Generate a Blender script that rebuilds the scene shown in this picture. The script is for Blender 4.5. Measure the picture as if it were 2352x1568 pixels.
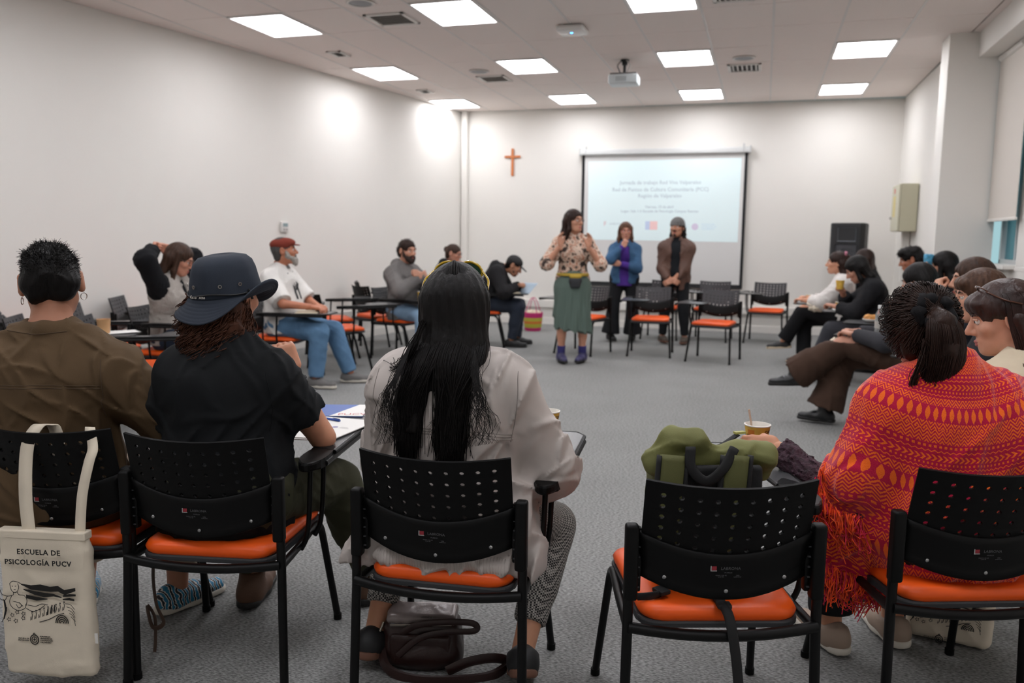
import bpy, bmesh, math, random
import numpy as np
from mathutils import Vector, Matrix

random.seed(7)
RNG = np.random.default_rng(7)
for _o in list(bpy.data.objects):
    bpy.data.objects.remove(_o, do_unlink=True)
S = bpy.context.scene
COL = S.collection
PI = math.pi

# ------------------------------------------------------------------ camera, light, exposure
def camera():
    yaw, pit, rol = .2939, -.1262, .0113
    f = Vector((-math.sin(yaw)*math.cos(pit), math.cos(yaw)*math.cos(pit), math.sin(pit)))
    r = Vector((math.cos(yaw), math.sin(yaw), 0))
    u = r.cross(f)
    r2 = math.cos(rol)*r + math.sin(rol)*u
    u2 = -math.sin(rol)*r + math.cos(rol)*u
    cd = bpy.data.cameras.new('camera')
    cd.sensor_width = 36
    cd.lens = 1889.8/2352*36
    cd.clip_start = .05
    cd.dof.use_dof = True
    cd.dof.focus_distance = 2.35
    cd.dof.aperture_fstop = 3.4
    co = bpy.data.objects.new('camera', cd)
    m = Matrix((r2, u2, -f)).transposed().to_4x4()
    m.translation = (0, 0, 1.40)
    co.matrix_world = m
    COL.objects.link(co)
    S.camera = co
camera()
S.view_settings.view_transform = 'Standard'
S.view_settings.look = 'None'
S.view_settings.gamma = 1
S.view_settings.use_curve_mapping = False
S.view_settings.exposure = 0.72
PANEL_STRENGTH = 9.0          # the ceiling luminaires' diffusers
W = bpy.data.worlds.new('world')
S.world = W
W.use_nodes = True
W.node_tree.nodes['Background'].inputs[0].default_value = (.50, .80, .86, 1)   # dull daylight behind the windows
W.node_tree.nodes['Background'].inputs[1].default_value = .45

# ------------------------------------------------------------------ materials
def lin(c):
    if isinstance(c, str):
        c = [int(c[i:i+2], 16)/255 for i in (0, 2, 4)]
    return tuple(((x/12.92) if x <= .04045 else ((x+.055)/1.055)**2.4) for x in c)
MATS = {}
def M(name, col=None, rough=.6, metal=0, spec=.5, bump=None, var=None, sheen=0, coat=0, emit=None, trans=0, stretch=None):
    """procedural principled material; bump=(scale,strength,dist), var=(scale,amount)"""
    if name in MATS:
        return MATS[name]
    m = bpy.data.materials.new(name)
    m.use_nodes = True
    nt = m.node_tree
    b = nt.nodes['Principled BSDF']
    c = lin(col)
    b.inputs['Base Color'].default_value = (*c, 1)
    b.inputs['Roughness'].default_value = rough
    b.inputs['Metallic'].default_value = metal
    b.inputs['Specular IOR Level'].default_value = spec
    b.inputs['Sheen Weight'].default_value = sheen
    b.inputs['Coat Weight'].default_value = coat
    b.inputs['Transmission Weight'].default_value = trans
    if emit:
        b.inputs['Emission Color'].default_value = (*lin(emit[0]), 1)
        b.inputs['Emission Strength'].default_value = emit[1]
    if bump or var:
        tc = nt.nodes.new('ShaderNodeTexCoord')
        mp = nt.nodes.new('ShaderNodeMapping')
        if stretch:
            mp.inputs['Scale'].default_value = stretch
        nt.links.new(tc.outputs['Object'], mp.inputs[0])
    if var:
        n = nt.nodes.new('ShaderNodeTexNoise')
        n.inputs['Scale'].default_value = var[0]
        n.inputs['Detail'].default_value = 4
        nt.links.new(mp.outputs[0], n.inputs['Vector'])
        r = nt.nodes.new('ShaderNodeMapRange')
        r.inputs['From Min'].default_value = .3
        r.inputs['From Max'].default_value = .7
        r.inputs['To Min'].default_value = 1-var[1]
        r.inputs['To Max'].default_value = 1+var[1]
        nt.links.new(n.outputs[0], r.inputs[0])
        x = nt.nodes.new('ShaderNodeVectorMath')
        x.operation = 'SCALE'
        x.inputs[0].default_value = c
        nt.links.new(r.outputs[0], x.inputs['Scale'])
        nt.links.new(x.outputs[0], b.inputs['Base Color'])
    if bump:
        n = nt.nodes.new('ShaderNodeTexNoise')
        n.inputs['Scale'].default_value = bump[0]
        n.inputs['Detail'].default_value = 3
        nt.links.new(mp.outputs[0], n.inputs['Vector'])
        bp = nt.nodes.new('ShaderNodeBump')
        bp.inputs['Strength'].default_value = bump[1]
        bp.inputs['Distance'].default_value = bump[2] if len(bump) > 2 else .005
        nt.links.new(n.outputs[0], bp.inputs['Height'])
        nt.links.new(bp.outputs[0], b.inputs['Normal'])
    MATS[name] = m
    return m

# ------------------------------------------------------------------ objects
def tag(o, label=None, cat=None, group=None, kind=None):
    if label: o['label'] = label
    if cat: o['category'] = cat
    if group: o['group'] = group
    if kind: o['kind'] = kind
    return o
def link(o, parent=None):
    COL.objects.link(o)
    if parent is not None:
        o.parent = parent
    return o
def empty(name, loc=(0, 0, 0), rz=0, label=None, cat=None, group=None):
    o = bpy.data.objects.new(name, None)
    o.empty_display_size = .1
    o.location = loc
    o.rotation_euler = (0, 0, rz)
    link(o)
    return tag(o, label, cat, group)
def mesh_np(name, V, Fq, mat, parent=None, smooth=True, attrs=None):
    """V (n,3), Fq (m,4) or (m,3) int array -> object"""
    me = bpy.data.meshes.new(name)
    V = np.asarray(V, np.float32)
    Fq = np.asarray(Fq, np.int32)
    k = Fq.shape[1]
    me.vertices.add(len(V))
    me.vertices.foreach_set('co', V.ravel())
    me.loops.add(Fq.size)
    me.loops.foreach_set('vertex_index', Fq.ravel())
    me.polygons.add(len(Fq))
    me.polygons.foreach_set('loop_start', np.arange(0, Fq.size, k, dtype=np.int32))
    if smooth:
        me.polygons.foreach_set('use_smooth', np.ones(len(Fq), bool))
    if attrs:
        for an, av in attrs.items():
            a = me.attributes.new(an, 'FLOAT_VECTOR', 'POINT')
            a.data.foreach_set('vector', np.asarray(av, np.float32).ravel())
    me.update(calc_edges=True)
    me.validate()
    if mat: me.materials.append(mat)
    o = bpy.data.objects.new(name, me)
    return link(o, parent)
def mesh_bm(name, bm, mat, parent=None, smooth=False, autos=True):
    bmesh.ops.recalc_face_normals(bm, faces=bm.faces)
    me = bpy.data.meshes.new(name)
    if smooth:
        for f in bm.faces: f.smooth = True
        if autos:
            for e in bm.edges:
                if len(e.link_faces) == 2 and e.calc_face_angle(0) > .7:
                    e.smooth = False
    bm.to_mesh(me)
    bm.free()
    if mat:
        for mm in (mat if isinstance(mat, (list, tuple)) else [mat]): me.materials.append(mm)
    o = bpy.data.objects.new(name, me)
    return link(o, parent)
def add_box(bm, c, h, rot=None, bev=0, seg=2, mi=0):
    """c centre, h half sizes"""
    r = bmesh.ops.create_cube(bm, size=1)
    vs = r['verts']
    mat = Matrix.Translation(c) @ (rot.to_4x4() if rot else Matrix()) @ Matrix.Diagonal((2*h[0], 2*h[1], 2*h[2], 1))
    bmesh.ops.transform(bm, matrix=mat, verts=vs)
    fs = {f for v in vs for f in v.link_faces}
    for f in fs: f.material_index = mi
    if bev:
        es = list({e for v in vs for e in v.link_edges})
        r = bmesh.ops.bevel(bm, geom=es, offset=bev, segments=seg, affect='EDGES', profile=.5)
        for f in r['faces']: f.material_index = mi
def add_tube(bm, pts, r, seg=10, closed=False, squash=None, caps=True, mi=0):
    """sweep a circle along pts; r number or list; squash=(axis,factor)"""
    P = [Vector(p) for p in pts]
    n = len(P)
    R = r if isinstance(r, (list, tuple, np.ndarray)) else [r]*n
    rings = []
    up = None
    for i in range(n):
        a = P[(i-1) % n] if (closed or i > 0) else P[i]
        b = P[(i+1) % n] if (closed or i < n-1) else P[i]
        t = (b-a).normalized()
        if up is None:
            up = Vector((0, 0, 1)) if abs(t.z) < .9 else Vector((1, 0, 0))
        x = (up - t*up.dot(t))
        if x.length < 1e-5: x = t.orthogonal()
        x.normalize()
        y = t.cross(x)
        up = x
        ring = []
        for k in range(seg):
            an = 2*PI*k/seg
            d = x*math.cos(an)*R[i] + y*math.sin(an)*R[i]
            if squash:
                ax = Vector(squash[0])
                d = d + ax*d.dot(ax)*(squash[1]-1)
            ring.append(bm.verts.new(P[i]+d))
        rings.append(ring)
    m = n if closed else n-1
    for i in range(m):
        A, B = rings[i], rings[(i+1) % n]
        for k in range(seg):
            f = bm.faces.new((A[k], A[(k+1) % seg], B[(k+1) % seg], B[k]))
            f.material_index = mi
    if caps and not closed:
        bm.faces.new(rings[0][::-1]).material_index = mi
        bm.faces.new(rings[-1]).material_index = mi
def add_lathe(bm, prof, seg=24, c=(0, 0, 0), caps=True, mi=0):
    rings = []
    for r, z in prof:
        rings.append([bm.verts.new((c[0]+r*math.cos(2*PI*k/seg), c[1]+r*math.sin(2*PI*k/seg), c[2]+z)) for k in range(seg)])
    for A, B in zip(rings, rings[1:]):
        for k in range(seg):
            bm.faces.new((A[k], A[(k+1) % seg], B[(k+1) % seg], B[k])).material_index = mi
    if caps:
        bm.faces.new(rings[0][::-1]).material_index = mi
        bm.faces.new(rings[-1]).material_index = mi
def add_prism(bm, poly, z0, z1, bev=0, mi=0):
    """extrude a 2-D polygon between z0 and z1"""
    a = [bm.verts.new((x, y, z0)) for x, y in poly]
    b = [bm.verts.new((x, y, z1)) for x, y in poly]
    n = len(poly)
    fs = [bm.faces.new(a[::-1]), bm.faces.new(b)]
    for i in range(n):
        fs.append(bm.faces.new((a[i], a[(i+1) % n], b[(i+1) % n], b[i])))
    for f in fs: f.material_index = mi
    if bev:
        es = [e for e in fs[1].edges] + [e for e in fs[0].edges]
        bmesh.ops.bevel(bm, geom=es, offset=bev, segments=2, affect='EDGES', profile=.5)
def smooth_path(pts, n=8):
    """Catmull-Rom through pts"""
    P = [np.array(p, float) for p in pts]
    P = [2*P[0]-P[1]] + P + [2*P[-1]-P[-2]]
    out = []
    for i in range(1, len(P)-2):
        p0, p1, p2, p3 = P[i-1:i+3]
        for t in np.linspace(0, 1, n, endpoint=False):
            out.append(.5*((2*p1)+(-p0+p2)*t+(2*p0-5*p1+4*p2-p3)*t*t+(-p0+3*p1-3*p2+p3)*t**3))
    out.append(P[-2])
    return out
def fillet(pts, r, n=5):
    """polyline with rounded inner corners"""
    P = [Vector(p) for p in pts]
    out = [P[0]]
    for a, b, c in zip(P, P[1:], P[2:]):
        u = (a-b).normalized(); v = (c-b).normalized()
        d = min(r, (a-b).length*.45, (c-b).length*.45)
        s, e = b+u*d, b+v*d
        for t in np.linspace(0, 1, n):
            out.append(s*(1-t)**2 + b*2*t*(1-t) + e*t*t)
    out.append(P[-1])
    return out
def text_obj(name, txt, size, mat, parent, loc, rot, align='CENTER', spacing=1.0, bold=0.0, depth=.0004):
    cu = bpy.data.curves.new(name, 'FONT')
    cu.body = txt
    cu.size = size
    cu.align_x = align
    cu.space_character = spacing
    cu.offset = bold
    cu.extrude = depth
    cu.resolution_u = 2
    t = bpy.data.objects.new(name, cu)
    COL.objects.link(t)
    bpy.context.view_layer.update()
    me = bpy.data.meshes.new_from_object(t.evaluated_get(bpy.context.evaluated_depsgraph_get()))
    bpy.data.objects.remove(t, do_unlink=True)
    me.materials.clear()
    me.materials.append(mat)
    o = bpy.data.objects.new(name, me)
    o.location = loc
    o.rotation_euler = rot
    return link(o, parent)
def copy_tree(o, parent=None):
    c = o.copy()
    COL.objects.link(c)
    c.parent = parent
    if parent is not None:
        c.matrix_parent_inverse = o.matrix_parent_inverse
    for ch in KIDS.get(o, ()) if o in KIDS else [k for k in bpy.data.objects if k.parent == o]:
        copy_tree(ch, c)
    return c
KIDS = {}
# ------------------------------------------------------------------ the room
white = M('painted_wall', 'e9e6e0', .75, bump=(180, .06, .002), var=(1.3, .012))
white_ceil = M('ceiling_board', 'ece2dc', .9, bump=(260, .15, .002))
bar_mat = M('ceiling_bar_paint', 'dcd8d4', .5)
trim_mat = M('trim_paint', 'e6e3dd', .45)
H = 3.40
def structure(name, bm, m, **k):
    o = mesh_bm(name, bm, m, **k)
    o['kind'] = 'structure'
    return o
def wall_prism(name, poly, z0=0, z1=H, m=None):
    bm = bmesh.new()
    add_prism(bm, poly, z0, z1)
    return structure(name, bm, m or white)
LX0, LY0, LX1, LY1 = -7.45, -3.0, -4.77, 12.87    # left wall line (runs at an angle to the rest)
wall_prism('wall_left', [(LX0, LY0), (LX1, LY1), (LX1-.2, LY1+.3), (LX0-.25, LY0)])
wall_prism('wall_back', [(LX1, LY1), (1.80, 12.96), (1.80, 13.2), (LX1-.3, 13.15)])
wall_prism('wall_rear', [(LX0, LY0), (LX0, LY0-.2), (2.5, LY0-.2), (2.5, LY0)])
# right side: plain wall with a door recess, a column, then a window bay
wall_prism('wall_right', [(1.81, 10.55), (2.01, 10.55), (2.01, 13.2), (1.80, 12.96)])
wall_prism('trim_1', [(1.81, 9.45), (2.01, 9.45), (2.01, 10.55), (1.81, 10.55)], 2.41, H)          # over the door
wall_prism('trim_2', [(1.63, 9.14), (2.14, 9.14), (2.14, 9.52), (1.63, 9.52)], 0, H)               # column
dm = M('door_paint_shade', 'b9a49d', .6)
bm = bmesh.new(); add_box(bm, (1.97, 10.03, 1.205), (.03, .53, 1.205), bev=.004)
d1 = structure('door_1', bm, dm)
bm = bmesh.new()
add_tube(bm, fillet([(1.94, 10.45, 1.02), (1.90, 10.45, 1.02), (1.90, 10.33, 1.02)], .02), .009, 8)
_h = mesh_bm('door_handle', bm, M('steel', 'b8b8b8', .3, 1), d1, True)
bm = bmesh.new(); add_box(bm, (1.905, 10.54, 1.205), (.094, .012, 1.205), bev=.003); mesh_bm('door_jamb', bm, dm, d1)  # thin piece on the recess end; its mauve is shade put into the colour
# window bay
RW = 2.14
wall_prism('wall_window', [(RW, -3.0), (RW+.25, -3.0), (RW+.25, 9.6), (RW, 9.6)], 0, 1.19)
wall_prism('trim_3', [(RW, -3.0), (RW+.25, -3.0), (RW+.25, 9.6), (RW, 9.6)], 3.12, H)
wall_prism('trim_4', [(RW, 7.95), (RW+.25, 7.95), (RW+.25, 8.3), (RW, 8.3)], 1.19, 3.12)            # pier between the windows
wall_prism('trim_5', [(RW, -3.0), (RW+.25, -3.0), (RW+.25, 2.6), (RW, 2.6)], 1.19, 3.12)
alu = M('window_aluminium', 'c7c9c9', .45, .3)
glass = M('window_glass', '4f9fae', .25, 0, .5, trans=.75)
for wi, (y0, y1, muls) in enumerate(((8.3, 9.14, (8.66,)), (2.6, 7.95, (3.6, 4.6, 5.6, 6.8)))):
    bm = bmesh.new()
    ym = (y0+y1)/2
    for z in (1.215, 3.095): add_box(bm, (RW+.10, ym, z), (.035, (y1-y0)/2, .025), bev=.003)
    for y in (y0+.02, y1-.02): add_box(bm, (RW+.10, y, 2.155), (.035, .02, .965), bev=.003)
    wo = structure('window_%d' % (wi+1), bm, alu)
    for y in muls:
        bm = bmesh.new(); add_box(bm, (RW+.10, y, 2.155), (.025, .018, .94), bev=.003)
        mesh_bm('window_mullion', bm, alu, wo)
    ys = [y0+.04]+list(muls)+[y1-.04]
    for a, b in zip(ys, ys[1:]):
        bm = bmesh.new(); add_box(bm, (RW+.11, (a+b)/2, 2.155), (.004, (b-a)/2-.015, .94))
        mesh_bm('window_pane', bm, glass, wo)
    bm = bmesh.new(); add_box(bm, (RW-.01, ym, 1.18), (.09, (y1-y0)/2, .018), bev=.004)
    mesh_bm('window_sill', bm, trim_mat, wo)
    # roller blind of the bay
    bl = empty('roller_blind', (RW-.06, ym, 3.1), 0, 'cream roller blind drawn most of the way down %s' % ('the window beside the column' if wi == 0 else 'the window nearest the camera'), 'blind')
    bf = M('blind_fabric', 'd9d2c9', .85, bump=(400, .1, .001))
    bm = bmesh.new(); add_box(bm, (0, -.07, -.72), (.002, (y1-y0)/2+.05, .76))
    mesh_bm('blind_fabric', bm, bf, bl)
    bm = bmesh.new(); add_box(bm, (0, -.07, -1.49), (.011, (y1-y0)/2+.055, .014), bev=.006)
    mesh_bm('bottom_rail', bm, trim_mat, bl)
    bm = bmesh.new(); add_tube(bm, [(0, -(y1-y0)/2+.05, .03), (0, (y1-y0)/2-.05, .03)], .03, 14)
    mesh_bm('roller', bm, trim_mat, bl, True)
# boxed beam along the window side of the ceiling
wall_prism('trim_6', [(1.89, -3.0), (2.14, -3.0), (2.14, 9.14), (1.89, 9.14)], 3.16, H)
# floor
carp = bpy.data.materials.new('grey_carpet'); carp.use_nodes = True
nt = carp.node_tree; B = nt.nodes['Principled BSDF']; B.inputs['Roughness'].default_value = .95
B.inputs['Specular IOR Level'].default_value = .15
tc = nt.nodes.new('ShaderNodeTexCoord')
mp = nt.nodes.new('ShaderNodeMapping'); mp.inputs['Scale'].default_value = (75, 190, 100); mp.inputs['Rotation'].default_value = (0, 0, .12)
nt.links.new(tc.outputs['Object'], mp.inputs[0])
n1 = nt.nodes.new('ShaderNodeTexNoise'); n1.inputs['Scale'].default_value = 1; n1.inputs['Detail'].default_value = 2
nt.links.new(mp.outputs[0], n1.inputs['Vector'])
n2 = nt.nodes.new('ShaderNodeTexNoise'); n2.inputs['Scale'].default_value = 1.6; n2.inputs['Detail'].default_value = 3
nt.links.new(tc.outputs['Object'], n2.inputs['Vector'])
cr = nt.nodes.new('ShaderNodeValToRGB')
cr.color_ramp.elements[0].position = .32; cr.color_ramp.elements[0].color = (*lin('676766'), 1)
cr.color_ramp.elements[1].position = .68; cr.color_ramp.elements[1].color = (*lin('aeaeac'), 1)
nt.links.new(n1.outputs[0], cr.inputs[0])
mx = nt.nodes.new('ShaderNodeMixRGB'); mx.blend_type = 'MULTIPLY'; mx.inputs[0].default_value = .22
nt.links.new(cr.outputs[0], mx.inputs[1]); nt.links.new(n2.outputs[0], mx.inputs[2])
nt.links.new(mx.outputs[0], B.inputs['Base Color'])
bp = nt.nodes.new('ShaderNodeBump'); bp.inputs['Strength'].default_value = .55; bp.inputs['Distance'].default_value = .004
nt.links.new(n1.outputs[0], bp.inputs['Height']); nt.links.new(bp.outputs[0], B.inputs['Normal'])
bm = bmesh.new(); add_box(bm, (-2.6, 5, -.05), (5.2, 8.4, .05))
structure('floor', bm, carp)
# ceiling: slab, exposed bars, one board per cell; luminaires and grilles take their cells
CW, CD = .61, .799
CX0, CY0 = -1.233, 6.839
bm = bmesh.new(); add_box(bm, (-2.6, 5, H+.10), (5.2, 8.4, .04))
ceil = structure('ceiling', bm, M('slab', '8a8682', .9))
def left_x(y): return LX0+(y-LY0)*(LX1-LX0)/(LY1-LY0)
lights = {(i, j) for i in (-6, -3, 0, 3) for j in (-9, -6, -3, 0, 3, 6)}
me_t = None
for i in range(-10, 6):
    for j in range(-8, 8):
        x0, x1 = CX0+i*CW, CX0+(i+1)*CW
        y0, y1 = CY0+j*CD, CY0+(j+1)*CD
        if (i, j) in lights: continue
        xl = max(left_x(y0), left_x(y1))
        if x1 < min(left_x(y0), left_x(y1))+.02 or x0 > (1.78 if y0 > 9.1 else 1.88) or y0 > 12.7: continue
        xr = 1.795 if y0 > 9.1 else 1.905
        full = x0 > xl and x1 <= xr and y1 < 12.86
        if full and me_t is not None:
            o = bpy.data.objects.new('ceiling_tile', me_t)
            link(o, ceil)
        else:
            poly = [(x0+.008, y0+.004), (x1-.008, y0+.004), (x1-.008, y1-.004), (x0+.008, y1-.004)]
            for fn in (lambda q: q[0]-left_x(q[1])-.003, lambda q: xr-q[0], lambda q: 12.868-q[1]):
                out = []
                for q0, q1 in zip(poly, poly[1:]+poly[:1]):
                    f0, f1 = fn(q0), fn(q1)
                    if f0 >= 0: out.append(q0)
                    if (f0 >= 0) != (f1 >= 0):
                        t_ = f0/(f0-f1); out.append((q0[0]+(q1[0]-q0[0])*t_, q0[1]+(q1[1]-q0[1])*t_))
                poly = out
                if not poly: break
            if len(poly) < 3: continue
            bm = bmesh.new()
            add_prism(bm, [(q[0]-(x0+x1)/2, q[1]-(y0+y1)/2) for q in poly], -.012, .012)
            o = mesh_bm('ceiling_tile', bm, white_ceil, ceil)
            if full: me_t = o.data
        o.location = ((x0+x1)/2, (y0+y1)/2, H+.012+random.uniform(0, .0012))
for i in range(-10, 6):
    x = CX0+i*CW
    if x > 1.8: continue
    ya = -2.9 if x > LX0 else 0
    yb = 12.87
    if x < LX1:
        ya = max(ya, LY0+(x-LX0)*(LY1-LY0)/(LX1-LX0)) if x > LX0 else ya
    # left wall leans inwards, so a bar ends where it meets the wall
    yw = LY0+(x-LX0)*(LY1-LY0)/(LX1-LX0)
    yb = min(yb, yw)
    bm = bmesh.new(); add_box(bm, (x, (-2.9+yb)/2, H+.014), (.0115, (yb+2.9)/2, .017))
    mesh_bm('ceiling_bar', bm, bar_mat, ceil)
for j in range(-8, 9):
    y = CY0+j*CD
    if y > 12.85: continue
    xa = left_x(y); xb = 1.80
    bm = bmesh.new(); add_box(bm, ((xa+xb)/2, y, H+.018), ((xb-xa)/2, .006, .012))
    mesh_bm('ceiling_bar', bm, white_ceil, ceil)
# trims
bm = bmesh.new(); add_box(bm, (LX1+.055, LY1-.05, H/2), (.05, .045, H/2), bev=.012)
structure('trim_7', bm, trim_mat)                                    # pipe casing in the corner
def along_back(x): return 12.87+(x+4.77)*.09/6.57
def back_strip(name, z0, z1, t, x0=-4.66, x1=1.80, m=trim_mat):
    bm = bmesh.new()
    add_prism(bm, [(x0, along_back(x0)-t), (x1, along_back(x1)-t), (x1, along_back(x1)+.01), (x0, along_back(x0)+.01)], z0, z1, bev=.006)
    return structure(name, bm, m)
back_strip('trim_8', .28, .40, .055)                                 # cable trunking
back_strip('baseboard_back', 0, .11, .018)
a = Vector((LX0, LY0, 0)); b = Vector((LX1, LY1, 0)); t = (b-a).normalized(); nrm = Vector((t.y, -t.x, 0))
def left_strip(name, z0, z1, th, s0=.3, s1=15.9):
    bm = bmesh.new()
    p = [a+t*s0, a+t*s1, a+t*s1+nrm*th, a+t*s0+nrm*th]
    add_prism(bm, [(q.x, q.y) for q in p], z0, z1, bev=.005)
    return structure(name, bm, trim_mat)
left_strip('baseboard_left', 0, .11, .018)
left_strip('trim_9', .28, .40, .05)
for i, (y0, y1, x) in enumerate(((10.55, 12.95, 1.805),)):
    bm = bmesh.new(); add_box(bm, (x-.009, (y0+y1)/2, .055), (.009, (y1-y0)/2, .055), bev=.004)
    structure('baseboard_right', bm, trim_mat)
# ------------------------------------------------------------------ ceiling fittings
diff = M('diffuser', 'ffffff', .5, emit=('fafaff', PANEL_STRENGTH))
fr = M('luminaire_frame', 'e8e6e2', .4)
ROWN = {-9: 'row behind the camera', -6: 'row over the front seats', -3: 'row just short of view', 0: 'front row in view', 3: 'middle row', 6: 'row by the back wall'}
COLN = {-9: 'outermost', -6: 'leftmost column', -3: 'second column from the left', 0: 'third column from the left', 3: 'rightmost column'}
lm = None
for (i, j) in sorted(lights):
    x, y = CX0+(i+.5)*CW, CY0+(j+.5)*CD
    if x-.3 < left_x(y)-.05: continue
    o = empty('ceiling_light', (x, y, H), 0, 'glowing ceiling panel, %s, %s' % (COLN[i], ROWN[j]), 'ceiling light', 'recessed LED ceiling panels')
    if lm is None:
        bm = bmesh.new()
        hx, hy = CW/2-.012, CD/2-.006
        for s in (-1, 1):
            add_box(bm, (s*(hx-.011), 0, -.002), (.011, hy, .012), bev=.003)
            add_box(bm, (0, s*(hy-.011), -.002), (hx, .011, .012), bev=.003)
        f_ = mesh_bm('frame', bm, fr, o)
        bm = bmesh.new(); add_box(bm, (0, 0, .004), (hx-.021, hy-.021, .004))
        d_ = mesh_bm('diffuser', bm, diff, o)
        lm = (f_.data, d_.data)
    else:
        for nm, me in zip(('frame', 'diffuser'), lm): link(bpy.data.objects.new(nm, me), o)
steel_w = M('grille_paint', 'd6d2cc', .4)
dark_in = M('duct_dark', '2c2b29', .9)
def air_grille(name, x, y, hx, hy, label, n, axis):
    o = empty(name, (x, y, H), 0, label, 'vent')
    bm = bmesh.new()
    b_ = .035 if hx > .12 else .028
    for s in (-1, 1):
        add_box(bm, (s*(hx-b_/2), 0, -.006), (b_/2, hy, .008), bev=.003)
        add_box(bm, (0, s*(hy-b_/2), -.006), (hx, b_/2, .008), bev=.003)
    mesh_bm('frame', bm, steel_w, o)
    bm = bmesh.new(); add_box(bm, (0, 0, -.0012), (hx-b_, hy-b_, .001))
    mesh_bm('duct_opening', bm, dark_in, o)
    for k in range(n):
        u = -1+2*(k+.5)/n
        bm = bmesh.new()
        if axis == 'x':
            add_box(bm, (0, 0, 0), (hx-b_, .011, .0012), rot=Matrix.Rotation(.6, 3, 'X'))
            loc = (0, u*(hy-b_), -.007)
        else:
            add_box(bm, (0, 0, 0), (.011, hy-b_, .0012), rot=Matrix.Rotation(.6, 3, 'Y'))
            loc = (u*(hx-b_), 0, -.007)
        s_ = mesh_bm('slat', bm, steel_w, o); s_.location = loc
    return o
def round_speaker(x, y, label):
    o = empty('ceiling_speaker', (x, y, H), 0, label, 'speaker')
    bm = bmesh.new(); add_lathe(bm, [(.10, -.001), (.118, -.002), (.125, -.008), (.118, -.014), (.10, -.012)], 32, caps=False)
    mesh_bm('rim', bm, steel_w, o, True)
    bm = bmesh.new(); add_lathe(bm, [(.103, -.008), (.07, -.012), (.03, -.013), (.001, -.013)], 32, caps=False)
    mesh_bm('mesh_cover', bm, M('speaker_mesh', '97999b', .6, .4, bump=(900, .4, .001)), o, True)
air_grille('air_vent', -3.41, 7.29, .20, .20, 'large square louvred air vent, front left of the ceiling beside a light', 7, 'x')
air_grille('air_vent', -3.38, 10.27, .185, .20, 'square louvred air vent behind the round speaker, left middle of the ceiling', 6, 'x')
air_grille('air_vent', -.315, 10.32, .19, .22, 'square slatted air vent right of the projector', 6, 'y')
air_grille('air_vent', -.34, 7.28, .17, .20, 'air vent cut by the top edge of the photo, right of the middle', 6, 'y')
air_grille('small_air_vent', -4.62, 8.49, .085, .13, 'small rectangular ceiling vent by the left wall, nearer of two', 2, 'y')
air_grille('small_air_vent', -4.605, 10.92, .085, .13, 'small rectangular ceiling vent by the left wall, farther of two', 2, 'y')
round_speaker(-3.44, 6.72, 'round grey ceiling speaker at the top edge, front left')
round_speaker(-3.42, 9.78, 'round grey ceiling speaker beside the left square vent')
round_speaker(-.31, 9.77, 'round grey ceiling speaker in front of the right slatted vent')
# wireless access point
o = empty('access_point', (-1.85, 7.98, H), 0, 'rounded white wireless access point with a blue light on the ceiling', 'access point')
bm = bmesh.new(); add_box(bm, (0, 0, -.035), (.135, .135, .028), bev=.026, seg=4)
mesh_bm('housing', bm, M('white_plastic', 'dedcd8', .35), o, True, False)
bm = bmesh.new(); add_lathe(bm, [(.09, 0), (.09, -.012), (.05, -.013)], 20)
mesh_bm('mounting_plate', bm, M('grey_plastic', '8d8b88', .5), o, True)
bm = bmesh.new(); add_lathe(bm, [(.002, -.066), (.012, -.066), (.013, -.060), (.012, -.058)], 16, c=(0, -.02, 0))
mesh_bm('status_light', bm, M('blue_led', '3f8cf0', .4, emit=('3f9bff', 5)), o, True)
# projector
o = empty('projector', (-1.60, 9.55, 3.2), math.radians(2), 'white ceiling projector hanging on a black pole', 'projector')
pw = M('projector_white', 'd9e2e4', .4)
bm = bmesh.new(); add_box(bm, (0, 0, -.03), (.165, .13, .052), bev=.018, seg=3)
mesh_bm('body', bm, pw, o, True)
bm = bmesh.new(); add_box(bm, (0, 0, .027), (.15, .115, .012), bev=.008)
mesh_bm('base_cover', bm, M('projector_grey', '6e6c6a', .5), o, True)
bm = bmesh.new()
rotx = Matrix.Rotation(-PI/2, 4, 'X')
add_lathe(bm, [(.045, 0), (.045, .03), (.036, .034), (.034, .012), (.001, .010)], 24)
bmesh.ops.transform(bm, matrix=Matrix.Translation((.07, .125, -.03)) @ rotx, verts=bm.verts)
mesh_bm('lens', bm, M('lens_black', '101014', .15), o, True)
bm = bmesh.new()
for k in range(6): add_box(bm, (-.07+k*.02, -.131, -.03), (.004, .002, .025))
mesh_bm('vent_slots', bm, M('slot_grey', '9aa4a6', .6), o)
bk = M('black_metal', '1a1a1b', .45, .2)
bm = bmesh.new(); add_tube(bm, [(0, .02, .04), (0, .02, .17)], .017, 12); add_lathe(bm, [(.05, .186), (.05, .198), (.02, .2)], 20, c=(0, .02, 0)); add_lathe(bm, [(.03, .14), (.034, .19)], 16, c=(0, .02, 0))
mesh_bm('mounting_pole', bm, bk, o, True)
for sx in (-1, 1):
    for sy in (-1, 1):
        bm = bmesh.new(); add_tube(bm, [(0, .02, .05), (sx*.06, .02+sy*.05, .045), (sx*.11, .02+sy*.08, .03)], .006, 6)
        mesh_bm('bracket_arm', bm, bk, o, True)
for s in (-1, 1):
    bm = bmesh.new(); add_tube(bm, smooth_path([(s*.02, -.02, .19), (s*.07, -.05, .13), (s*.05, -.07, .07), (s*.03, -.06, .03)], 5), .006, 6)
    mesh_bm('cable', bm, M('cable_grey', 'bcbab6', .5) if s > 0 else bk, o, True)
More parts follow.
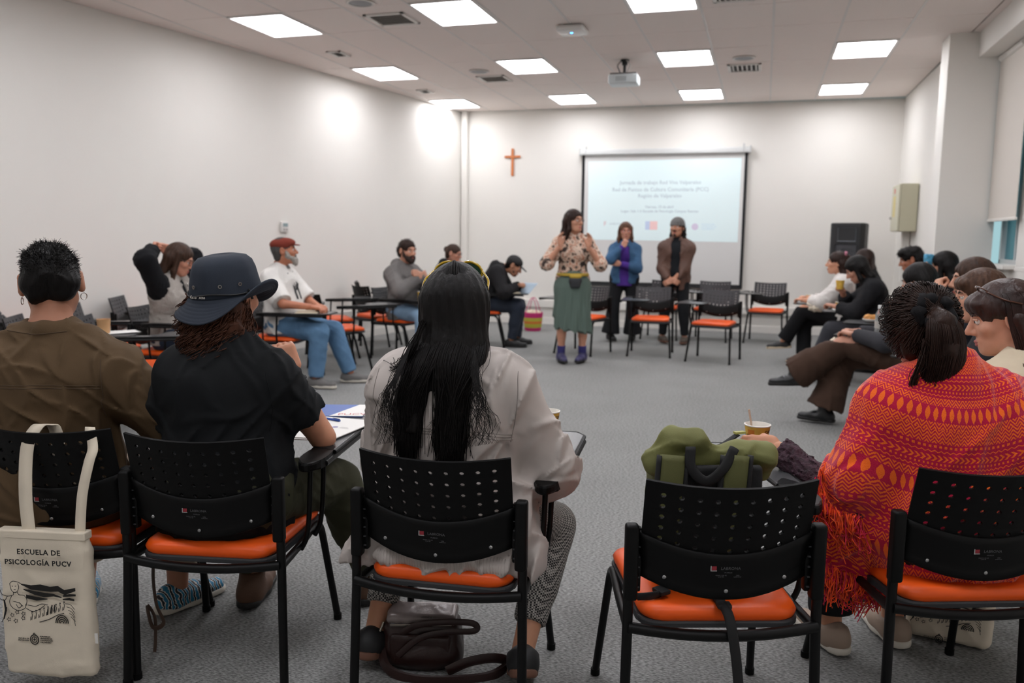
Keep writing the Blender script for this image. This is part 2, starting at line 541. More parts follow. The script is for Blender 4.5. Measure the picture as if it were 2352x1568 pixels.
# projection screen
yb = 12.905
o = empty('projection_screen', (-1.53, yb, 0), math.radians(.78), 'white roll-down projection screen with black borders showing a slide', 'screen')
bm = bmesh.new(); add_box(bm, (0, -.07, 2.715), (1.27, .045, .042), bev=.012, seg=3)
mesh_bm('housing', bm, M('screen_housing', 'd8dad9', .4), o, True)
for s in (-1, 1):
    bm = bmesh.new(); add_box(bm, (s*1.275, -.06, 2.72), (.012, .055, .055), bev=.008)
    mesh_bm('end_cap', bm, M('screen_cap', 'c9cbca', .4), o)
for s in (-1, 1):
    bm = bmesh.new(); add_box(bm, (s*1.18, -.08, 2.745), (.012, .04, .06), bev=.004)
    mesh_bm('wall_bracket', bm, M('screen_cap', 'c9cbca', .4), o)
bm = bmesh.new(); add_box(bm, (0, -.055, 1.68), (1.24, .0012, 1.0))
mesh_bm('fabric', bm, M('screen_fabric', 'dddddb', .8), o)
bm = bmesh.new()
for s in (-1, 1): add_box(bm, (s*1.222, -.057, 1.68), (.022, .0012, 1.0))
add_box(bm, (0, -.057, .70), (1.243, .0012, .022))
mesh_bm('black_border', bm, M('border_black', '15171a', .7), o)
bm = bmesh.new(); add_tube(bm, [(-1.24, -.055, .67), (1.24, -.055, .67)], .014, 10)
mesh_bm('weight_bar', bm, M('border_black', '15171a', .7), o, True)
# the projected slide: light thrown by the projector, so it glows a little
sl = M('slide_light', 'e2f3f5', .8, emit=('e8fdff', .07))
bm = bmesh.new(); v = [bm.verts.new(p) for p in ((-1.135, -.0585, 1.375), (1.15, -.0585, 1.36), (1.155, -.0585, 2.60), (-1.14, -.0585, 2.575))]; bm.faces.new(v)
slide = mesh_bm('slide', bm, sl, o)
tx = M('slide_text', 'b0bcc4', .8, emit=('cfe0e6', .14))
rx = (PI/2, 0, 0)
for t_, sz, z in (('Jornada de trabajo Red Viva Valparaíso', .078, 2.225), ('Red de Puntos de Cultura Comunitaria (PCC)', .078, 2.12), ('Región de Valparaíso', .078, 2.025),
                  ('Viernes, 10 de abril', .055, 1.865), ('Lugar: Sala 1-5 Escuela de Psicología Campus Recreo', .055, 1.80)):
    text_obj('slide_text', t_, sz, tx, slide, (-.03, -.0592, z), rx, bold=.001)
lt = M('slide_text_pale', 'd7b4b8', .8, emit=('dfc8cc', .10))
text_obj('slide_logo_text', 'F', .10, lt, slide, (-.86, -.0592, 1.59), rx)
text_obj('slide_logo_text', 'undación', .05, tx, slide, (-.70, -.0592, 1.61), rx)
def slide_rect(x0, x1, z0, z1, m):
    bm = bmesh.new(); v = [bm.verts.new(p) for p in ((x0, -.0592, z0), (x1, -.0592, z0), (x1, -.0592, z1), (x0, -.0592, z1))]; bm.faces.new(v)
    mesh_bm('slide_emblem', bm, m, slide)
slide_rect(-.235, -.165, 1.535, 1.665, M('slide_blue', 'c3cfe6', .8, emit=('b4cdee', .10)))
slide_rect(-.165, -.05, 1.535, 1.665, M('slide_red', 'ecc9c7', .8, emit=('f6c8c8', .10)))
bm = bmesh.new()
bmesh.ops.create_circle(bm, cap_ends=True, segments=20, radius=.05, matrix=Matrix.Translation((.515, -.0592, 1.585)) @ Matrix.Rotation(PI/2, 4, 'X'))
mesh_bm('slide_emblem', bm, M('slide_mauve', 'd2cade', .8, emit=('dccfe8', .10)), slide)
text_obj('slide_logo_text', 'PSICOLOGÍA\nCATÓLICA DE\nVALPARAÍSO', .034, M('slide_pale_blue', 'c6dcee', .8, emit=('cfe6f4', .10)), slide, (.61, -.0592, 1.61), rx, 'LEFT')
text_obj('slide_logo_text', 'pucv', .05, M('slide_pale_blue', 'c6dcee', .8), slide, (.36, -.0592, 1.57), rx)
# cross on the back wall
o = empty('wooden_cross', (-3.92, 12.868, 2.59), .0137, 'plain varnished wooden cross on the back wall', 'cross')
wd = M('varnished_wood', 'c9763f', .4, var=(9, .18), stretch=(1, 1, .15))
bm = bmesh.new(); add_box(bm, (0, 0, 0), (.019, .011, .215), bev=.003)
mesh_bm('upright', bm, wd, o)
bm = bmesh.new(); add_box(bm, (0, -.002, .085), (.13, .011, .018), bev=.003)
mesh_bm('crossbar', bm, wd, o)
# thermostat on the left wall
o = empty('wall_thermostat', (-5.476, 8.66, 1.49), math.atan2(LY1-LY0, LX1-LX0), 'small white thermostat box on the left wall', 'thermostat')
bm = bmesh.new(); add_box(bm, (0, -.016, 0), (.062, .014, .062), bev=.008, seg=3)
mesh_bm('housing', bm, M('white_plastic', 'dedcd8', .35), o, True)
bm = bmesh.new(); add_box(bm, (0, -.031, .022), (.04, .002, .02), bev=.001)
mesh_bm('display', bm, M('lcd_grey', '8fa2a4', .3), o)
for k in (-1, 1):
    bm = bmesh.new(); add_box(bm, (k*.022, -.031, -.03), (.012, .003, .008), bev=.002)
    mesh_bm('button', bm, M('grey_plastic', '8d8b88', .5), o)
# electrical cabinet on the right wall
o = empty('electrical_cabinet', (1.80, 11.62, 1.82), 0, 'beige metal electrical cabinet with a red mark on the right wall', 'cabinet')
cab = M('cabinet_beige', 'b9b59c', .5)
bm = bmesh.new(); add_box(bm, (-.10, 0, 0), (.10, .29, .295), bev=.006)
mesh_bm('body', bm, cab, o)
bm = bmesh.new(); add_box(bm, (-.212, 0, 0), (.010, .285, .29), bev=.006)
d_ = mesh_bm('door', bm, M('cabinet_door', 'cbc8b2', .5), o)
bm = bmesh.new(); add_lathe(bm, [(.016, 0), (.018, .02), (.012, .028)], 16)
bmesh.ops.transform(bm, matrix=Matrix.Translation((-.22, .22, -.12)) @ Matrix.Rotation(-PI/2, 4, 'Y'), verts=bm.verts)
mesh_bm('lock', bm, M('steel', 'b8b8b8', .3, 1), d_, True)
bm = bmesh.new(); add_box(bm, (-.223, .05, .02), (.001, .09, .13))
mesh_bm('notice', bm, M('notice_yellow', 'd8c98a', .7), d_)
bm = bmesh.new(); add_box(bm, (-.223, .06, .215), (.0012, .035, .03))
mesh_bm('warning_mark', bm, M('warning_red', 'd03030', .5), d_)
bm = bmesh.new(); add_box(bm, (-.05, .16, -.62), (.045, .05, .325), bev=.006)
mesh_bm('cable_duct', bm, trim_mat, o)
# loudspeaker
o = empty('loudspeaker', (1.14, 12.15, 0), math.radians(-18), 'tall black loudspeaker on a pole in the back right corner', 'speaker')
spk = M('speaker_black', '262729', .6, bump=(500, .15, .001))
bm = bmesh.new()
add_prism(bm, [(-.24, -.17), (-.21, -.20), (.15, -.20), (.20, -.14), (.17, .19), (-.15, .19), (-.24, -.10)], .98, 1.64, bev=.02)
mesh_bm('cabinet', bm, spk, o)
bm = bmesh.new(); add_box(bm, (-.02, -.203, 1.18), (.145, .008, .17), bev=.02, seg=3)
mesh_bm('grille', bm, M('speaker_grille', '45464a', .55, .3, bump=(900, .5, .002)), o)
bm = bmesh.new()
add_lathe(bm, [(.125, -.012), (.115, 0), (.06, .03), (.02, .04), (.001, .04)], 28, caps=False)
bmesh.ops.transform(bm, matrix=Matrix.Translation((-.02, -.215, 1.17)) @ Matrix.Rotation(PI/2, 4, 'X') @ Matrix.Diagonal((1, 1, -1, 1)), verts=bm.verts)
mesh_bm('woofer', bm, M('woofer_grey', '585c60', .5), o, True)
bm = bmesh.new()
V4 = []
for (hx, hz, y) in ((.12, .095, -.212), (.10, .075, -.19), (.035, .025, -.15)):
    V4.append([bm.verts.new((-.02+sx*hx, y, 1.485+sz*hz)) for sx, sz in ((-1, -1), (1, -1), (1, 1), (-1, 1))])
for A_, B_ in zip(V4, V4[1:]):
    for k in range(4): bm.faces.new((A_[k], A_[(k+1) % 4], B_[(k+1) % 4], B_[k]))
bm.faces.new(V4[-1])
mesh_bm('horn', bm, M('horn_grey', '5a5e64', .4), o)
bm = bmesh.new(); add_tube(bm, [(0, 0, .99), (0, 0, .45)], .018, 12)
mesh_bm('pole', bm, bk, o, True)
for k in range(3):
    a_ = 2*PI*k/3+.4
    bm = bmesh.new(); add_tube(bm, [(0, 0, .55), (.42*math.cos(a_), .42*math.sin(a_), .012)], .012, 8)
    mesh_bm('leg', bm, bk, o, True)
# ------------------------------------------------------------------ the tablet-arm chair
blk = M('chair_black_plastic', '050505', .55, spec=.18, bump=(700, .12, .001))
blk2 = M('chair_black_smooth', '060606', .5, spec=.2)
blkf = M('chair_front_sheen', '39393c', .45, bump=(700, .12, .001))  # same black plastic; the ceiling lights' gloss is put in as lighter grey
tubem = M('chair_tube', '050505', .45, spec=.25)
orange = M('orange_vinyl', 'f05a10', .42, bump=(420, .12, .001), spec=.45)
shell = M('seat_shell', '3a3b3d', .5)
topm = M('tablet_top', '4c4d4f', .25, bump=(300, .05, .001))
screwm = M('screw_steel', 'a9a9a9', .35, 1)
def back_pt(u, z, off=0.0):
    """u in -1..1 across, z height -> point of the backrest's mid surface (chair local)"""
    y = -.205 - .075*((z-.48)/.33)**1.2 - .048*(1-u*u)*.95 + .02
    return Vector((u*.215, y-off, z))
def build_chair(label):
    r = empty('tablet_chair', (0, 0, 0), 0, label, 'chair', 'tablet-arm chairs')
    # perforated backrest: a real plate with 9 x 5 holes
    bm = bmesh.new()
    nu, nz = 9, 5
    us = [-1+.055] + [-.86+1.72*k/9 for k in range(10)] + [1-.055]
    us = [-1.0]+[-.90+1.80*k/9 for k in range(10)]+[1.0]
    def ztop(u): return .80+.012*u*u
    zl = lambda u: .655-.045*(1-u*u)
    def zz(u, t): return zl(u)+(ztop(u)-.018-zl(u))*t
    grid = {}
    def P(u, t):
        k = (round(u, 5), round(t, 5))
        if k not in grid: grid[k] = bm.verts.new(back_pt(u, zz(u, t)))
        return grid[k]
    for a in range(11):
        u0, u1 = us[a], us[a+1]
        for b in range(nz):
            t0, t1 = b/nz, (b+1)/nz
            q = [P(u0, t0), P(u1, t0), P(u1, t1), P(u0, t1)]
            if a in (0, 10):
                bm.faces.new(q); continue
            uc, tc_ = (u0+u1)/2, (t0+t1)/2
            ru, rt = .0068/.215, .0062/(.155)
            o8 = []
            for k in range(8):
                an = PI/4*k - PI*7/8
                o8.append(bm.verts.new(back_pt(uc+ru*math.cos(an), zz(uc, tc_)+.0064*math.sin(an))))
            for k in range(4):
                bm.faces.new((q[k], o8[2*k], o8[2*k+1]))
                bm.faces.new((q[k], o8[2*k+1], o8[(2*k+2) % 8], q[(k+1) % 4]))
    # rim strip above the holes and solid lower panel
    prev = [P(us[a], 1.0) for a in range(12)]
    for s in (.6, 1.0):
        row = [bm.verts.new(back_pt(us[a], zz(us[a], 1.0)+.018*s)) for a in range(12)]
        for a in range(11): bm.faces.new((prev[a], prev[a+1], row[a+1], row[a]))
        prev = row
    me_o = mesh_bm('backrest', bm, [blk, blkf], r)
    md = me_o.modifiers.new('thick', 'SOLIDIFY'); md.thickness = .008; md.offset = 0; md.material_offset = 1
    bm = bmesh.new()
    rows = []
    for t in np.linspace(0, 1, 7):
        row = []
        for u in np.linspace(-1.02, 1.02, 17):
            z = (.492+.05*u*u)*(1-t)+(zl(u)+.008)*t
            p = back_pt(u, z, .003+(.010 if t < .12 else 0))
            row.append(bm.verts.new(p))
        rows.append(row)
    for A, B_ in zip(rows, rows[1:]):
        for k in range(16): bm.faces.new((A[k], A[k+1], B_[k+1], B_[k]))
    lo = mesh_bm('back_lower_panel', bm, blk2, r, True, False)
    md = lo.modifiers.new('thick', 'SOLIDIFY'); md.thickness = .014; md.offset = 0
    for u, z in ((-.72, .545), (0, .515), (.72, .545)):
        bm = bmesh.new()
        for sgn in (-1, 1):
            bmesh.ops.create_uvsphere(bm, u_segments=10, v_segments=6, radius=.0055, matrix=Matrix.Translation(back_pt(u, z, .004+sgn*.0075)) @ Matrix.Diagonal((1, .5, 1, 1)))
        mesh_bm('screw', bm, screwm, lo, True)
    # maker's sticker on the back of the lower panel
    p = back_pt(0, .577, .0115)
    rz = (math.radians(90-14), 0, 0)
    for t_, sz, dx, dz, m_ in (('LABRONA', .011, .006, 0, M('sticker_grey', '5c5c5e', .6)), ('MUEBLES', .005, 0, -.009, M('sticker_grey', '5c5c5e', .6)), ('FONO 2 241 82\n2 241 83', .0042, -.018, -.016, M('sticker_grey', '5c5c5e', .6)), ('WEB\nLABRONA', .0042, .024, -.016, M('sticker_grey', '5c5c5e', .6))):
        text_obj('sticker_text', t_, sz, m_, lo, (p.x+dx, p.y-.0006, p.z+dz), (math.radians(90+9), 0, 0), depth=.0001)
    bm = bmesh.new(); add_box(bm, (p.x-.036, p.y, p.z+.004), (.006, .0003, .005)); mesh_bm('sticker_mark', bm, M('sticker_red', '8c1f2c', .6), lo)
    bm = bmesh.new(); add_box(bm, (p.x-.044, p.y, p.z+.003), (.0012, .0003, .007)); add_box(bm, (p.x-.037, p.y, p.z-.003), (.008, .0003, .0011)); mesh_bm('sticker_mark', bm, M('sticker_pale', 'a8a4a2', .6), lo)
    # side brackets holding the back
    for s in (-1, 1):
        bm = bmesh.new()
        add_box(bm, (s*.240, -.225, .585), (.017, .017, .10), bev=.008, seg=3)
        add_box(bm, (s*.221, -.205, .585), (.009, .012, .085), bev=.004)
        b = mesh_bm('back_bracket', bm, blk2, r, True)
        for k in range(6):
            bm = bmesh.new(); add_box(bm, (s*.2205, -.221, .515+k*.027), (.004, .003, .0015))
            mesh_bm('rib', bm, shell, b)
    # legs
    for s in (-1, 1):
        bm = bmesh.new(); add_tube(bm, [(s*.243, -.225, .64), (s*.245, -.225, .40), (s*.252, -.245, .012)], [.0135]*3, 12)
        l_ = mesh_bm('leg', bm, tubem, r, True)
        bm = bmesh.new(); add_lathe(bm, [(.012, 0), (.0155, .002), (.0155, .022), (.013, .024)], 12, c=(s*.252, -.245, 0)); mesh_bm('foot_cap', bm, blk, l_, True)
        bm = bmesh.new()
        add_tube(bm, fillet([(s*.243, -.225, .405), (s*.235, -.02, .405), (s*.222, .185, .412), (s*.252, .275, .012)], .07, 6), .0125, 12)
        l_ = mesh_bm('leg', bm, tubem, r, True)
        bm = bmesh.new(); add_lathe(bm, [(.012, 0), (.015, .002), (.015, .022), (.0125, .024)], 12, c=(s*.252, .275, 0)); mesh_bm('foot_cap', bm, blk, l_, True)
    bm = bmesh.new()
    add_tube(bm, [(x, -.235-.03*(1-(x/.243)**2), .414-.010*(1-(x/.243)**2)) for x in np.linspace(-.243, .243, 11)], .0145, 10)
    mesh_bm('rear_rail', bm, tubem, r, True)
    bm = bmesh.new(); add_tube(bm, [(x, .17, .40) for x in (-.226, 0, .226)], .010, 8); mesh_bm('front_rail', bm, tubem, r, True)
    # seat
    def seat_outline(g, n=6):
        pts = []
        cs = [(-.205-g, -.215-g*.5), (.205+g, -.215-g*.5), (.222+g, .225+g), (-.222-g, .225+g)]
        for i in range(4):
            a = Vector(cs[i-1]+(0,)); b = Vector(cs[i]+(0,)); c = Vector(cs[(i+1) % 4]+(0,))
            u = (a-b).normalized(); v = (c-b).normalized()
            rr = .05 if i < 2 else .075
            for t in np.linspace(0, 1, n):
                q = (b+u*rr)*(1-t)**2+b*2*t*(1-t)+(b+v*rr)*t*t
                pts.append((q.x, q.y - (.02*(1-(q.x/.2)**2) if q.y < -.15 else 0)))
        return pts
    bm = bmesh.new()
    rings = []
    for g, z in ((-.012, .420), (0, .428), (.004, .440), (-.003, .452), (-.018, .460), (-.06, .463), (-.12, .459), (-.17, .456)):
        rings.append([bm.verts.new((x, y, z+.012*(x/.2)**2*0+(.004*math.cos(y*8)))) for x, y in seat_outline(g)])
    n = len(rings[0])
    for A, B_ in zip(rings, rings[1:]):
        for k in range(n): bm.faces.new((A[k], A[(k+1) % n], B_[(k+1) % n], B_[k]))
    bm.faces.new(rings[0][::-1]); bm.faces.new(rings[-1])
    seat = mesh_bm('seat', bm, orange, r, True, False)
    bm = bmesh.new(); add_prism(bm, seat_outline(.006), .404, .424, bev=.006); mesh_bm('seat_shell', bm, shell, r)
    # arm with writing tablet
    pr = []
    for y in (-.055, .075):
        bm = bmesh.new(); add_tube(bm, fillet([(.243, y, .395), (.262, y, .43), (.272, y, .50), (.276, y+.01, .668)], .03, 4), .0085, 10)
        mesh_bm('arm_post', bm, tubem, r, True)
    bm = bmesh.new()
    add_prism(bm, [(.278+.042*math.cos(a), .0+ (.155 if math.sin(a) > 0 else .11)*math.sin(a)) for a in np.linspace(0, 2*PI, 24, endpoint=False)], .664, .694, bev=.008)
    mesh_bm('armrest', bm, blk2, r)
    bm = bmesh.new(); add_tube(bm, [(.315, -.02, .672), (.318, .52, .672)], .011, 8); mesh_bm('tablet_hinge', bm, tubem, r, True)
    poly = [(.318, .07), (.318, .53), (.29, .57), (.05, .575), (.0, .54), (-.005, .34), (.06, .285), (.20, .25), (.235, .20), (.24, .09)]
    bm = bmesh.new(); add_prism(bm, poly, .682, .694, bev=.004); tb = mesh_bm('writing_tablet', bm, topm, r)
    cx_, cy_ = .18, .40
    bm = bmesh.new(); add_tube(bm, [(x+(x-cx_)*.012, y+(y-cy_)*.012, .688) for x, y in poly], .0072, 6, closed=True); mesh_bm('edge_band', bm, blk2, tb, True)
    return r
CHAIR0 = build_chair('')
def reg(o):
    ks = [k for k in bpy.data.objects if k.parent == o]
    KIDS[o] = ks
    for k in ks: reg(k)
reg(CHAIR0)
_chair_used = [False]
def chair(x, y, deg, label, group='tablet-arm chairs'):
    """deg: heading of the sitter, 0 = towards the back wall (+y), counter-clockwise"""
    o = CHAIR0 if not _chair_used[0] else copy_tree(CHAIR0)
    _chair_used[0] = True
    o.location = (x, y, 0)
    o.rotation_euler = (0, 0, math.radians(deg))
    o['label'] = label
    o['group'] = group
    return o
CH = []
def put(*a):
    CH.append(chair(*a)); return CH[-1]
F_ = 'front row chairs seen from behind'
put(-2.13, 2.19, 12, 'tablet chair under the man in the brown shirt, cloth tote hung on it', F_)
put(-1.63, 2.25, 11, 'tablet chair under the person in the navy bucket hat', F_)
put(-.86, 2.30, 5, 'tablet chair under the long-haired woman in the pale jacket', F_)
put(-.13, 2.30, 18.7, 'empty-backed tablet chair with the green backpack on its seat', F_)
put(.53, 2.64, 20, 'tablet chair under the woman in the orange poncho', F_)
put(.86, 3.14, 42, 'tablet chair at the right edge under the woman in cream', F_)
G_ = 'empty chairs near the screen'
put(-.505, 9.78, 180-11, 'empty tablet chair in the nearer row, right of the man in the beanie', G_)
put(-1.267, 10.01, 180+3, 'empty tablet chair in front of the man in the beanie', G_)
put(-2.07, 9.87, 180-17, 'empty tablet chair half behind the standing woman in the green skirt', G_)
put(.08, 11.82, 180-8, 'empty tablet chair standing apart at the right, by the back wall', G_)
put(-1.33, 11.75, 180-4, 'empty tablet chair farther back, behind the legs of the man in the beanie', G_)
put(-.66, 11.80, 180-6, 'empty tablet chair in the farther row, showing over the nearer right one', G_)
L_ = 'chairs along the left wall'
put(-4.33, 6.75, -80, 'tablet chair under the man in the red flat cap', L_)
put(-4.20, 7.62, -42, 'empty tablet chair right of the man in the red cap, orange seat in plain view', L_)
put(-4.75, 8.45, -50, 'empty tablet chair behind the first empty one right of the red cap', L_)
put(-4.42, 9.05, -35, 'empty tablet chair just left of the man in the grey hoodie', L_)
put(-4.98, 7.55, -60, 'empty tablet chair by the wall behind the red cap man', L_)
put(-4.78, 9.75, -60, 'empty tablet chair by the wall behind the grey hoodie man', L_)
put(-4.62, 5.62, -78, 'tablet chair under the woman with her arms raised', L_)
put(-4.35, 4.80, -58, 'empty tablet chair with orange seat, left of the bucket hat', L_)
put(-5.22, 5.55, -62, 'empty tablet chair behind the nearer empty left one, seat half hidden', L_)
put(-5.75, 5.25, -65, 'empty tablet chair against the left wall, left of the raised arms woman', L_)
put(-5.50, 6.35, -65, 'empty tablet chair against the left wall, just behind the raised arms woman', L_)
put(-4.80, 4.62, -58, 'empty tablet chair behind the head of the man in the brown shirt', L_)
put(-3.97, 8.68, -100, 'tablet chair under the man in the grey hoodie', L_)
put(-4.23, 10.62, -75, 'tablet chair under the woman in black behind the sunglasses', L_)
put(-3.44, 10.07, -74, 'tablet chair under the man in the black cap', L_)
R_ = 'chairs along the window side'
put(.92, 9.74, 82, 'tablet chair under the young woman in the white top', R_)
put(1.30, 10.75, 86, 'tablet chair behind the woman in white, its tablet showing', R_)
put(1.16, 8.72, 82, 'tablet chair under the black-haired woman looking down', R_)
put(1.55, 9.55, 65, 'tablet chair under the young man in grey', R_)
put(1.62, 8.35, 62, 'tablet chair under the woman with long black hair by the window', R_)
put(1.10, 6.50, 78, 'tablet chair under the woman in brown flared trousers', R_)
put(1.25, 7.55, 78, 'empty tablet chair with a pastry on its tablet, beyond the brown trousers', R_)
put(1.33, 5.35, 72, 'tablet chair under the woman with a hand at her mouth', R_)
put(1.15, 4.30, 68, 'tablet chair under the brown-haired woman behind the woman in cream', R_)
# ------------------------------------------------------------------ implicit surfaces (for bodies and cloth)
def nrm3(v):
    v = np.asarray(v, float); return v/(np.linalg.norm(v)+1e-12)
class Pr:
    """one primitive: f(points)->distance, op add/sub/int, k blend radius"""
    __slots__ = ('f', 'lo', 'hi', 'op', 'k')
    def __init__(s, f, lo, hi, op='add', k=.03):
        s.f, s.lo, s.hi, s.op, s.k = f, np.asarray(lo, float), np.asarray(hi, float), op, k
def _clip(f, clips):
    if not clips: return f
    cl = [(np.asarray(p, float), nrm3(n)) for p, n in clips]
    def g(P):
        d = f(P)
        for p, n in cl: d = np.maximum(d, (P-p)@n)
        return d
    return g
def rc(a, b, ra, rb=None, k=.03, op='add', sq=None, clips=None):
    """tapered capsule; sq=(axis, factor) flattens it along an axis"""
    a = np.asarray(a, float); b = np.asarray(b, float); rb = ra if rb is None else rb
    ab = b-a; L2 = ab@ab+1e-12
    if sq is not None:
        n = nrm3(sq[0]); fac = 1/sq[1]-1; ms = min(1, sq[1])
    def f(P):
        w = P-a
        t = np.clip(w@ab/L2, 0, 1)
        w = w-t[..., None]*ab
        r = ra+t*(rb-ra)
        if sq is not None:
            w = w+(w@n*fac)[..., None]*n
            return (np.sqrt((w*w).sum(-1))-r)*ms
        return np.sqrt((w*w).sum(-1))-r
    m = max(ra, rb)*(max(1, sq[1]) if sq is not None else 1)+.01
    return Pr(_clip(f, clips), np.minimum(a, b)-m, np.maximum(a, b)+m, op, k)
def el(c, r, R=None, k=.03, op='add', clips=None):
    c = np.asarray(c, float); r = np.asarray(r, float)
    Rm = np.eye(3) if R is None else np.asarray(R, float)      # columns = local axes
    def f(P):
        q = (P-c)@Rm
        a = np.sqrt(((q/r)**2).sum(-1)); b = np.sqrt(((q/(r*r))**2).sum(-1))+1e-9
        return a*(a-1)/b
    m = np.abs(Rm)@r+.01
    return Pr(_clip(f, clips), c-m, c+m, op, k)
def bx(c, h, rad=.01, R=None, k=.02, op='add', clips=None):
    c = np.asarray(c, float); h = np.asarray(h, float)
    Rm = np.eye(3) if R is None else np.asarray(R, float)
    def f(P):
        q = np.abs((P-c)@Rm)-(h-rad)
        return np.sqrt((np.maximum(q, 0)**2).sum(-1))+np.minimum(q.max(-1), 0)-rad
    m = np.abs(Rm)@h+.01
    return Pr(_clip(f, clips), c-m, c+m, op, k)
def half(p, n, op='sub', k=.002):
    """everything on the side n points to"""
    p = np.asarray(p, float); n = nrm3(n)
    return Pr(lambda P: (p-P)@n, [-9]*3, [9]*3, op, k)
def _comb(d, di, op, k):
    if op == 'add':
        h = np.maximum(k-np.abs(d-di), 0)/k
        return np.minimum(d, di)-h*h*k*.25
    if op == 'sub': di = -di
    h = np.maximum(k-np.abs(d-di), 0)/k
    return np.maximum(d, di)+h*h*k*.25
def surf(prims, h=.012, disp=None, dmax=.012):
    """naive surface nets over sparse bricks -> V, quads"""
    adds = [p for p in prims if p.op == 'add']
    lo = np.min([p.lo for p in adds], 0)-3*h; hi = np.max([p.hi for p in adds], 0)+3*h
    Bk = 8
    nb = np.ceil((hi-lo)/(h*Bk)).astype(int)+1
    ii = np.stack(np.meshgrid(*[np.arange(n) for n in nb], indexing='ij'), -1).reshape(-1, 3)
    cen = lo+(ii+.5)*h*Bk
    hd = .87*h*Bk
    D = np.full(len(cen), 9.0); dc = []
    for p in prims:
        d = p.f(cen); dc.append(d)
        D = _comb(D, d, p.op, p.k)
    act = np.nonzero(np.abs(D) < hd*1.25+dmax+.02)[0]
    off = np.stack(np.meshgrid(*[np.arange(Bk+1)]*3, indexing='ij'), -1).reshape(-1, 3)*h
    base = lo+ii[act]*h*Bk
    PT = base[:, None, :]+off[None]
    Dv = np.full(PT.shape[:2], 9.0)
    for p, d in zip(prims, dc):
        m = np.nonzero(d[act] < hd+p.k+.03)[0] if p.op != 'int' else np.arange(len(act))
        if len(m) == 0: continue
        Dv[m] = _comb(Dv[m], p.f(PT[m]), p.op, p.k)
    if disp is not None:
        near = np.nonzero(np.abs(Dv).min(1) < .03)[0]
        Dv[near] = Dv[near]-disp(PT[near])
    n = nb*Bk+1
    G = np.repeat(np.repeat(np.repeat(np.where(D < 0, -1., 1.).reshape(nb).astype(np.float32), Bk, 0), Bk, 1), Bk, 2)
    G = np.pad(G, ((0, 1),)*3, mode='edge')
    Dv = Dv.reshape(-1, Bk+1, Bk+1, Bk+1).astype(np.float32)
    for q, (a, b, c) in enumerate(ii[act]*Bk):
        G[a:a+Bk+1, b:b+Bk+1, c:c+Bk+1] = Dv[q]
    s = G < 0
    c8 = s[:-1, :-1, :-1].astype(np.int8)
    for dx in (0, 1):
        for dy in (0, 1):
            for dz in (0, 1):
                if dx or dy or dz: c8 = c8+s[dx:n[0]-1+dx, dy:n[1]-1+dy, dz:n[2]-1+dz]
    cells = np.argwhere((c8 > 0) & (c8 < 8))
    idx = np.full(c8.shape, -1, np.int32); idx[tuple(cells.T)] = np.arange(len(cells))
    C = [(a, b, c) for a in (0, 1) for b in (0, 1) for c in (0, 1)]
    val = np.stack([G[cells[:, 0]+a, cells[:, 1]+b, cells[:, 2]+c] for a, b, c in C], 1)
    acc = np.zeros((len(cells), 3)); cnt = np.zeros(len(cells))
    CA = np.array(C, float)
    for i in range(8):
        for j in range(i+1, 8):
            if sum(abs(x-y) for x, y in zip(C[i], C[j])) != 1: continue
            vi, vj = val[:, i], val[:, j]
            m = (vi < 0) != (vj < 0)
            t = np.where(m, vi/(np.where(m, vi-vj, 1)), 0)
            acc += m[:, None]*(CA[i]+t[:, None]*(CA[j]-CA[i])); cnt += m
    V = lo+(cells+acc/np.maximum(cnt, 1)[:, None])*h
    Q = []
    for ax in range(3):
        sl0 = [slice(None)]*3; sl1 = [slice(None)]*3
        sl0[ax] = slice(0, -1); sl1[ax] = slice(1, None)
        A, B_ = s[tuple(sl0)], s[tuple(sl1)]
        e = np.argwhere(A != B_)
        o1, o2 = (ax+1) % 3, (ax+2) % 3
        e = e[(e[:, o1] > 0) & (e[:, o2] > 0) & (e[:, o1] < n[o1]-1) & (e[:, o2] < n[o2]-1)]
        fl = A[tuple(e.T)]
        def cell(d1, d2):
            q = e.copy(); q[:, o1] -= d1; q[:, o2] -= d2
            return idx[tuple(q.T)]
        q = np.stack([cell(1, 1), cell(0, 1), cell(0, 0), cell(1, 0)], 1)
        q[~fl] = q[~fl][:, ::-1]
        Q.append(q)
    Q = np.concatenate(Q)
    Q = Q[(Q >= 0).all(1)]
    return V, Q
def join(parts):
    Vs, Qs, o = [], [], 0
    for V, Q in parts:
        Vs.append(V); Qs.append(Q+o); o += len(V)
    return np.concatenate(Vs), np.concatenate(Qs)
def rotm(yaw=0, pitch=0, roll=0):
    """local axes as columns: yaw left+, pitch up+, roll (right ear down)+ """
    cy, sy, cp, sp, cr, sr = math.cos(yaw), math.sin(yaw), math.cos(pitch), math.sin(pitch), math.cos(roll), math.sin(roll)
    Rz = np.array([[cy, -sy, 0], [sy, cy, 0], [0, 0, 1]])
    Rx = np.array([[1, 0, 0], [0, cp, -sp], [0, sp, cp]])
    Ry = np.array([[cr, 0, sr], [0, 1, 0], [-sr, 0, cr]])
    return Rz@Rx@Ry
def ik(a, t, l1, l2, pole):
    a = np.asarray(a, float); t = np.asarray(t, float)
    d = t-a; L = np.linalg.norm(d)
    if L > (l1+l2)*.998:
        t = a+d/L*(l1+l2)*.998; d = t-a; L = np.linalg.norm(d)
    u = d/L
    x = (l1*l1-l2*l2+L*L)/(2*L)
    y = math.sqrt(max(l1*l1-x*x, 0))
    p = np.asarray(pole, float); p = p-u*(p@u); p = nrm3(p)
    return a+u*x+p*y, t
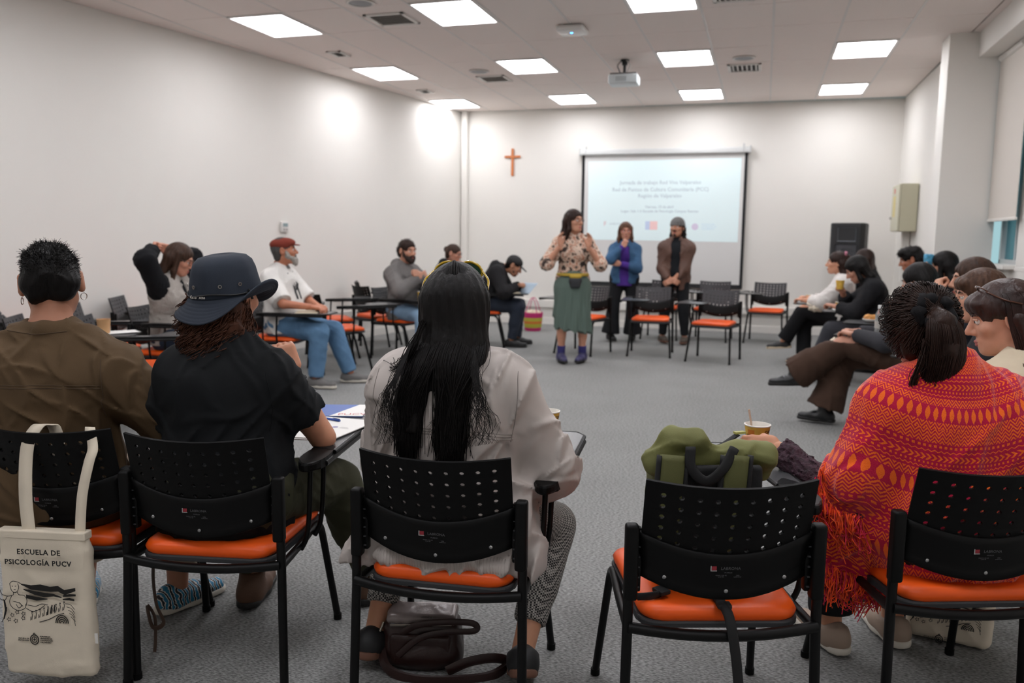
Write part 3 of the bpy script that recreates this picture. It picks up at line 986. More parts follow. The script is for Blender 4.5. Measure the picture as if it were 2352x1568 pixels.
def folds(seed, amp=.004, freq=30, dirs=5):
    """cloth creases: ridged, warped sine sheets"""
    r = np.random.default_rng(seed)
    K = r.normal(size=(dirs, 3)); K /= np.linalg.norm(K, axis=1)[:, None]
    K = K*freq*2.6*r.uniform(.55, 1.2, (dirs, 1)); ph = r.uniform(0, 6.28, dirs)
    def f(P):
        w = np.zeros(P.shape[:-1]); e = np.zeros(P.shape[:-1])
        q0 = P@(K[0]*.31)+1.0; q1 = P@(K[1]*.27)+2.0
        for i in range(dirs):
            q = P@K[i]+ph[i]+1.3*np.sin(q0+i)+.9*np.sin(q1*1.7+2*i)
            env = .5+.5*np.sin(P@(K[(i+2) % dirs]*.35)+ph[i]*2)
            w = np.maximum(w, env*(1-np.abs(np.sin(q*.5)))**2.2)
        return amp*(w*2.0-.55)
    return f
def strands(name, paths, r, mat, parent, taper=.35, seg=3):
    """many thin tapered tubes in one mesh; paths (N,m,3); r base radius or (N,)"""
    P = np.asarray(paths, float)
    N, m, _ = P.shape
    T = np.gradient(P, axis=1); T /= np.linalg.norm(T, axis=2, keepdims=True)+1e-9
    ref = np.broadcast_to(np.array([.31, .87, .37]), T.shape)
    X = np.cross(T, ref); X /= np.linalg.norm(X, axis=2, keepdims=True)+1e-9
    Y = np.cross(T, X)
    rad = (np.broadcast_to(np.asarray(r, float).reshape(-1, 1), (N, 1))*np.linspace(1, taper, m)[None])[..., None]
    ring = [P+rad*(X*math.cos(2*PI*k/seg)+Y*math.sin(2*PI*k/seg)) for k in range(seg)]
    V = np.stack(ring, 2).reshape(-1, 3)
    b = (np.arange(N)[:, None]*m+np.arange(m-1)[None]).reshape(-1, 1)*seg
    Q = np.concatenate([np.concatenate([b+k, b+(k+1) % seg, b+seg+(k+1) % seg, b+seg+k], 1) for k in range(seg)])
    o = mesh_np(name, V, Q, mat, parent)
    o['kind'] = 'stuff'
    return o
# ------------------------------------------------------------------ people
def skin_mat(name, col):
    m = M('skin_'+name, col, .5, spec=.4, var=(28, .05), bump=(260, .06, .001))
    m.node_tree.nodes['Principled BSDF'].inputs['Subsurface Weight'].default_value = .12
    m.node_tree.nodes['Principled BSDF'].inputs['Subsurface Radius'].default_value = (.01, .004, .002)
    return m
def hairmat(name, col, rough=.45):
    m = M('hair_'+name, col, rough, spec=.2, bump=(90, .55, .006), var=(60, .35), stretch=(1, 1, .12))
    return m
eye_white = M('eye_white', 'e6e1da', .3)
eye_dark = M('eye_dark', '22160f', .2)
class Person: pass
def person(label, loc, deg, sex='m', s=1.0, skin='c08a68', hz=.56, lean=0.0, side=0.0, twist=0.0, spine=.50,
           head=(0, 0, 0), neckdir=(0, .35, 1), hl=None, hr=None, el_pole=((-.6, -.4, -.7), (.6, -.4, -.7)),
           handdir=None, curl=(.5, .5), legs=None, knee_pole=None, foot=(0, 0), fpitch=(0, 0), fat=1.0, sw=None, sdrop=.062, h=.012, hh=.0058, hips=None, hidden_hands=False, legk=1.0, headscale=1.0, fine_hands=.0055):
    """all joint targets are in the person's own frame: x right, y forward, z up, origin on the floor below the hips"""
    p = Person()
    p.s, p.sex, p.h, p.hh, p.fat = s, sex, h, hh, fat
    p.skin = skin_mat(skin, skin)
    A = np.array
    fem = sex == 'f'
    p.H = A([0, 0, hz])
    sw = (sw or (.150 if fem else .168))*s
    up = rotm(0, -lean, side)@A([0, 0, 1.])          # spine direction
    p.up = up
    p.N = p.H+up*spine*s                               # base of the neck
    p.Ch = p.H+up*spine*s*.70
    p.Wa = p.H+up*spine*s*.34
    R = rotm(twist, -lean, side); p.RT = R
    p.S = [p.N+R@A([sg*sw, -.005, -sdrop*s]) for sg in (-1, 1)]
    nd = nrm3(R@np.asarray(neckdir, float))
    p.Hd = p.N+nd*.185*s*headscale
    p.RH = rotm(math.radians(head[0]), math.radians(head[1]), math.radians(head[2]))
    p.hs = s*headscale
    hw = (.095 if fem else .088)*s
    p.hip = [p.H+rotm(twist*.2)@A([sg*hw, 0, 0]) for sg in (-1, 1)]
    l1, l2 = .29*s, .255*s
    hl = (-.28, .12, hz-.02) if hl is None else hl
    hr = (.28, .12, hz-.02) if hr is None else hr
    p.E, p.W = [None]*2, [None]*2
    for i, (t, po) in enumerate(zip((hl, hr), el_pole)):
        p.E[i], p.W[i] = ik(p.S[i], t, l1, l2, po)
    t1, t2 = .44*s*legk, .43*s*legk
    legs = legs or [(-.12, .42, .08), (.12, .42, .08)]
    kp = knee_pole or [(-.1, 1, .8), (.1, 1, .8)]
    p.K, p.A = [None]*2, [None]*2
    for i in (0, 1):
        p.K[i], p.A[i] = ik(p.hip[i], legs[i], t1, t2, kp[i])
    p.foot = [nrm3(A([math.sin(math.radians(-f)), math.cos(math.radians(-f)), 0]))*math.cos(math.radians(fp))+A([0, 0, math.sin(math.radians(fp))]) for f, fp in zip(foot, fpitch)]
    # --- body
    f_ = fat
    F3 = R@A([0, 1., 0]); X3 = R@A([1., 0, 0])
    p.F3, p.X3 = F3, X3
    B = p.torso_prims = lambda g=0.0, k=.06: [
        rc(p.H+up*.01-X3*.06*s, p.H+up*.01+X3*.06*s, (.118 if fem else .108)*s*f_+g, k=k, sq=(F3, .88)),
        rc(p.H+up*.06*s, p.Wa, (.135 if fem else .132)*s*f_+g, (.120 if fem else .130)*s*f_+g, k=k, sq=(F3, .80)),
        rc(p.Wa, p.Ch, (.120 if fem else .130)*s*f_+g, (.142 if fem else .155)*s*(.6+.4*f_)+g, k=k, sq=(F3, .76)),
        rc(p.Ch-X3*.05*s, p.Ch+X3*.05*s, (.112 if fem else .122)*s+g, k=k, sq=(F3, .88)),
        rc(p.S[0]+X3*.035*s, p.S[1]-X3*.035*s, .066*s+g, k=k),
        rc(p.N+up*.015*s-X3*.03*s, p.S[0]+up*.012*s, .050*s+g, .050*s+g, k=k*.8),
        rc(p.N+up*.015*s+X3*.03*s, p.S[1]+up*.012*s, .050*s+g, .050*s+g, k=k*.8)] + (
        [el(p.Ch+F3*.085*s+X3*sg*.075*s-up*.02*s, A([.062, .055, .062])*s+g, k=.05) for sg in (-1, 1)] if fem else []) + (
        [el(p.Wa+F3*.05*s-up*.03*s, A([.13, .10, .14])*s*f_+g, k=.08)] if f_ > 1.08 else [])
    neck = rc(p.N+up*.01, p.Hd+p.RH@A([0, -.022, -.055])*p.hs, (.052 if fem else .060)*s, (.048 if fem else .055)*s, k=.035)
    p.neck = neck
    pr = p.torso_prims()+[neck]
    for i in (0, 1):
        pr += [rc(p.S[i], p.E[i], .048*s, .040*s, k=.03), rc(p.E[i], p.W[i], .041*s, .026*s, k=.02),
               rc(p.hip[i], p.K[i], .082*s*min(f_, 1.1), .056*s, k=.05), rc(p.K[i], p.A[i], .054*s, .036*s, k=.03),
               rc(p.K[i]*.85+p.A[i]*.15-p.foot[i]*.004, p.K[i]*.5+p.A[i]*.5-p.foot[i]*.010, .046*s, .040*s, k=.04)]
        a = p.A[i]; fd = p.foot[i]; dn = nrm3(np.cross(np.cross(fd, [0, 0, 1]), fd))
        heel = a-fd*.035*s-dn*.045*s
        pr += [rc(heel, a+fd*.13*s-dn*.055*s, .034*s, .026*s, k=.03)]
    parts = [surf(pr, h)]
    # --- head (finer)
    hp = p.head_prims = head_prims(p)
    parts.append(surf(hp+[rc(p.N*.55+p.Hd*.45-nd*.02, p.Hd+p.RH@A([0, -.022, -.055])*p.hs, (.052 if fem else .060)*s, (.048 if fem else .055)*s, k=.03)], hh))
    # --- hands
    for i in (0, 1):
        if hidden_hands is True or hidden_hands == i+2: continue
        hd = handdir[i] if handdir and handdir[i] is not None else (nrm3(p.W[i]-p.E[i]), None)
        parts.append(surf(hand_prims(p, i, hd, curl[i]), fine_hands))
    V, Q = join(parts)
    o = mesh_np('person', V, Q, p.skin)
    o.location = (loc[0], loc[1], loc[2] if len(loc) > 2 else 0)
    o.rotation_euler = (0, 0, math.radians(deg))
    tag(o, label, 'person', 'people in the room')
    del o['group']
    p.o = o
    return p
def head_prims(p):
    A = np.array
    sc = p.hs; R = p.RH; c = p.Hd
    L = lambda *v: c+R@(A(v)*sc)
    fem = p.sex == 'f'
    j = .92 if fem else 1.0
    q = [el(L(0, -.012, .035), A([.077, .096, .088])*sc, R, k=.03),
         el(L(0, .028, -.02), A([.064, .068, .085])*sc, R, k=.03),
         el(L(0, .045, -.075), A([.044*j, .042, .038])*sc, R, k=.03),
         rc(L(-.050, -.005, -.05), L(-.02, .06, -.095), .018*sc*j, .016*sc*j, k=.03),
         rc(L(.050, -.005, -.05), L(.02, .06, -.095), .018*sc*j, .016*sc*j, k=.03),
         el(L(0, .074, -.095), A([.020, .017, .016])*sc, R, k=.02),
         rc(L(-.036, .083, .032), L(.036, .083, .032), .010*sc*(.8 if fem else 1.1), k=.02),
         el(L(-.045, .062, -.018), A([.022, .022, .02])*sc, R, k=.02), el(L(.045, .062, -.018), A([.022, .022, .02])*sc, R, k=.02),
         el(L(-.032, .100, .010), A([.018, .017, .013])*sc, R, k=.012, op='sub'), el(L(.032, .100, .010), A([.018, .017, .013])*sc, R, k=.012, op='sub'),
         rc(L(0, .092, .018), L(0, .116, -.024), .0085*sc, .0125*sc, k=.012),
         rc(L(-.012, .100, -.030), L(.012, .100, -.030), .0095*sc, k=.008),
         rc(L(-.018, .088, -.060), L(.018, .088, -.060), .0085*sc, k=.010), rc(L(-.014, .086, -.073), L(.014, .086, -.073), .0085*sc, k=.010),
         rc(L(-.022, .100, -.0665), L(.022, .100, -.0665), .0035*sc, k=.006, op='sub')]
    for sg in (-1, 1):
        Re = R@rotm(sg*-.35, 0, 0)
        q += [el(L(sg*.083, -.012, .002), A([.013, .023, .036])*sc, Re, k=.01), el(L(sg*.094, -.006, .006), A([.007, .011, .019])*sc, Re, k=.008, op='sub')]
    return q
def face(p, brow='2a1c14', lips='a5564c', eyes=True, open_=1.0):
    A = np.array
    sc = p.hs; R = p.RH; c = p.Hd
    L = lambda *v: c+R@(A(v)*sc)
    for sg in (-1, 1):
        if eyes:
            V, Q = surf([el(L(sg*.031, .081, .010), A([.0135, .0125, .0125])*sc, R, k=.002)], .0035)
            e = mesh_np('eye', V, Q, eye_white, p.o)
            V, Q = surf([el(L(sg*.0305, .0915, .010), A([.0058, .0035, .0058])*sc, R, k=.002)], .002)
            mesh_np('iris', V, Q, eye_dark, e)
            V, Q = surf([rc(L(sg*.018, .0935, .0185), L(sg*.045, .086, .0165), .0042*sc, k=.004)], .003)
            mesh_np('eyelid', V, Q, p.skin, p.o)
        V, Q = surf([rc(L(sg*.014, .095, .030), L(sg*.034, .0945, .036), .0042*sc, k=.004), rc(L(sg*.034, .0945, .036), L(sg*.052, .082, .030), .0042*sc, .002*sc, k=.004)], .003)
        mesh_np('eyebrow', V, Q, M('brow_'+brow, brow, .8), p.o)
    V, Q = surf([rc(L(-.021, .0925, -.0615), L(0, .0985, -.0605), .003*sc, .0055*sc, k=.004), rc(L(.021, .0925, -.0615), L(0, .0985, -.0605), .003*sc, .0055*sc, k=.004),
                 rc(L(-.019, .0915, -.0705), L(0, .0965, -.0725), .003*sc, .006*sc, k=.004), rc(L(.019, .0915, -.0705), L(0, .0965, -.0725), .003*sc, .006*sc, k=.004)], .0028)
    mesh_np('lips', V, Q, M('lips_'+lips, lips, .45), p.o)
def hand_frame(p, i, hd):
    d, palm = hd
    d = nrm3(d)
    # default: palm faces down / inwards
    pal = np.array([0, 0, -1.]) if palm is None else nrm3(palm)
    if abs(d@pal) > .95: pal = np.array([0, 1., 0])
    back = -nrm3(pal-d*(pal@d))
    x = np.cross(d, back)                      # right-hand side when the back is up
    return np.stack([x, d, back], 1)
def hand_prims(p, i, hd, curl):
    A = np.array
    R = hand_frame(p, i, hd); s = p.s*(.93 if p.sex == 'f' else 1.0); w = p.W[i]
    L = lambda *v: w+R@(A(v, float)*s)
    th = 1 if i == 0 else -1                   # thumb side: left hand +x, right hand -x (palm down)
    q = [rc(w-R[:, 1]*.03, L(0, .01, 0), .026*s, .024*s, k=.015, sq=(R[:, 2], .8)),
         bx(L(0, .052, 0), A([.040, .045, .0135])*s, .013*s, R, k=.02),
         el(L(th*.026, .035, -.006), A([.018, .03, .016])*s, R, k=.015)]
    for n, (fx, ln) in enumerate(((.030, .070), (.010, .080), (-.010, .076), (-.029, .060))):
        x = fx*th
        a = L(x, .088, .001); ang = -.15; pts = [a]
        for sgi, fr in enumerate((.42, .32, .26)):
            ang += curl*(.85, 1.0, .75)[sgi]*(1+.06*n)
            a = a+R@(A([x*.06, math.cos(ang), -math.sin(ang)])*ln*fr*s); pts.append(a)
        for m in range(3): q.append(rc(pts[m], pts[m+1], (.0092-.0008*m)*s, (.0085-.0008*m)*s, k=.006))
    a = L(th*.030, .022, -.006); b = L(th*(.055-.012*curl), .052, -.014-.012*curl); c = L(th*(.058-.03*curl), .080, -.022-.016*curl)
    q += [rc(a, b, .0135*s, .011*s, k=.01), rc(b, c, .0105*s, .0085*s, k=.006)]
    return q
# ---- clothes
def top(p, name, mat, sleeve=2.0, g=.016, hem=.0, disp=None, h=None, collar=None, loose=1.0, extra=None, cuff=0.0, slv=None, neckcut=.055, cmat=None):
    """sleeve: 1 = to the elbow, 2 = to the wrist (fractions allowed); hem: how far below the hips (m)"""
    s = p.s; A = np.array
    pr = p.torso_prims(g)
    if hem > 0:
        _o = p.F3*.03*s if p.H[2] < .7 else p.F3*0
        pr.append(rc(p.H+p.up*.05*s+_o, p.H-A([0, 0, hem])+_o, (.150 if p.sex == 'f' else .142)*s*p.fat+g, (.165)*s*p.fat+g, k=.06, sq=(p.F3, .82)))
    pr.append(rc(p.N+p.up*.03*s, p.N+p.up*.09*s, neckcut*s, k=.012, op='sub')) if collar is None else None
    for i in (0, 1):
        sl = sleeve if slv is None else slv[i]
        d1 = p.E[i]-p.S[i]
        e1 = p.S[i]+d1*min(sl, 1.0)
        r0, r1, r2 = .060*s*loose+g*.8, .054*s*loose+g*.6, .036*s*loose+g*.5
        if sl <= 1.0:
            pr.append(rc(p.S[i], p.S[i]+d1*sl*1.1, r0, r0*.98, k=.04, clips=[(e1, d1)]))
        else:
            pr.append(rc(p.S[i], p.E[i], r0, r1, k=.04))
            d2 = p.W[i]-p.E[i]; e2 = p.E[i]+d2*(sl-1)
            pr.append(rc(p.E[i], p.E[i]+d2*min(1.1, (sl-1)*1.08), r1, r1+(r2-r1)*(sl-1)+cuff, k=.03, clips=[(e2, d2)]))
    if collar == 'shirt':
        for sg in (-1, 1):
            pr.append(rc(p.N+p.up*.035*s-p.F3*.055*s+p.X3*sg*.02, p.N+p.up*.028*s+p.F3*.05*s+p.X3*sg*.05*s, .020*s, .018*s, k=.02))
            pr.append(rc(p.N+p.up*.035*s-p.F3*.058*s, p.N+p.up*.038*s-p.F3*.03*s+p.X3*sg*.055*s, .022*s, .022*s, k=.02))
    if collar == 'turtle':
        pr.append(rc(p.N, p.N+nrm3(p.Hd-p.N)*.09*s, .068*s, .064*s, k=.02, clips=[(p.N+nrm3(p.Hd-p.N)*.085*s, p.Hd-p.N)]))
    if collar == 'hood':
        pr.append(el(p.N-p.F3*.075*s+p.up*.015*s, A([.11, .055, .075])*s, p.RT, k=.04))
        for sg in (-1, 1):
            pr.append(rc(p.N-p.F3*.05*s+p.X3*sg*.075*s+p.up*.045*s, p.N+p.F3*.075*s+p.X3*sg*.045*s-p.up*.01, .034*s, .026*s, k=.03))
    if extra: pr += extra
    zc = p.H[2]-hem if hem > 0 else p.H[2]-.06*s
    pr.append(half([0, 0, zc], [0, 0, -1]))
    V, Q = surf(pr, h or p.h*.9, disp)
    return mesh_np(name, V, Q, mat, p.o)
def trousers(p, name, mat, length=.93, g=.014, flare=0.0, disp=None, h=None, sk=1.0, waist=.07):
    s = p.s; pr = p.torso_prims(g*.8)[:2]
    for i in (0, 1):
        d = p.A[i]-p.K[i]; e = p.K[i]+d*length
        pr += [rc(p.hip[i], p.K[i], .092*s*sk*min(p.fat, 1.1)+g*.6, .064*s*sk+g*.5, k=.05),
               rc(p.K[i], p.K[i]+d*min(1.06, length*1.06), .063*s*sk+g*.5, (.046*s+flare)*sk+g*.5, k=.04, clips=[(e, d)])]
        pr.append(rc(p.K[i]*.85+p.A[i]*.15-p.foot[i]*.004, p.K[i]*.5+p.A[i]*.5-p.foot[i]*.010, .050*s+g, .043*s+g, k=.04, clips=[(e, d)]))
    pr.append(half([0, 0, p.H[2]+waist*s*1.6], [0, 0, 1]))
    V, Q = surf(pr, h or p.h, disp)
    return mesh_np(name, V, Q, mat, p.o)
def shoes(p, mat, sole, height=.06, h=.006, size=1.0, toe=None, boot=0.0, smat2=None):
    s = p.s*size; A = np.array; out = []
    for i in (0, 1):
        a = p.A[i]; fd = p.foot[i]; sd = nrm3(np.cross(fd, [0, 0, 1])); up = nrm3(np.cross(sd, fd))
        b = a-up*.078*p.s
        R = np.stack([sd, fd, up], 1)
        sol = b+up*.012
        pr = [rc(sol-fd*.045*s+up*.03, sol+fd*.06*s+up*.028, .040*s, .042*s, k=.03, sq=(up, .9)), rc(sol+fd*.05*s+up*.02, sol+fd*.155*s+up*.018, .044*s, .034*s, k=.03, sq=(up, .75)),
              rc(a-fd*.036*s-up*.05, a-fd*.034*s-up*.018, .042*s, .037*s, k=.02), rc(a-fd*.012-up*.035, a+up*(-.012+boot), .044*s, .046*s, k=.03, clips=[(a+up*(-.012+boot), up)]), half(sol-up*.002, -up)]
        V, Q = surf(pr, h)
        sh = mesh_np('shoe', V, Q, mat, p.o)
        pr = [rc(sol-fd*.048*s, sol+fd*.05*s, .043*s, .044*s, k=.02), rc(sol+fd*.05*s, sol+fd*.158*s, .046*s, .036*s, k=.02), half(sol+up*.012, up), half(sol-up*.014, -up)]
        V, Q = surf(pr, h)
        mesh_np('sole', V, Q, sole, sh)
        out.append(sh)
        if boot == 0 and smat2:
            bm = bmesh.new()
            for k in range(4):
                q = a+fd*(.035+.022*k)*s-up*(.018+.010*k)*s
                add_tube(bm, [q-sd*.022*s, q+up*.006, q+sd*.022*s], .0028, 5)
            mesh_bm('laces', bm, smat2, sh, True)
    return out
def headL(p):
    return lambda *v: p.Hd+p.RH@(np.array(v, float)*p.hs)
def cap_hair(p, g=.014, front=.055, side=.0, back=-.06, k=.02, extra=None, part=None, ears=False):
    """hair mass hugging the skull; front: hairline height, back: nape height"""
    L = headL(p); A = np.array; R = p.RH; sc = p.hs
    pr = [el(L(0, -.014, .037), (A([.077, .096, .088])+g)*sc, R, k=.03),
          rc(L(-.045, -.06, .0), L(-.04, -.062, back), (.036+g)*sc, (.03+g*.6)*sc, k=.03), rc(L(.045, -.06, .0), L(.04, -.062, back), (.036+g)*sc, (.03+g*.6)*sc, k=.03)]
    if extra: pr += extra
    pr += [el(L(0, .098, front-.085), A([.066, .055, .085])*sc, R, k=.025, op='sub'),
           el(L(-.088, .035, -.04+side), A([.035, .045, .06])*sc, R, k=.015, op='sub'), el(L(.088, .035, -.04+side), A([.035, .045, .06])*sc, R, k=.015, op='sub')]
    if ears: pr += [el(L(sg*.098, -.006, -.004), A([.026, .032, .050])*sc, R, k=.008, op='sub') for sg in (-1, 1)]
    return pr
def hair_grooves(p, amp=.003, n=26):
    R, c, s = p.RH, p.Hd, p.hs
    def f(P):
        q = (P-c)@R/s
        a = np.arctan2(q[..., 0], -(q[..., 1]+.01))
        z = q[..., 2]
        fade = np.clip((.135-z)/.05, .1, 1)
        return amp*fade*(.6*np.sin(n*a+2.2*np.sin(z*16)+1)+.4*np.sin(1.9*n*a+1.7*np.sin(z*11+2)))
    return f
def put_hair(p, prims, mat, h=None, disp=None, name='hair'):
    disp = hair_grooves(p) if disp is None or disp is True else disp
    V, Q = surf(prims, h or p.hh*1.1, disp)
    return mesh_np(name, V, Q, mat, p.o)
def glasses(p, mat, w=.027, hgt=.021, lens=None, on_head=False, round_=True, dz=0):
    L = headL(p)
    if on_head:
        base = lambda x, z: L(x*1.25, .058-abs(x)*.35+.0*z, .112+z*.55-abs(x)*.25)
    else:
        base = lambda x, z: L(x, .108-abs(x)*.20, .009+z+dz)
    bm = bmesh.new()
    for sg in (-1, 1):
        n = 20
        pts = [base(sg*.033+w*math.cos(2*PI*k/n)*(1 if round_ else max(-1, min(1, 1.25*1))), hgt*math.sin(2*PI*k/n)) for k in range(n)]
        add_tube(bm, pts, .0022*p.hs*(1.6 if on_head else 1), 6, closed=True)
        e = base(sg*(.033+w), .004)
        if on_head: add_tube(bm, smooth_path([e, L(sg*.088, .0, .075), L(sg*.086, -.045, .055)], 5), .003, 6)
        else: add_tube(bm, smooth_path([e, L(sg*.080, .06, .016), L(sg*.083, -.01, .018)], 5), .002, 6)
    add_tube(bm, [base(-.033+w, .006) , base(0, .010), base(.033-w, .006)], .002, 6)
    g = mesh_bm('glasses', bm, mat, p.o, True, False)
    if lens:
        for sg in (-1, 1):
            bm = bmesh.new()
            bm.faces.new([bm.verts.new(base(sg*.033+w*.96*math.cos(2*PI*k/16), hgt*.96*math.sin(2*PI*k/16))) for k in range(16)])
            o = mesh_bm('lens', bm, lens, g)
            md = o.modifiers.new('thick', 'SOLIDIFY'); md.thickness = .0015
    return g
# ------------------------------------------------------------------ hair strands, seams, hats
from mathutils.bvhtree import BVHTree
def cr(ctrl, m):
    """ctrl (N,c,3) Catmull-Rom -> (N,m,3)"""
    C = np.concatenate([2*ctrl[:, :1]-ctrl[:, 1:2], ctrl, 2*ctrl[:, -1:]-ctrl[:, -2:-1]], 1)
    n = ctrl.shape[1]-1
    t = np.linspace(0, n-1e-6, m); i = t.astype(int); f = (t-i)[None, :, None]
    p0, p1, p2, p3 = C[:, i], C[:, i+1], C[:, i+2], C[:, i+3]
    return .5*((2*p1)+(-p0+p2)*f+(2*p0-5*p1+4*p2-p3)*f*f+(-p0+3*p1-3*p2+p3)*f**3)
def mesh_arrays(o):
    me = o.data; n = len(me.vertices)
    V = np.empty(n*3, np.float32); me.vertices.foreach_get('co', V)
    Nn = np.empty(n*3, np.float32); me.vertices.foreach_get('normal', Nn)
    return V.reshape(-1, 3), Nn.reshape(-1, 3)
def fuzz(p, ho, n, length, r, mat, seed=1, rnd=.5, droop=0.0, keep=None, name='hair_tufts', segs=4, comb=(0, 0, 0), wfn=None):
    V, Nn = mesh_arrays(ho)
    g = np.random.default_rng(seed)
    if keep is not None:
        k = keep(V); V, Nn = V[k], Nn[k]
    i = g.integers(0, len(V), n)
    d = Nn[i]+g.normal(0, rnd, (n, 3))+np.asarray(comb)
    d /= np.linalg.norm(d, axis=1)[:, None]
    L = (length*g.uniform(.4, 1.2, n)*(1 if wfn is None else wfn(V[i])))[:, None]
    t = np.linspace(0, 1, segs)[None, :, None]
    side = g.normal(0, .25, (n, 3))
    P = (V[i]-Nn[i]*.004)[:, None]+t*(L*d)[:, None]+t*t*((L*side)[:, None]+np.array([0, 0, -droop])*L[:, None])
    return strands(name, P, r, mat, p.o)
def seam(o, pts, dirv, r=.0016, mat=None, name='seam', n=40, lift=.0004):
    """thin stitched line: pts (polyline, local to o's person) shot along dirv onto the garment o"""
    me = o.data
    bvh = BVHTree.FromPolygons([v.co for v in me.vertices], [tuple(q.vertices) for q in me.polygons])
    P = smooth_path(pts, max(2, n//max(1, len(pts)-1)))
    out = []
    for q in P:
        h, nn, _, _ = bvh.ray_cast(Vector(q), Vector(dirv))
        if h is not None: out.append(h+nn*lift)
    if len(out) < 3: return
    bm = bmesh.new(); add_tube(bm, out, r, 5)
    return mesh_bm(name, bm, mat or o.data.materials[0], o, True, False)
def long_hair(p, mat, length=.34, width=.085, back=.10, front=.06, spread=1.0, part=0, extra=None, side_front=True, hl_front=.055, tip=None, g=.016, disp=True):
    """straight loose hair: cap + curtain behind the shoulders (+ side locks framing the face)"""
    L = headL(p); s = p.hs
    pr = cap_hair(p, g, hl_front)
    z1 = np.array([0, 0, -1.])
    bk = -p.F3
    for sx in (-1, -.35, .35, 1):
        a = L(sx*.062, -.055, -.01); b = L(sx*.075, -.075, -.12)
        tipp = (p.N+p.X3*sx*width*spread*s+bk*(back)*s+z1*(length-.13)*s) if tip is None else np.asarray(tip)+p.X3*sx*width*s
        pr += [rc(a, b, .040*s, .036*s, k=.03), rc(b, tipp, .036*s, .022*s, k=.03)]
    if side_front:
        for sg in (-1, 1):
            pr += [rc(L(sg*.080, .01, .055), L(sg*.088, .015, -.09), .020*s, .022*s, k=.02), rc(L(sg*.088, .015, -.09), p.N+p.X3*sg*.10*s+p.F3*front*s-p.up*.08*s, .022*s, .016*s, k=.02)]
    if extra: pr += extra
    return put_hair(p, pr, mat)
def bucket_hat(p, mat, tilt=(0, 0, 0), lift=.05, r=.098):
    R = p.RH@rotm(*[math.radians(a) for a in tilt])
    c = p.Hd+p.RH@np.array([0, -.012, lift])*p.hs
    def X(bm):
        for v in bm.verts: v.co = Vector(c+R@np.array(v.co)*p.hs)
    bm = bmesh.new()
    add_lathe(bm, [(r*1.09, -.012), (r*1.08, .0), (r*1.03, .03), (r*.96, .066), (r*.87, .090), (r*.72, .105), (r*.45, .112), (.002, .114)], 40, caps=False)
    for v in bm.verts:
        a = math.atan2(v.co.y, v.co.x)
        v.co.y *= 1.16
        if .02 < v.co.z < .11:
            k = 1+.018*math.sin(a*5+v.co.z*30)+.014*math.sin(a*9+1)
            v.co.x *= k; v.co.y *= k
    X(bm)
    h = mesh_bm('bucket_hat', bm, mat, p.o, True, False)
    h.modifiers.new('t', 'SOLIDIFY').thickness = .004
    bm = bmesh.new()
    prof = []
    for k in range(22):
        t = k/21
        prof.append((r*1.075+.050*t+.0012*(k % 3 == 0), -.006-.060*t**.9))
    add_lathe(bm, prof, 56, caps=False)
    for v in bm.verts:
        a = math.atan2(v.co.y, v.co.x); t = max(0, (math.hypot(v.co.x, v.co.y)-r*1.075)/.050)
        v.co.y *= 1.13
        v.co.z += .012*t*math.sin(2*a+.5)+.085*t**1.5*max(0, math.cos(a-.1))**2
        q = 1+.03*t*math.sin(3*a)-.06*t**1.5*max(0, math.cos(a-.1))**2
        v.co.x *= q; v.co.y *= q
    X(bm)
    b = mesh_bm('brim', bm, mat, h, True, False)
    b.modifiers.new('t', 'SOLIDIFY').thickness = .004
    for k, a in enumerate((-2.35, -1.75, -2.8, -.9, -.35)):
        bm = bmesh.new()
        add_lathe(bm, [(.0035, -.001), (.006, -.001), (.006, .001), (.0035, .001)], 12, caps=False)
        M4 = Matrix.Translation((r*1.07*math.cos(a), r*1.07*1.16*math.sin(a), .028)) @ Matrix.Rotation(a, 4, 'Z') @ Matrix.Rotation(PI/2, 4, 'Y')
        bmesh.ops.transform(bm, matrix=M4, verts=bm.verts); X(bm)
        mesh_bm('eyelet', bm, M('eyelet_steel', 'b9b4ac', .3, 1), h, True)
    bm = bmesh.new()
    add_tube(bm, [(r*1.105*math.cos(a), r*1.105*1.16*math.sin(a), .001+.004*math.sin(a*4)) for a in np.linspace(-PI, PI, 40, endpoint=False)], .0028, 5, closed=True); X(bm)
    mesh_bm('hat_cord', bm, M('cord_black', '121214', .7), h, True)
    bm = bmesh.new()
    for dz in (0, .012): add_tube(bm, [(r*1.13*math.cos(.0+dz*8), r*1.13*1.16*math.sin(-.25+dz*8), -.004+dz), (r*1.2*math.cos(-.1), r*1.2*1.16*math.sin(-.1), -.012-dz)], .004, 6)
    X(bm); mesh_bm('cord_toggle', bm, M('cord_black', '121214', .7), h, True)
    for tx_, a in (('Cerro', -1.75), ('Alto', -1.42)):
        q = Vector((r*1.13*math.cos(a), r*1.13*1.16*math.sin(a), -.006))
        t = text_obj('hat_text', tx_, .0125, M('hat_lettering', 'cfc9c0', .6), h, (0, 0, 0), (0, 0, 0))
        Mx = Matrix.Translation(q) @ Matrix.Rotation(a+PI/2, 4, 'Z') @ Matrix.Rotation(math.radians(72), 4, 'X')
        Rb = Matrix([list(row) for row in R]).to_4x4(); Rb.translation = Vector(c)
        t.matrix_local = Rb @ Mx
    return h
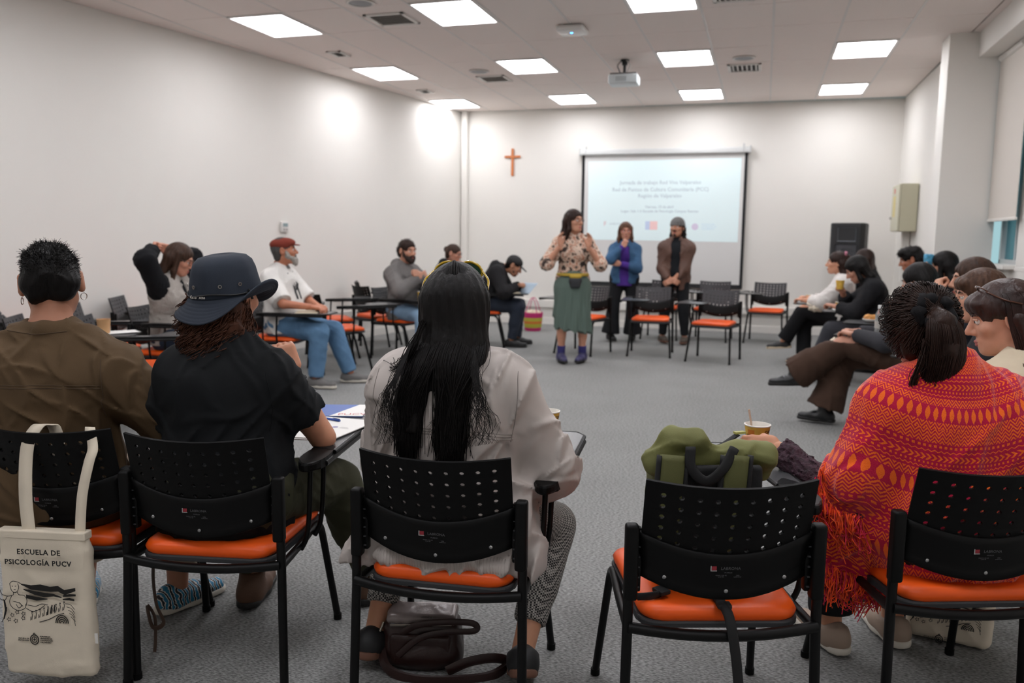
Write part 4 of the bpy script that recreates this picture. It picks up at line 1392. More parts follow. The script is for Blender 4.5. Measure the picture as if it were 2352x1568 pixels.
# ------------------------------------------------------------------ the five people in the front row, seen from behind
hair_black = hairmat('black', '0e0b0a', .5)
hair_dbrown = hairmat('dark_brown', '2a1a14', .42)
hair_brown = hairmat('brown', '3d2a20', .45)
def cloth(name, col, rough=.85, b=(350, .25, .002), v=(9, .07), **k):
    return M('cloth_'+name, col, rough, bump=b, var=v, spec=.25, **k)
ring = M('earring_steel', 'c9c6c0', .25, 1)
sole_w = M('sole_white', 'd8d2c6', .6); sole_b = M('sole_black', '161514', .6); sole_br = M('sole_brown', '4a352a', .6)

# --- man in the brown shirt
p = person('person in a brown overshirt with short black hair, seen from behind at the far left', (-2.18, 2.07), 12, 'm', 1.03, 'a9745a', hz=.56, lean=.03, twist=.28, spine=.475, sdrop=.10, neckdir=(-.02, .25, 1),
           head=(28, 0, -4), hl=(-.30, .28, .70), hr=(.26, .34, .71), el_pole=((-.8, -.35, -.5), (.9, -.3, -.6)), sw=.180, fat=1.12, h=.010,
           legs=[(-.17, .38, .085), (.21, .36, .085)], foot=(28, -30), curl=(.5, .4))
shirt1 = cloth('brown_shirt', '56442f', b=(500, .3, .0015))
t = top(p, 'overshirt', shirt1, 1.97, .019, hem=.10, loose=1.22, collar=None, disp=folds(11, .008, 26, 6), h=.007, extra=[
    rc(p.N+p.up*.045-p.F3*.060+p.X3*.0, p.N+p.up*.040-p.F3*.03+p.X3*.066, .026, .022, k=.02), rc(p.N+p.up*.045-p.F3*.060, p.N+p.up*.040-p.F3*.03-p.X3*.066, .026, .022, k=.02),
    rc(p.N+p.up*.035-p.F3*.03+p.X3*.07, p.N+p.F3*.06+p.X3*.06-p.up*.01, .022, .022, k=.02), rc(p.N+p.up*.035-p.F3*.03-p.X3*.07, p.N+p.F3*.06-p.X3*.06-p.up*.01, .022, .022, k=.02),
    rc(p.S[1], p.E[1], .076, .078, k=.05), rc(p.S[0], p.E[0], .076, .078, k=.05)])
sm1 = M('seam_brown', '51402f', .9)
zt = p.N[2]
for dz in (0, -.009):
    seam(t, [(x, -.6, zt-.115-.012*(x/.2)**2+dz) for x in (-.20, -.1, 0, .1, .2)], (0, 1, 0), .0013, sm1)
for sg in (-1, 1):
    seam(t, [(sg*.195, -.6, zt-.045), (sg*.205, -.6, zt-.12), (sg*.185, -.6, zt-.24)], (0, 1, 0), .0015, sm1)
seam(t, [(-.085, -.6, zt+.045), (0, -.6, zt+.035), (.085, -.6, zt+.04)], (0, 1, 0), .0013, sm1, lift=.001)
trousers(p, 'trousers', cloth('beige', 'a39482'), .84, .016, .012, disp=folds(5, .004, 30), h=.010)
snk = M('sneaker_print', '2d6f96', .7)
nt = snk.node_tree; B = nt.nodes['Principled BSDF']
tcn = nt.nodes.new('ShaderNodeTexCoord'); wv = nt.nodes.new('ShaderNodeTexWave'); wv.wave_type = 'RINGS'; wv.rings_direction = 'SPHERICAL'; wv.inputs['Scale'].default_value = 16; wv.inputs['Distortion'].default_value = 5; wv.inputs['Detail Scale'].default_value = 2
crn = nt.nodes.new('ShaderNodeValToRGB'); crn.color_ramp.interpolation = 'CONSTANT'
crn.color_ramp.elements[0].color = (*lin('2a7fa6'), 1); e_ = crn.color_ramp.elements.new(.42); e_.color = (*lin('dcdad4'), 1); crn.color_ramp.elements[2].position = .8; crn.color_ramp.elements[2].color = (*lin('1b1d24'), 1)
nt.links.new(tcn.outputs['Object'], wv.inputs[0]); nt.links.new(wv.outputs[0], crn.inputs[0]); nt.links.new(crn.outputs[0], B.inputs['Base Color'])
shoes(p, snk, sole_w, smat2=M('lace_black', '17171a', .8))
ho = put_hair(p, cap_hair(p, .003, .06, back=-.022, ears=True), hair_black, .0055, folds(8, .004, 40))
fuzz(p, ho, 9000, .018, .0012, hair_black, 4, .75, .2, comb=(.15, 0, .30), wfn=lambda V: .16+.84*np.clip((V[:, 2]-p.Hd[2]+.01)/.10, 0, 1)**1.6)
L = headL(p)
for sg in (-1, 1):
    bm = bmesh.new()
    cc = L(sg*.086, -.012, -.046)
    add_tube(bm, [Vector(cc)+Vector((sg*.004*math.cos(a), .011*math.cos(a), .011*math.sin(a))) for a in np.linspace(0, 2*PI, 18, endpoint=False)], .0016, 6, closed=True)
    mesh_bm('earring', bm, ring, p.o, True)

# --- person with the bucket hat
p = person('person in a navy bucket hat and black T-shirt, chin resting on the right hand', (-1.632, 2.20), 11, 'f', 1.0, 'c98f72', hz=.565, lean=.06, side=.03, twist=.14, spine=.462, sdrop=.085, neckdir=(-.10, .28, 1),
           head=(-16, -2, 6), hl=(-.24, .34, .62), hr=(.185, .13, .95), el_pole=((-.7, -.5, -.5), (.32, .18, -1.0)), sw=.145, fat=1.16, h=.010,
           legs=[(-.10, .42, .09), (.36, .50, .09)], foot=(4, -38), handdir=[None, (np.array([-.35, .1, .93]), np.array([-.5, .75, .3]))], curl=(.5, 1.25))
tee = cloth('black_tee', '131517', .9, b=(600, .2, .0012))
t = top(p, 'tshirt', tee, .60, .016, hem=.12, loose=1.10, disp=folds(21, .006, 24, 6), h=.007)
seam(t, [(.17, -.6, p.N[2]-.05), (.185, -.6, p.N[2]-.14), (.17, -.6, p.N[2]-.24)], (0, 1, 0), .0012)
trousers(p, 'trousers', cloth('olive', '3f3f2e'), .88, .018, .012, disp=folds(22, .005, 28), h=.009, sk=1.1)
shoes(p, M('boot_brown', '5a3f2e', .7, bump=(150, .3, .002)), sole_b, boot=.05, size=1.05)
L = headL(p)
put_hair(p, cap_hair(p, -.002, .05, back=-.08), hair_dbrown)
g_ = np.random.default_rng(31)
N_ = 1200
u = g_.uniform(-1, 1, N_); w_ = g_.uniform(0, 1, N_)
right = g_.uniform(0, 1, N_) < .74
th = np.where(right, g_.uniform(-2.2, .1, N_), g_.uniform(-PI, -2.2, N_))          # around the head, behind and to the right
root = np.stack([.078*np.cos(th), -.012+.092*np.sin(th), -.03+.05*w_], 1)
ln = np.where(right, g_.uniform(.12, .27, N_), g_.uniform(.05, .12, N_))
m_ = 26
tt = np.linspace(0, 1, m_)
out = np.stack([np.cos(th), np.sin(th), 0*th], 1)
base = root[:, None]+out[:, None]*(tt[None, :, None]**.7*g_.uniform(.02, .055, N_)[:, None, None])+np.array([0, 0, -1.])*(ln[:, None]*tt[None])[..., None]
ph = g_.uniform(0, 6.3, N_)[:, None]; fr = g_.uniform(12, 22, N_)[:, None]*ln[:, None]*6
am = (g_.uniform(.009, .020, N_)[:, None]*tt[None]**.6)[..., None]
base = base+am*(np.cos(fr*tt+ph)[..., None]*np.stack([-np.sin(th), np.cos(th), 0*th], 1)[:, None]+np.sin(fr*tt+ph)[..., None]*out[:, None])
Pw = p.Hd+(base*p.hs)@p.RH.T
strands('curly_hair', Pw, g_.uniform(.0018, .0036, N_), hairmat('curly_brown', '4d2f22', .45), p.o, .5)
put_hair(p, [rc(L(.06, -.05, -.02), L(.07, -.05, -.12), .04, .035, k=.04), rc(L(.0, -.075, -.02), L(.02, -.08, -.10), .035, .03, k=.04), rc(L(.07, -.05, -.12), L(.09, -.03, -.17), .035, .015, k=.04), rc(L(-.06, -.06, -.02), L(-.07, -.06, -.07), .035, .03, k=.03)], hairmat('curly_brown', '4d2f22', .45), .008, folds(33, .012, 40, 6))
navy = cloth('navy_cotton', '2a303a', .8, b=(420, .25, .0015))
bucket_hat(p, navy, (0, 10, -6), .022, .097)
bm = bmesh.new()
wv_, dv = p.W[1], nrm3(p.W[1]-p.E[1])
xx = nrm3(np.cross(dv, [0, 1, .2])); yy = np.cross(dv, xx)
q_ = wv_-dv*.035
add_tube(bm, [q_+(xx*.032+0)*math.cos(a)+yy*.032*math.sin(a) for a in np.linspace(0, 2*PI, 20, endpoint=False)], .0055, 6, closed=True)
mesh_bm('wristband', bm, M('cord_black', '121214', .7), p.o, True)
face(p, eyes=False)

# --- woman with long black hair
p = person('woman with long straight black hair in a pale grey jacket, seen from behind', (-.855, 2.235), 5, 'f', .99, 'c58e70', hz=.565, lean=.02, twist=.14, spine=.455, neckdir=(.0, .22, 1),
           head=(10, -5, 0), hl=(-.15, .32, .71), hr=(.19, .34, .73), el_pole=((-.5, -.7, -.6), (.55, -.7, -.6)), sw=.158, fat=1.16, h=.010,
           legs=[(-.30, .13, .11), (.20, .10, .115)], foot=(-6, 12), fpitch=(-14, -26), knee_pole=[(-.25, 1, .5), (.25, 1, .5)])
jk = cloth('pale_jacket', 'b7aea8', .55, b=(420, .12, .001))
A = np.array
ext = [rc(p.S[1], p.E[1], .070, .074, k=.04), rc(p.S[0], p.E[0], .068, .066, k=.04), rc(p.E[1], p.E[1]*.4+p.W[1]*.6, .072, .055, k=.03), rc(p.E[0], p.E[0]*.4+p.W[0]*.6, .066, .05, k=.03),
       bx([.0, -.028, .545], A([.205, .080, .062]), .04, k=.05), bx([.0, -.088, .474], A([.20, .06, .020]), .02, k=.02),
       rc([-.215, -.04, .62], [-.278, -.07, .44], .045, .050, k=.05, sq=((1, .2, 0), .75)), rc([-.278, -.07, .44], [-.290, -.08, .30], .050, .046, k=.04, sq=((1, .2, 0), .7)),
       rc([.215, -.03, .62], [.262, -.06, .46], .05, .055, k=.05, sq=((1, 0, 0), .55)), rc([.25, -.04, .50], [.24, -.07, .47], .04, .035, k=.03)]
t = top(p, 'jacket', jk, 1.95, .022, hem=.12, loose=1.2, disp=folds(41, .010, 24, 6), h=.007, extra=ext)
JB = BVHTree.FromPolygons([v.co for v in t.data.vertices], [tuple(q.vertices) for q in t.data.polygons])
sj = M('seam_grey', '8d8580', .8)
for dz in (0, .008, .016):
    seam(t, [(-.19, -.6, .838+dz), (-.08, -.6, .848+dz), (.06, -.6, .845+dz), (.19, -.6, .825+dz)], (0, 1, 0), .0011, sj)
for sg in (-1, 1):
    seam(t, [(sg*.20, -.6, 1.02), (sg*.205, -.6, .93), (sg*.185, -.6, .82)], (0, 1, 0), .0013, sj)
    seam(t, [(sg*.03, -.6, .845), (sg*.032, -.6, .80)], (0, 1, 0), .0013, sj)
for k in range(46):
    x = -.19+.38*k/45
    seam(t, [(x, -.6, .500), (x+.002, -.6, .462)], (0, 1, 0), .0014, jk, 'hem_gather', n=5, lift=-.0002)
gl = M('plaid_cloth', '5b5957', .85)
nt = gl.node_tree; ck = nt.nodes.new('ShaderNodeTexChecker'); ck.inputs['Scale'].default_value = 170
tcn = nt.nodes.new('ShaderNodeTexCoord'); nt.links.new(tcn.outputs['Object'], ck.inputs[0]); ck.inputs[1].default_value = (*lin('1d1c1c'), 1); ck.inputs[2].default_value = (*lin('a5a09a'), 1)
nt.links.new(ck.outputs[0], nt.nodes['Principled BSDF'].inputs['Base Color'])
trousers(p, 'trousers', gl, .80, .014, .0, h=.010)
shoes(p, M('shoe_black_suede', '18181a', .6), M('sole_tan', '6d4a3a', .7), size=1.02, smat2=M('lace_black', '17171a', .8))
L = headL(p)
put_hair(p, cap_hair(p, .010, .05, back=-.09)+[rc(L(-.03, -.07, .02), L(-.035, -.085, -.13), .062, .060, k=.05), rc(L(.03, -.07, .02), L(.035, -.085, -.13), .062, .060, k=.05),
         rc(L(-.035, -.085, -.13), [-.050, -.110, 1.0], .056, .030, k=.04), rc(L(.035, -.085, -.13), [.040, -.110, 1.0], .056, .030, k=.04),
         rc([-.050, -.110, 1.0], [-.078, -.150, .86], .030, .016, k=.03, sq=((0, 1, 0), .7)), rc([.040, -.110, 1.0], [.030, -.150, .86], .030, .018, k=.03, sq=((0, 1, 0), .7))], hair_black, .006)
g_ = np.random.default_rng(42)
def straight(N_, tipx, tipw, tipz, jit, rr, wild=0.0, seed=0):
    g_ = np.random.default_rng(seed)
    a = g_.uniform(-1, 1, N_); dpt = g_.uniform(0, 1, N_)
    sgn = np.sign(a)
    c = np.empty((N_, 7, 3))
    def hd(x, y, z): return p.Hd+(np.stack([x, y, z], 1)*p.hs)@p.RH.T
    c[:, 0] = hd(a*.03, .085-.11*dpt, np.full(N_, .126)-.02*(dpt < .3))
    c[:, 1] = hd(a*.078, -.035-.060*dpt*(1-a*a), .128-.045*np.abs(a))
    c[:, 2] = hd(a*.100, -.045-.080*(1-a*a)**.7, .04+0*a)
    c[:, 3] = hd(a*.100, -.050-.082*(1-a*a)**.6, -.06+0*a)
    xs = a*.105
    def sy(x, z):
        out_ = np.empty(len(x))
        for q_ in range(len(x)):
            h_ = JB.ray_cast(Vector((x[q_], -.6, z[q_])), Vector((0, 1, 0)))[0]
            out_[q_] = h_.y if h_ is not None else -.12
        return out_
    c[:, 4] = np.stack([xs*(1+wild*g_.uniform(0, .5, N_)), np.minimum(sy(xs, np.full(N_, 1.05))-.006, -.095-.03*(1-a*a))-.02*dpt, np.full(N_, 1.05)], 1)
    tx_ = np.where(a < tipx[2], tipx[0], tipx[1])+a*tipw*.4+g_.normal(0, tipw*.5, N_)
    x5 = xs*.35+tx_*.65
    c[:, 5] = np.stack([x5, sy(x5, np.full(N_, .94))-.006-.022*dpt, np.full(N_, .94)], 1)
    x6 = tx_+wild*g_.normal(0, .05, N_); z6 = tipz+g_.uniform(-.03, .05, N_)
    c[:, 6] = np.stack([x6, sy(x6, z6)-.006-.020*dpt, z6], 1)
    c[:, 4:] += g_.normal(0, jit, (N_, 3, 3))*np.array([1, .4, 0])
    return strands('hair_strands', cr(c, 22), rr, hair_black, p.o, .4)
straight(3000, (-.092, .028, -.12), .034, .795, .003, .0024, 0, 1)
straight(120, (-.092, .028, -.12), .04, .86, .006, .0012, .6, 2)
# loose locks falling over the left shoulder and down the right
g_ = np.random.default_rng(5)
c = np.empty((70, 6, 3)); k_ = g_.uniform(0, 1, 70)
for n_, q in enumerate(([-.06, -.10, 1.16], [-.09, -.12, 1.08], [-.13, -.10, 1.035], [-.18, -.06, 1.03], [-.215, .0, .98], [-.24, .03, .90])):
    c[:, n_] = np.array(q)+np.stack([-.0+0*k_, 0*k_, -.03*k_*(n_ > 1)], 1)+g_.normal(0, .004+.002*n_, (70, 3))
strands('hair_strands', cr(c, 16), .0016, hair_black, p.o, .3)
c = np.empty((60, 5, 3))
for n_, q in enumerate(([.09, -.12, 1.10], [.11, -.165, 1.02], [.125, -.185, .96], [.135, -.19, .90], [.13, -.19, .84])):
    c[:, n_] = np.array(q)+(g_.normal(0, .010, (60, 1))*n_*.6+g_.normal(0, .002, (60, 3)))*np.array([1, .1, .2])
strands('hair_strands', cr(c, 14), .0011, hair_black, p.o, .3)
c = np.empty((60, 5, 3))
for n_, q in enumerate(([-.09, -.12, 1.10], [-.115, -.165, 1.02], [-.135, -.185, .96], [-.13, -.19, .90], [-.13, -.19, .83])):
    c[:, n_] = np.array(q)+(g_.normal(0, .010, (60, 1))*n_*.6+g_.normal(0, .002, (60, 3)))*np.array([1, .1, .2])
strands('hair_strands', cr(c, 14), .0011, hair_black, p.o, .3)
# sunglasses pushed up on the head
amber = M('amber_frame', 'a98a1c', .15, coat=.5)
bm = bmesh.new()
for sg in (-1, 1):
    cx = sg*.040
    add_tube(bm, [L(cx+.033*math.cos(a), .062-.35*abs(cx+.033*math.cos(a))*.6, .122+.024*math.sin(a)-.25*abs(cx+.033*math.cos(a))) for a in np.linspace(0, 2*PI, 24, endpoint=False)], .0042, 6, closed=True)
    add_tube(bm, smooth_path([L(sg*.074, .036, .108), L(sg*.094, .0, .080), L(sg*.096, -.05, .050)], 6), .0038, 6)
add_tube(bm, smooth_path([L(-.010, .058, .128), L(0, .060, .132), L(.010, .058, .128)], 4), .0035, 6)
sg_ = mesh_bm('sunglasses', bm, amber, p.o, True, False)
for sg in (-1, 1):
    cx = sg*.040
    bm = bmesh.new(); bm.faces.new([bm.verts.new(L(cx+.032*math.cos(a), .062-.35*abs(cx+.033*math.cos(a))*.6, .122+.023*math.sin(a)-.25*abs(cx+.033*math.cos(a)))) for a in np.linspace(0, 2*PI, 20, endpoint=False)])
    q_ = mesh_bm('lens', bm, M('lens_green', '2c4a38', .1, trans=.5), sg_); q_.modifiers.new('t', 'SOLIDIFY').thickness = .0015
# --- woman in the orange poncho
p = person('woman in an orange and magenta patterned poncho with a dark ponytail, seen from behind', (.551, 2.584), 20, 'f', 1.0, 'c48b6c', hz=.555, lean=.10, side=-.04, twist=-.18, spine=.435, sdrop=.075, neckdir=(-.30, .30, 1),
           headscale=.96, head=(-15, -6, -6), hl=(-.43, .22, .752), hr=(.22, .34, .62), el_pole=((.35, -.5, -.8), (.5, -.6, -.6)), sw=.155, fat=1.18, h=.010,
           legs=[(-.14, .40, .09), (.10, .44, .09)], foot=(10, 0), handdir=[(np.array([-.9, .45, .02]), np.array([.35, .75, -.5])), None], curl=(.75, .5), fine_hands=.0045)
pon = bpy.data.materials.new('poncho_weave'); pon.use_nodes = True
nt = pon.node_tree; B = nt.nodes['Principled BSDF']; B.inputs['Roughness'].default_value = .95; B.inputs['Specular IOR Level'].default_value = .1; B.inputs['Sheen Weight'].default_value = .35
def mt(op, a, b=None, c=None):
    n = nt.nodes.new('ShaderNodeMath'); n.operation = op
    for k, v in enumerate((a, b, c)):
        if v is None: continue
        if isinstance(v, (int, float)): n.inputs[k].default_value = v
        else: nt.links.new(v, n.inputs[k])
    return n.outputs[0]
at = nt.nodes.new('ShaderNodeAttribute'); at.attribute_name = 'pat'
nz = nt.nodes.new('ShaderNodeTexNoise'); nz.inputs['Scale'].default_value = 320; tcn = nt.nodes.new('ShaderNodeTexCoord'); nt.links.new(tcn.outputs['Object'], nz.inputs['Vector'])
sx = nt.nodes.new('ShaderNodeSeparateXYZ'); nt.links.new(at.outputs['Vector'], sx.inputs[0])
U = mt('ADD', sx.outputs[0], mt('MULTIPLY', mt('SUBTRACT', nz.outputs[0], .5), .004))
Vv = mt('ADD', sx.outputs[1], mt('MULTIPLY', mt('SUBTRACT', nz.outputs[0], .5), .003))
Vp = mt('MODULO', mt('MULTIPLY', mt('ADD', Vv, 10.0), 1.15), .25)
tri = lambda per: mt('DIVIDE', mt('PINGPONG', U, per/2), per/2)          # 0..1 triangle wave
frac = lambda x, per: mt('FRACT', mt('DIVIDE', x, per))
def band(a, b): return mt('MULTIPLY', mt('GREATER_THAN', Vp, a), mt('LESS_THAN', Vp, b))
terms = []
def addb(a, b, mask): terms.append(mt('MULTIPLY', band(a, b), mask))
zig = mt('LESS_THAN', frac(mt('ADD', Vp, mt('MULTIPLY', tri(.022), .016)), .0125), .5)
addb(.0, .046, zig)
addb(.052, .060, mt('LESS_THAN', frac(U, .015), .5))
addb(.066, .078, mt('LESS_THAN', mt('ABSOLUTE', mt('SUBTRACT', mt('SUBTRACT', Vp, .069), mt('MULTIPLY', tri(.018), .006))), .0016))
addb(.084, .104, mt('LESS_THAN', frac(mt('ADD', U, mt('ABSOLUTE', mt('SUBTRACT', Vp, .094))), .016), .45))
addb(.110, .117, mt('LESS_THAN', frac(U, .012), .4))
addb(.122, .132, mt('LESS_THAN', mt('ABSOLUTE', mt('SUBTRACT', mt('SUBTRACT', Vp, .124), mt('MULTIPLY', tri(.014), .006))), .0016))
leaf = mt('LESS_THAN', tri(.024), mt('MULTIPLY', mt('SINE', mt('MULTIPLY', mt('SUBTRACT', Vp, .168), PI/.055)), .62))
addb(.168, .223, leaf)
addb(.138, .166, mt('LESS_THAN', frac(mt('ADD', Vp, mt('MULTIPLY', tri(.024), .020)), .014), .5))
addb(.225, .25, mt('LESS_THAN', frac(mt('SUBTRACT', Vp, mt('MULTIPLY', tri(.024), .020)), .014), .48))
m_ = terms[0]
for q in terms[1:]: m_ = mt('MAXIMUM', m_, q)
mixn = nt.nodes.new('ShaderNodeMixRGB'); nt.links.new(m_, mixn.inputs[0])
mixn.inputs[1].default_value = (*lin('b5143c'), 1); mixn.inputs[2].default_value = (*lin('f0691f'), 1)
nt.links.new(mixn.outputs[0], B.inputs['Base Color'])
bp = nt.nodes.new('ShaderNodeBump'); bp.inputs['Strength'].default_value = .5; bp.inputs['Distance'].default_value = .003; nt.links.new(nz.outputs[0], bp.inputs['Height']); nt.links.new(bp.outputs[0], B.inputs['Normal'])
g = .030
pr = p.torso_prims(g)
A = np.array
e0 = p.S[0]*.22+p.E[0]*.78
pr += [rc(p.N+p.up*.02-p.F3*.03, p.N+p.up*.035-p.F3*.03, .085, .075, k=.05),
       rc(p.S[0], e0, .094, .088, k=.06), rc(p.S[1], p.E[1], .092, .085, k=.05), rc(p.E[1], p.E[1]*.3+p.W[1]*.7, .085, .07, k=.05),
       rc(e0+A([-.01, -.01, .02]), e0+A([-.035, .02, .0]), .078, .066, k=.05),
       rc(p.S[1]+A([.01, -.03, -.10]), A([.20, -.06, .66]), .10, .095, k=.06),
       bx(A([-.215, .03, .66]), A([.085, .030, .17]), .028, rotm(-.15, .05, .10), k=.06),
       bx(A([-.262, .055, .49]), A([.098, .026, .115]), .024, rotm(-.15, .03, .08), k=.05),
       el(p.N+p.up*.06+p.F3*.03, (.066, .062, .08), p.RT, k=.02, op='sub'),
       half([0, 0, .425], [.12, 0, -1])]
V, Q = surf(pr, .007, folds(51, .006, 20, 6))
Vl = V-p.N
ang = np.arctan2(V[:, 0]-.02, -(V[:, 1]-.10))
radial = np.linalg.norm(Vl[:, :2], axis=1)
vz = -Vl[:, 2]
pat = np.stack([ang*.27, vz+np.clip(radial-.05, 0, .22)*.55+.055, 0*vz], 1)
po = mesh_np('poncho', V, Q, pon, p.o, attrs={'pat': pat})
fringe_m = M('fringe_orange', 'e8501f', .9, var=(45, .5))
fringe_k = M('fringe_magenta', 'c2203f', .9, var=(45, .3))
g_ = np.random.default_rng(52)
def fringe(pts, n, ln, lean, mat, seed):
    g_ = np.random.default_rng(seed)
    P0 = np.array(smooth_path(pts, 12)); t = g_.uniform(0, len(P0)-1.001, n); i = t.astype(int); f = (t-i)[:, None]
    a = P0[i]*(1-f)+P0[i+1]*f+g_.normal(0, .004, (n, 3))
    L_ = ln*g_.uniform(.6, 1.25, n)[:, None]
    c = np.stack([a+A([0, 0, .012]), a+A([0, 0, -.3])*L_+g_.normal(0, .008, (n, 3)), a+(A([0, 0, -.7])+A(lean)*.5)*L_+g_.normal(0, .012, (n, 3)), a+(A([0, 0, -1])+A(lean))*L_+g_.normal(0, .016, (n, 3))], 1)
    return strands('fringe', cr(c, 9), .0021, mat, po, .7, 4)
hem = [(-.345, .05, .46), (-.30, .035, .425), (-.235, .035, .405), (-.18, .03, .415), (-.155, .025, .46)]
fringe(hem, 150, .085, (.0, 0, 0), fringe_m, 1); fringe(hem, 90, .085, (.05, 0, 0), fringe_k, 2)
cf = [e0+A([-.115, -.02, .045]), e0+A([-.14, -.04, -.02]), e0+A([-.10, -.08, -.07]), e0+A([-.03, -.10, -.085])]
fringe(cf, 120, .085, (.25, -.1, 0), fringe_m, 3); fringe(cf, 50, .08, (.2, -.1, 0), fringe_k, 4)
# purple lace sleeve
lace = M('purple_lace', '38212d', .75, bump=(110, .9, .006), var=(75, .55))
d2 = p.W[0]-p.E[0]
V, Q = surf([rc(p.E[0]-d2*.1, p.W[0], .052, .036, k=.02, clips=[(p.E[0]+d2*.96, d2)]), rc(p.E[0]+d2*.80, p.E[0]+d2*.96, .041, .041, k=.008, clips=[(p.E[0]+d2*.965, d2)])], .005, folds(53, .006, 120, 8))
mesh_np('lace_sleeve', V, Q, lace, p.o)
sc_m = M('scarf_purple', '5b3f92', .8, var=(50, .25)); sc_g = M('scarf_lime', 'a7c84a', .8)
L = headL(p)
V, Q = surf([rc(p.N+p.up*.075+p.X3*-.045+p.F3*.0, p.N+p.up*.070+p.F3*.05-p.X3*.04, .034, .034, k=.03), rc(p.N+p.up*.075-p.X3*.045, p.N+p.up*.075-p.F3*.055, .032, .03, k=.03), rc(p.N+p.up*.075-p.F3*.055, p.N+p.up*.07+p.X3*.055, .03, .03, k=.03)], .006, folds(54, .005, 60))
sco = mesh_np('scarf', V, Q, sc_m, p.o)
V, Q = surf([rc(p.N+p.up*.095-p.X3*.066-p.F3*.012, p.N+p.up*.112-p.X3*.03-p.F3*.062, .012, .014, k=.01, sq=(p.F3, .8))], .004)
mesh_np('scarf_border', V, Q, sc_g, sco)
trousers(p, 'trousers', cloth('black_trouser', '131315'), .9, .02, .02)
shoes(p, M('shoe_beige', 'a08c7c', .7), sole_w)
bun = L(.012, -.118, .052)
def tz(x, y, z): return bun+A([x, y, z])
tail = [bun, tz(.008, -.035, -.03), tz(.014, -.045, -.10), tz(.012, -.03, -.18), tz(.005, .0, -.25)]
put_hair(p, cap_hair(p, .007, .055, back=-.060, ears=True), hair_dbrown, .006, hair_grooves(p, .002, 20))
put_hair(p, [rc(tail[0], tail[1], .022, .028, k=.03), rc(tail[1], tail[2], .028, .034, k=.03), rc(tail[2], tail[3], .034, .026, k=.03), rc(tail[3], tail[4], .026, .008, k=.03)], hair_dbrown, .007, folds(56, .003, 30), 'ponytail')
g_ = np.random.default_rng(57)
N_ = 1500
a = g_.uniform(0, 2*PI, N_); rr = g_.uniform(.72, 1.02, N_)
c = np.empty((N_, 6, 3))
for n_, (q, r_) in enumerate(zip(tail+[tz(-.002, .01, -.29)], (.02, .042, .052, .052, .048, .055))):
    c[:, n_] = np.array(q)+np.stack([np.cos(a)*rr*r_*1.05, np.sin(a)*rr*r_*.8, 0*a], 1)
c[:, 4:] += g_.normal(0, .012, (N_, 2, 3)); c[:, 5, 2] += g_.uniform(-.04, .05, N_)
strands('ponytail_strands', cr(c, 16), .0017, hair_dbrown, p.o, .4)
c = np.empty((60, 7, 3))
sg = np.where(g_.uniform(0, 1, 60) < .6, -1, 1)
for n_, (x, y, z) in enumerate(((.045, -.05, -.08), (.055, -.05, -.14), (.068, -.035, -.20), (.066, -.03, -.25), (.045, -.045, -.28), (.02, -.05, -.30), (.0, -.05, -.33))):
    c[:, n_] = bun+np.stack([sg*x, y+0*sg, z+0*sg], 1)+g_.normal(0, .006, (60, 3))
strands('ponytail_strands', cr(c, 18), .0014, hair_dbrown, p.o, .4)
# strands swept back over the skull towards the scrunchie
N_ = 1300; th = g_.uniform(-PI*.95, PI*.95, N_); lat = g_.uniform(-.8, 1.25, N_)
rt = np.stack([.094*np.sin(th)*np.cos(lat*.9), -.014+.112*np.cos(th)*np.cos(lat*.9), .037+.104*np.sin(lat)*1.0-.05], 1)
md_ = rt*.55+np.array([.01, -.12, .05])*.45; nrm_ = md_-np.array([0, -.014, .02]); nrm_ /= np.linalg.norm(nrm_, axis=1)[:, None]; md_ = np.array([0, -.014, .03])+nrm_*.118
c = np.stack([rt*1.02, md_, np.broadcast_to(np.array([.012, -.122, .052]), rt.shape)+g_.normal(0, .008, rt.shape)], 1)
strands('hair_strands', p.Hd+(cr(c, 9)*p.hs)@p.RH.T, .0016, hair_dbrown, p.o, .6)
bm = bmesh.new()
ax = nrm3(bun-p.Hd); x_ = nrm3(np.cross(ax, [0, 0, 1])); y_ = np.cross(ax, x_)
pts = []
for k in range(40):
    an = 2*PI*k/40
    pts.append(bun+ax*(-.004+.010*math.sin(an*7))+(x_*math.cos(an)+y_*math.sin(an))*(.040+.006*math.sin(an*5)))
add_tube(bm, pts, [.017+.006*math.sin(k*1.9) for k in range(40)], 8, closed=True)
mesh_bm('scrunchie', bm, cloth('scrunchie', '121113', .9), p.o, True, False)
face(p, eyes=False)

# --- woman in the cream shirt at the right edge
p = person('woman in a cream shirt, glasses pushed up on dark reddish hair, right edge', (.885, 3.08), 42, 'f', .98, 'd09a80', hz=.55, spine=.44, lean=.08, side=-.02, twist=.1, neckdir=(.0, .4, 1),
           head=(42, -14, 0), hl=(-.20, .35, .66), hr=(.20, .35, .66), sw=.155, fat=1.1, h=.010, hh=.005)
cream = cloth('cream_shirt', 'cdbfa6', .85)
t = top(p, 'shirt', cream, 1.3, .02, hem=.10, loose=1.35, disp=folds(61, .006, 24), h=.008, extra=[rc(p.N+p.up*.03-p.F3*.05, p.N+p.up*.03-p.X3*.06, .025, .022, k=.02), rc(p.N+p.up*.03-p.F3*.05, p.N+p.up*.03+p.X3*.06, .025, .022, k=.02)])
trousers(p, 'trousers', cloth('navy_jeans', '1f2a3c'), .95)
shoes(p, M('shoe_black', '1a1a1b', .5), sole_b)
seam(t, [(-.16, -.6, p.N[2]-.03), (-.17, -.6, p.N[2]-.12), (-.15, -.6, p.N[2]-.2)], (0, 1, 0), .0014, M('seam_cream', 'a4977f', .9))
bm = bmesh.new()
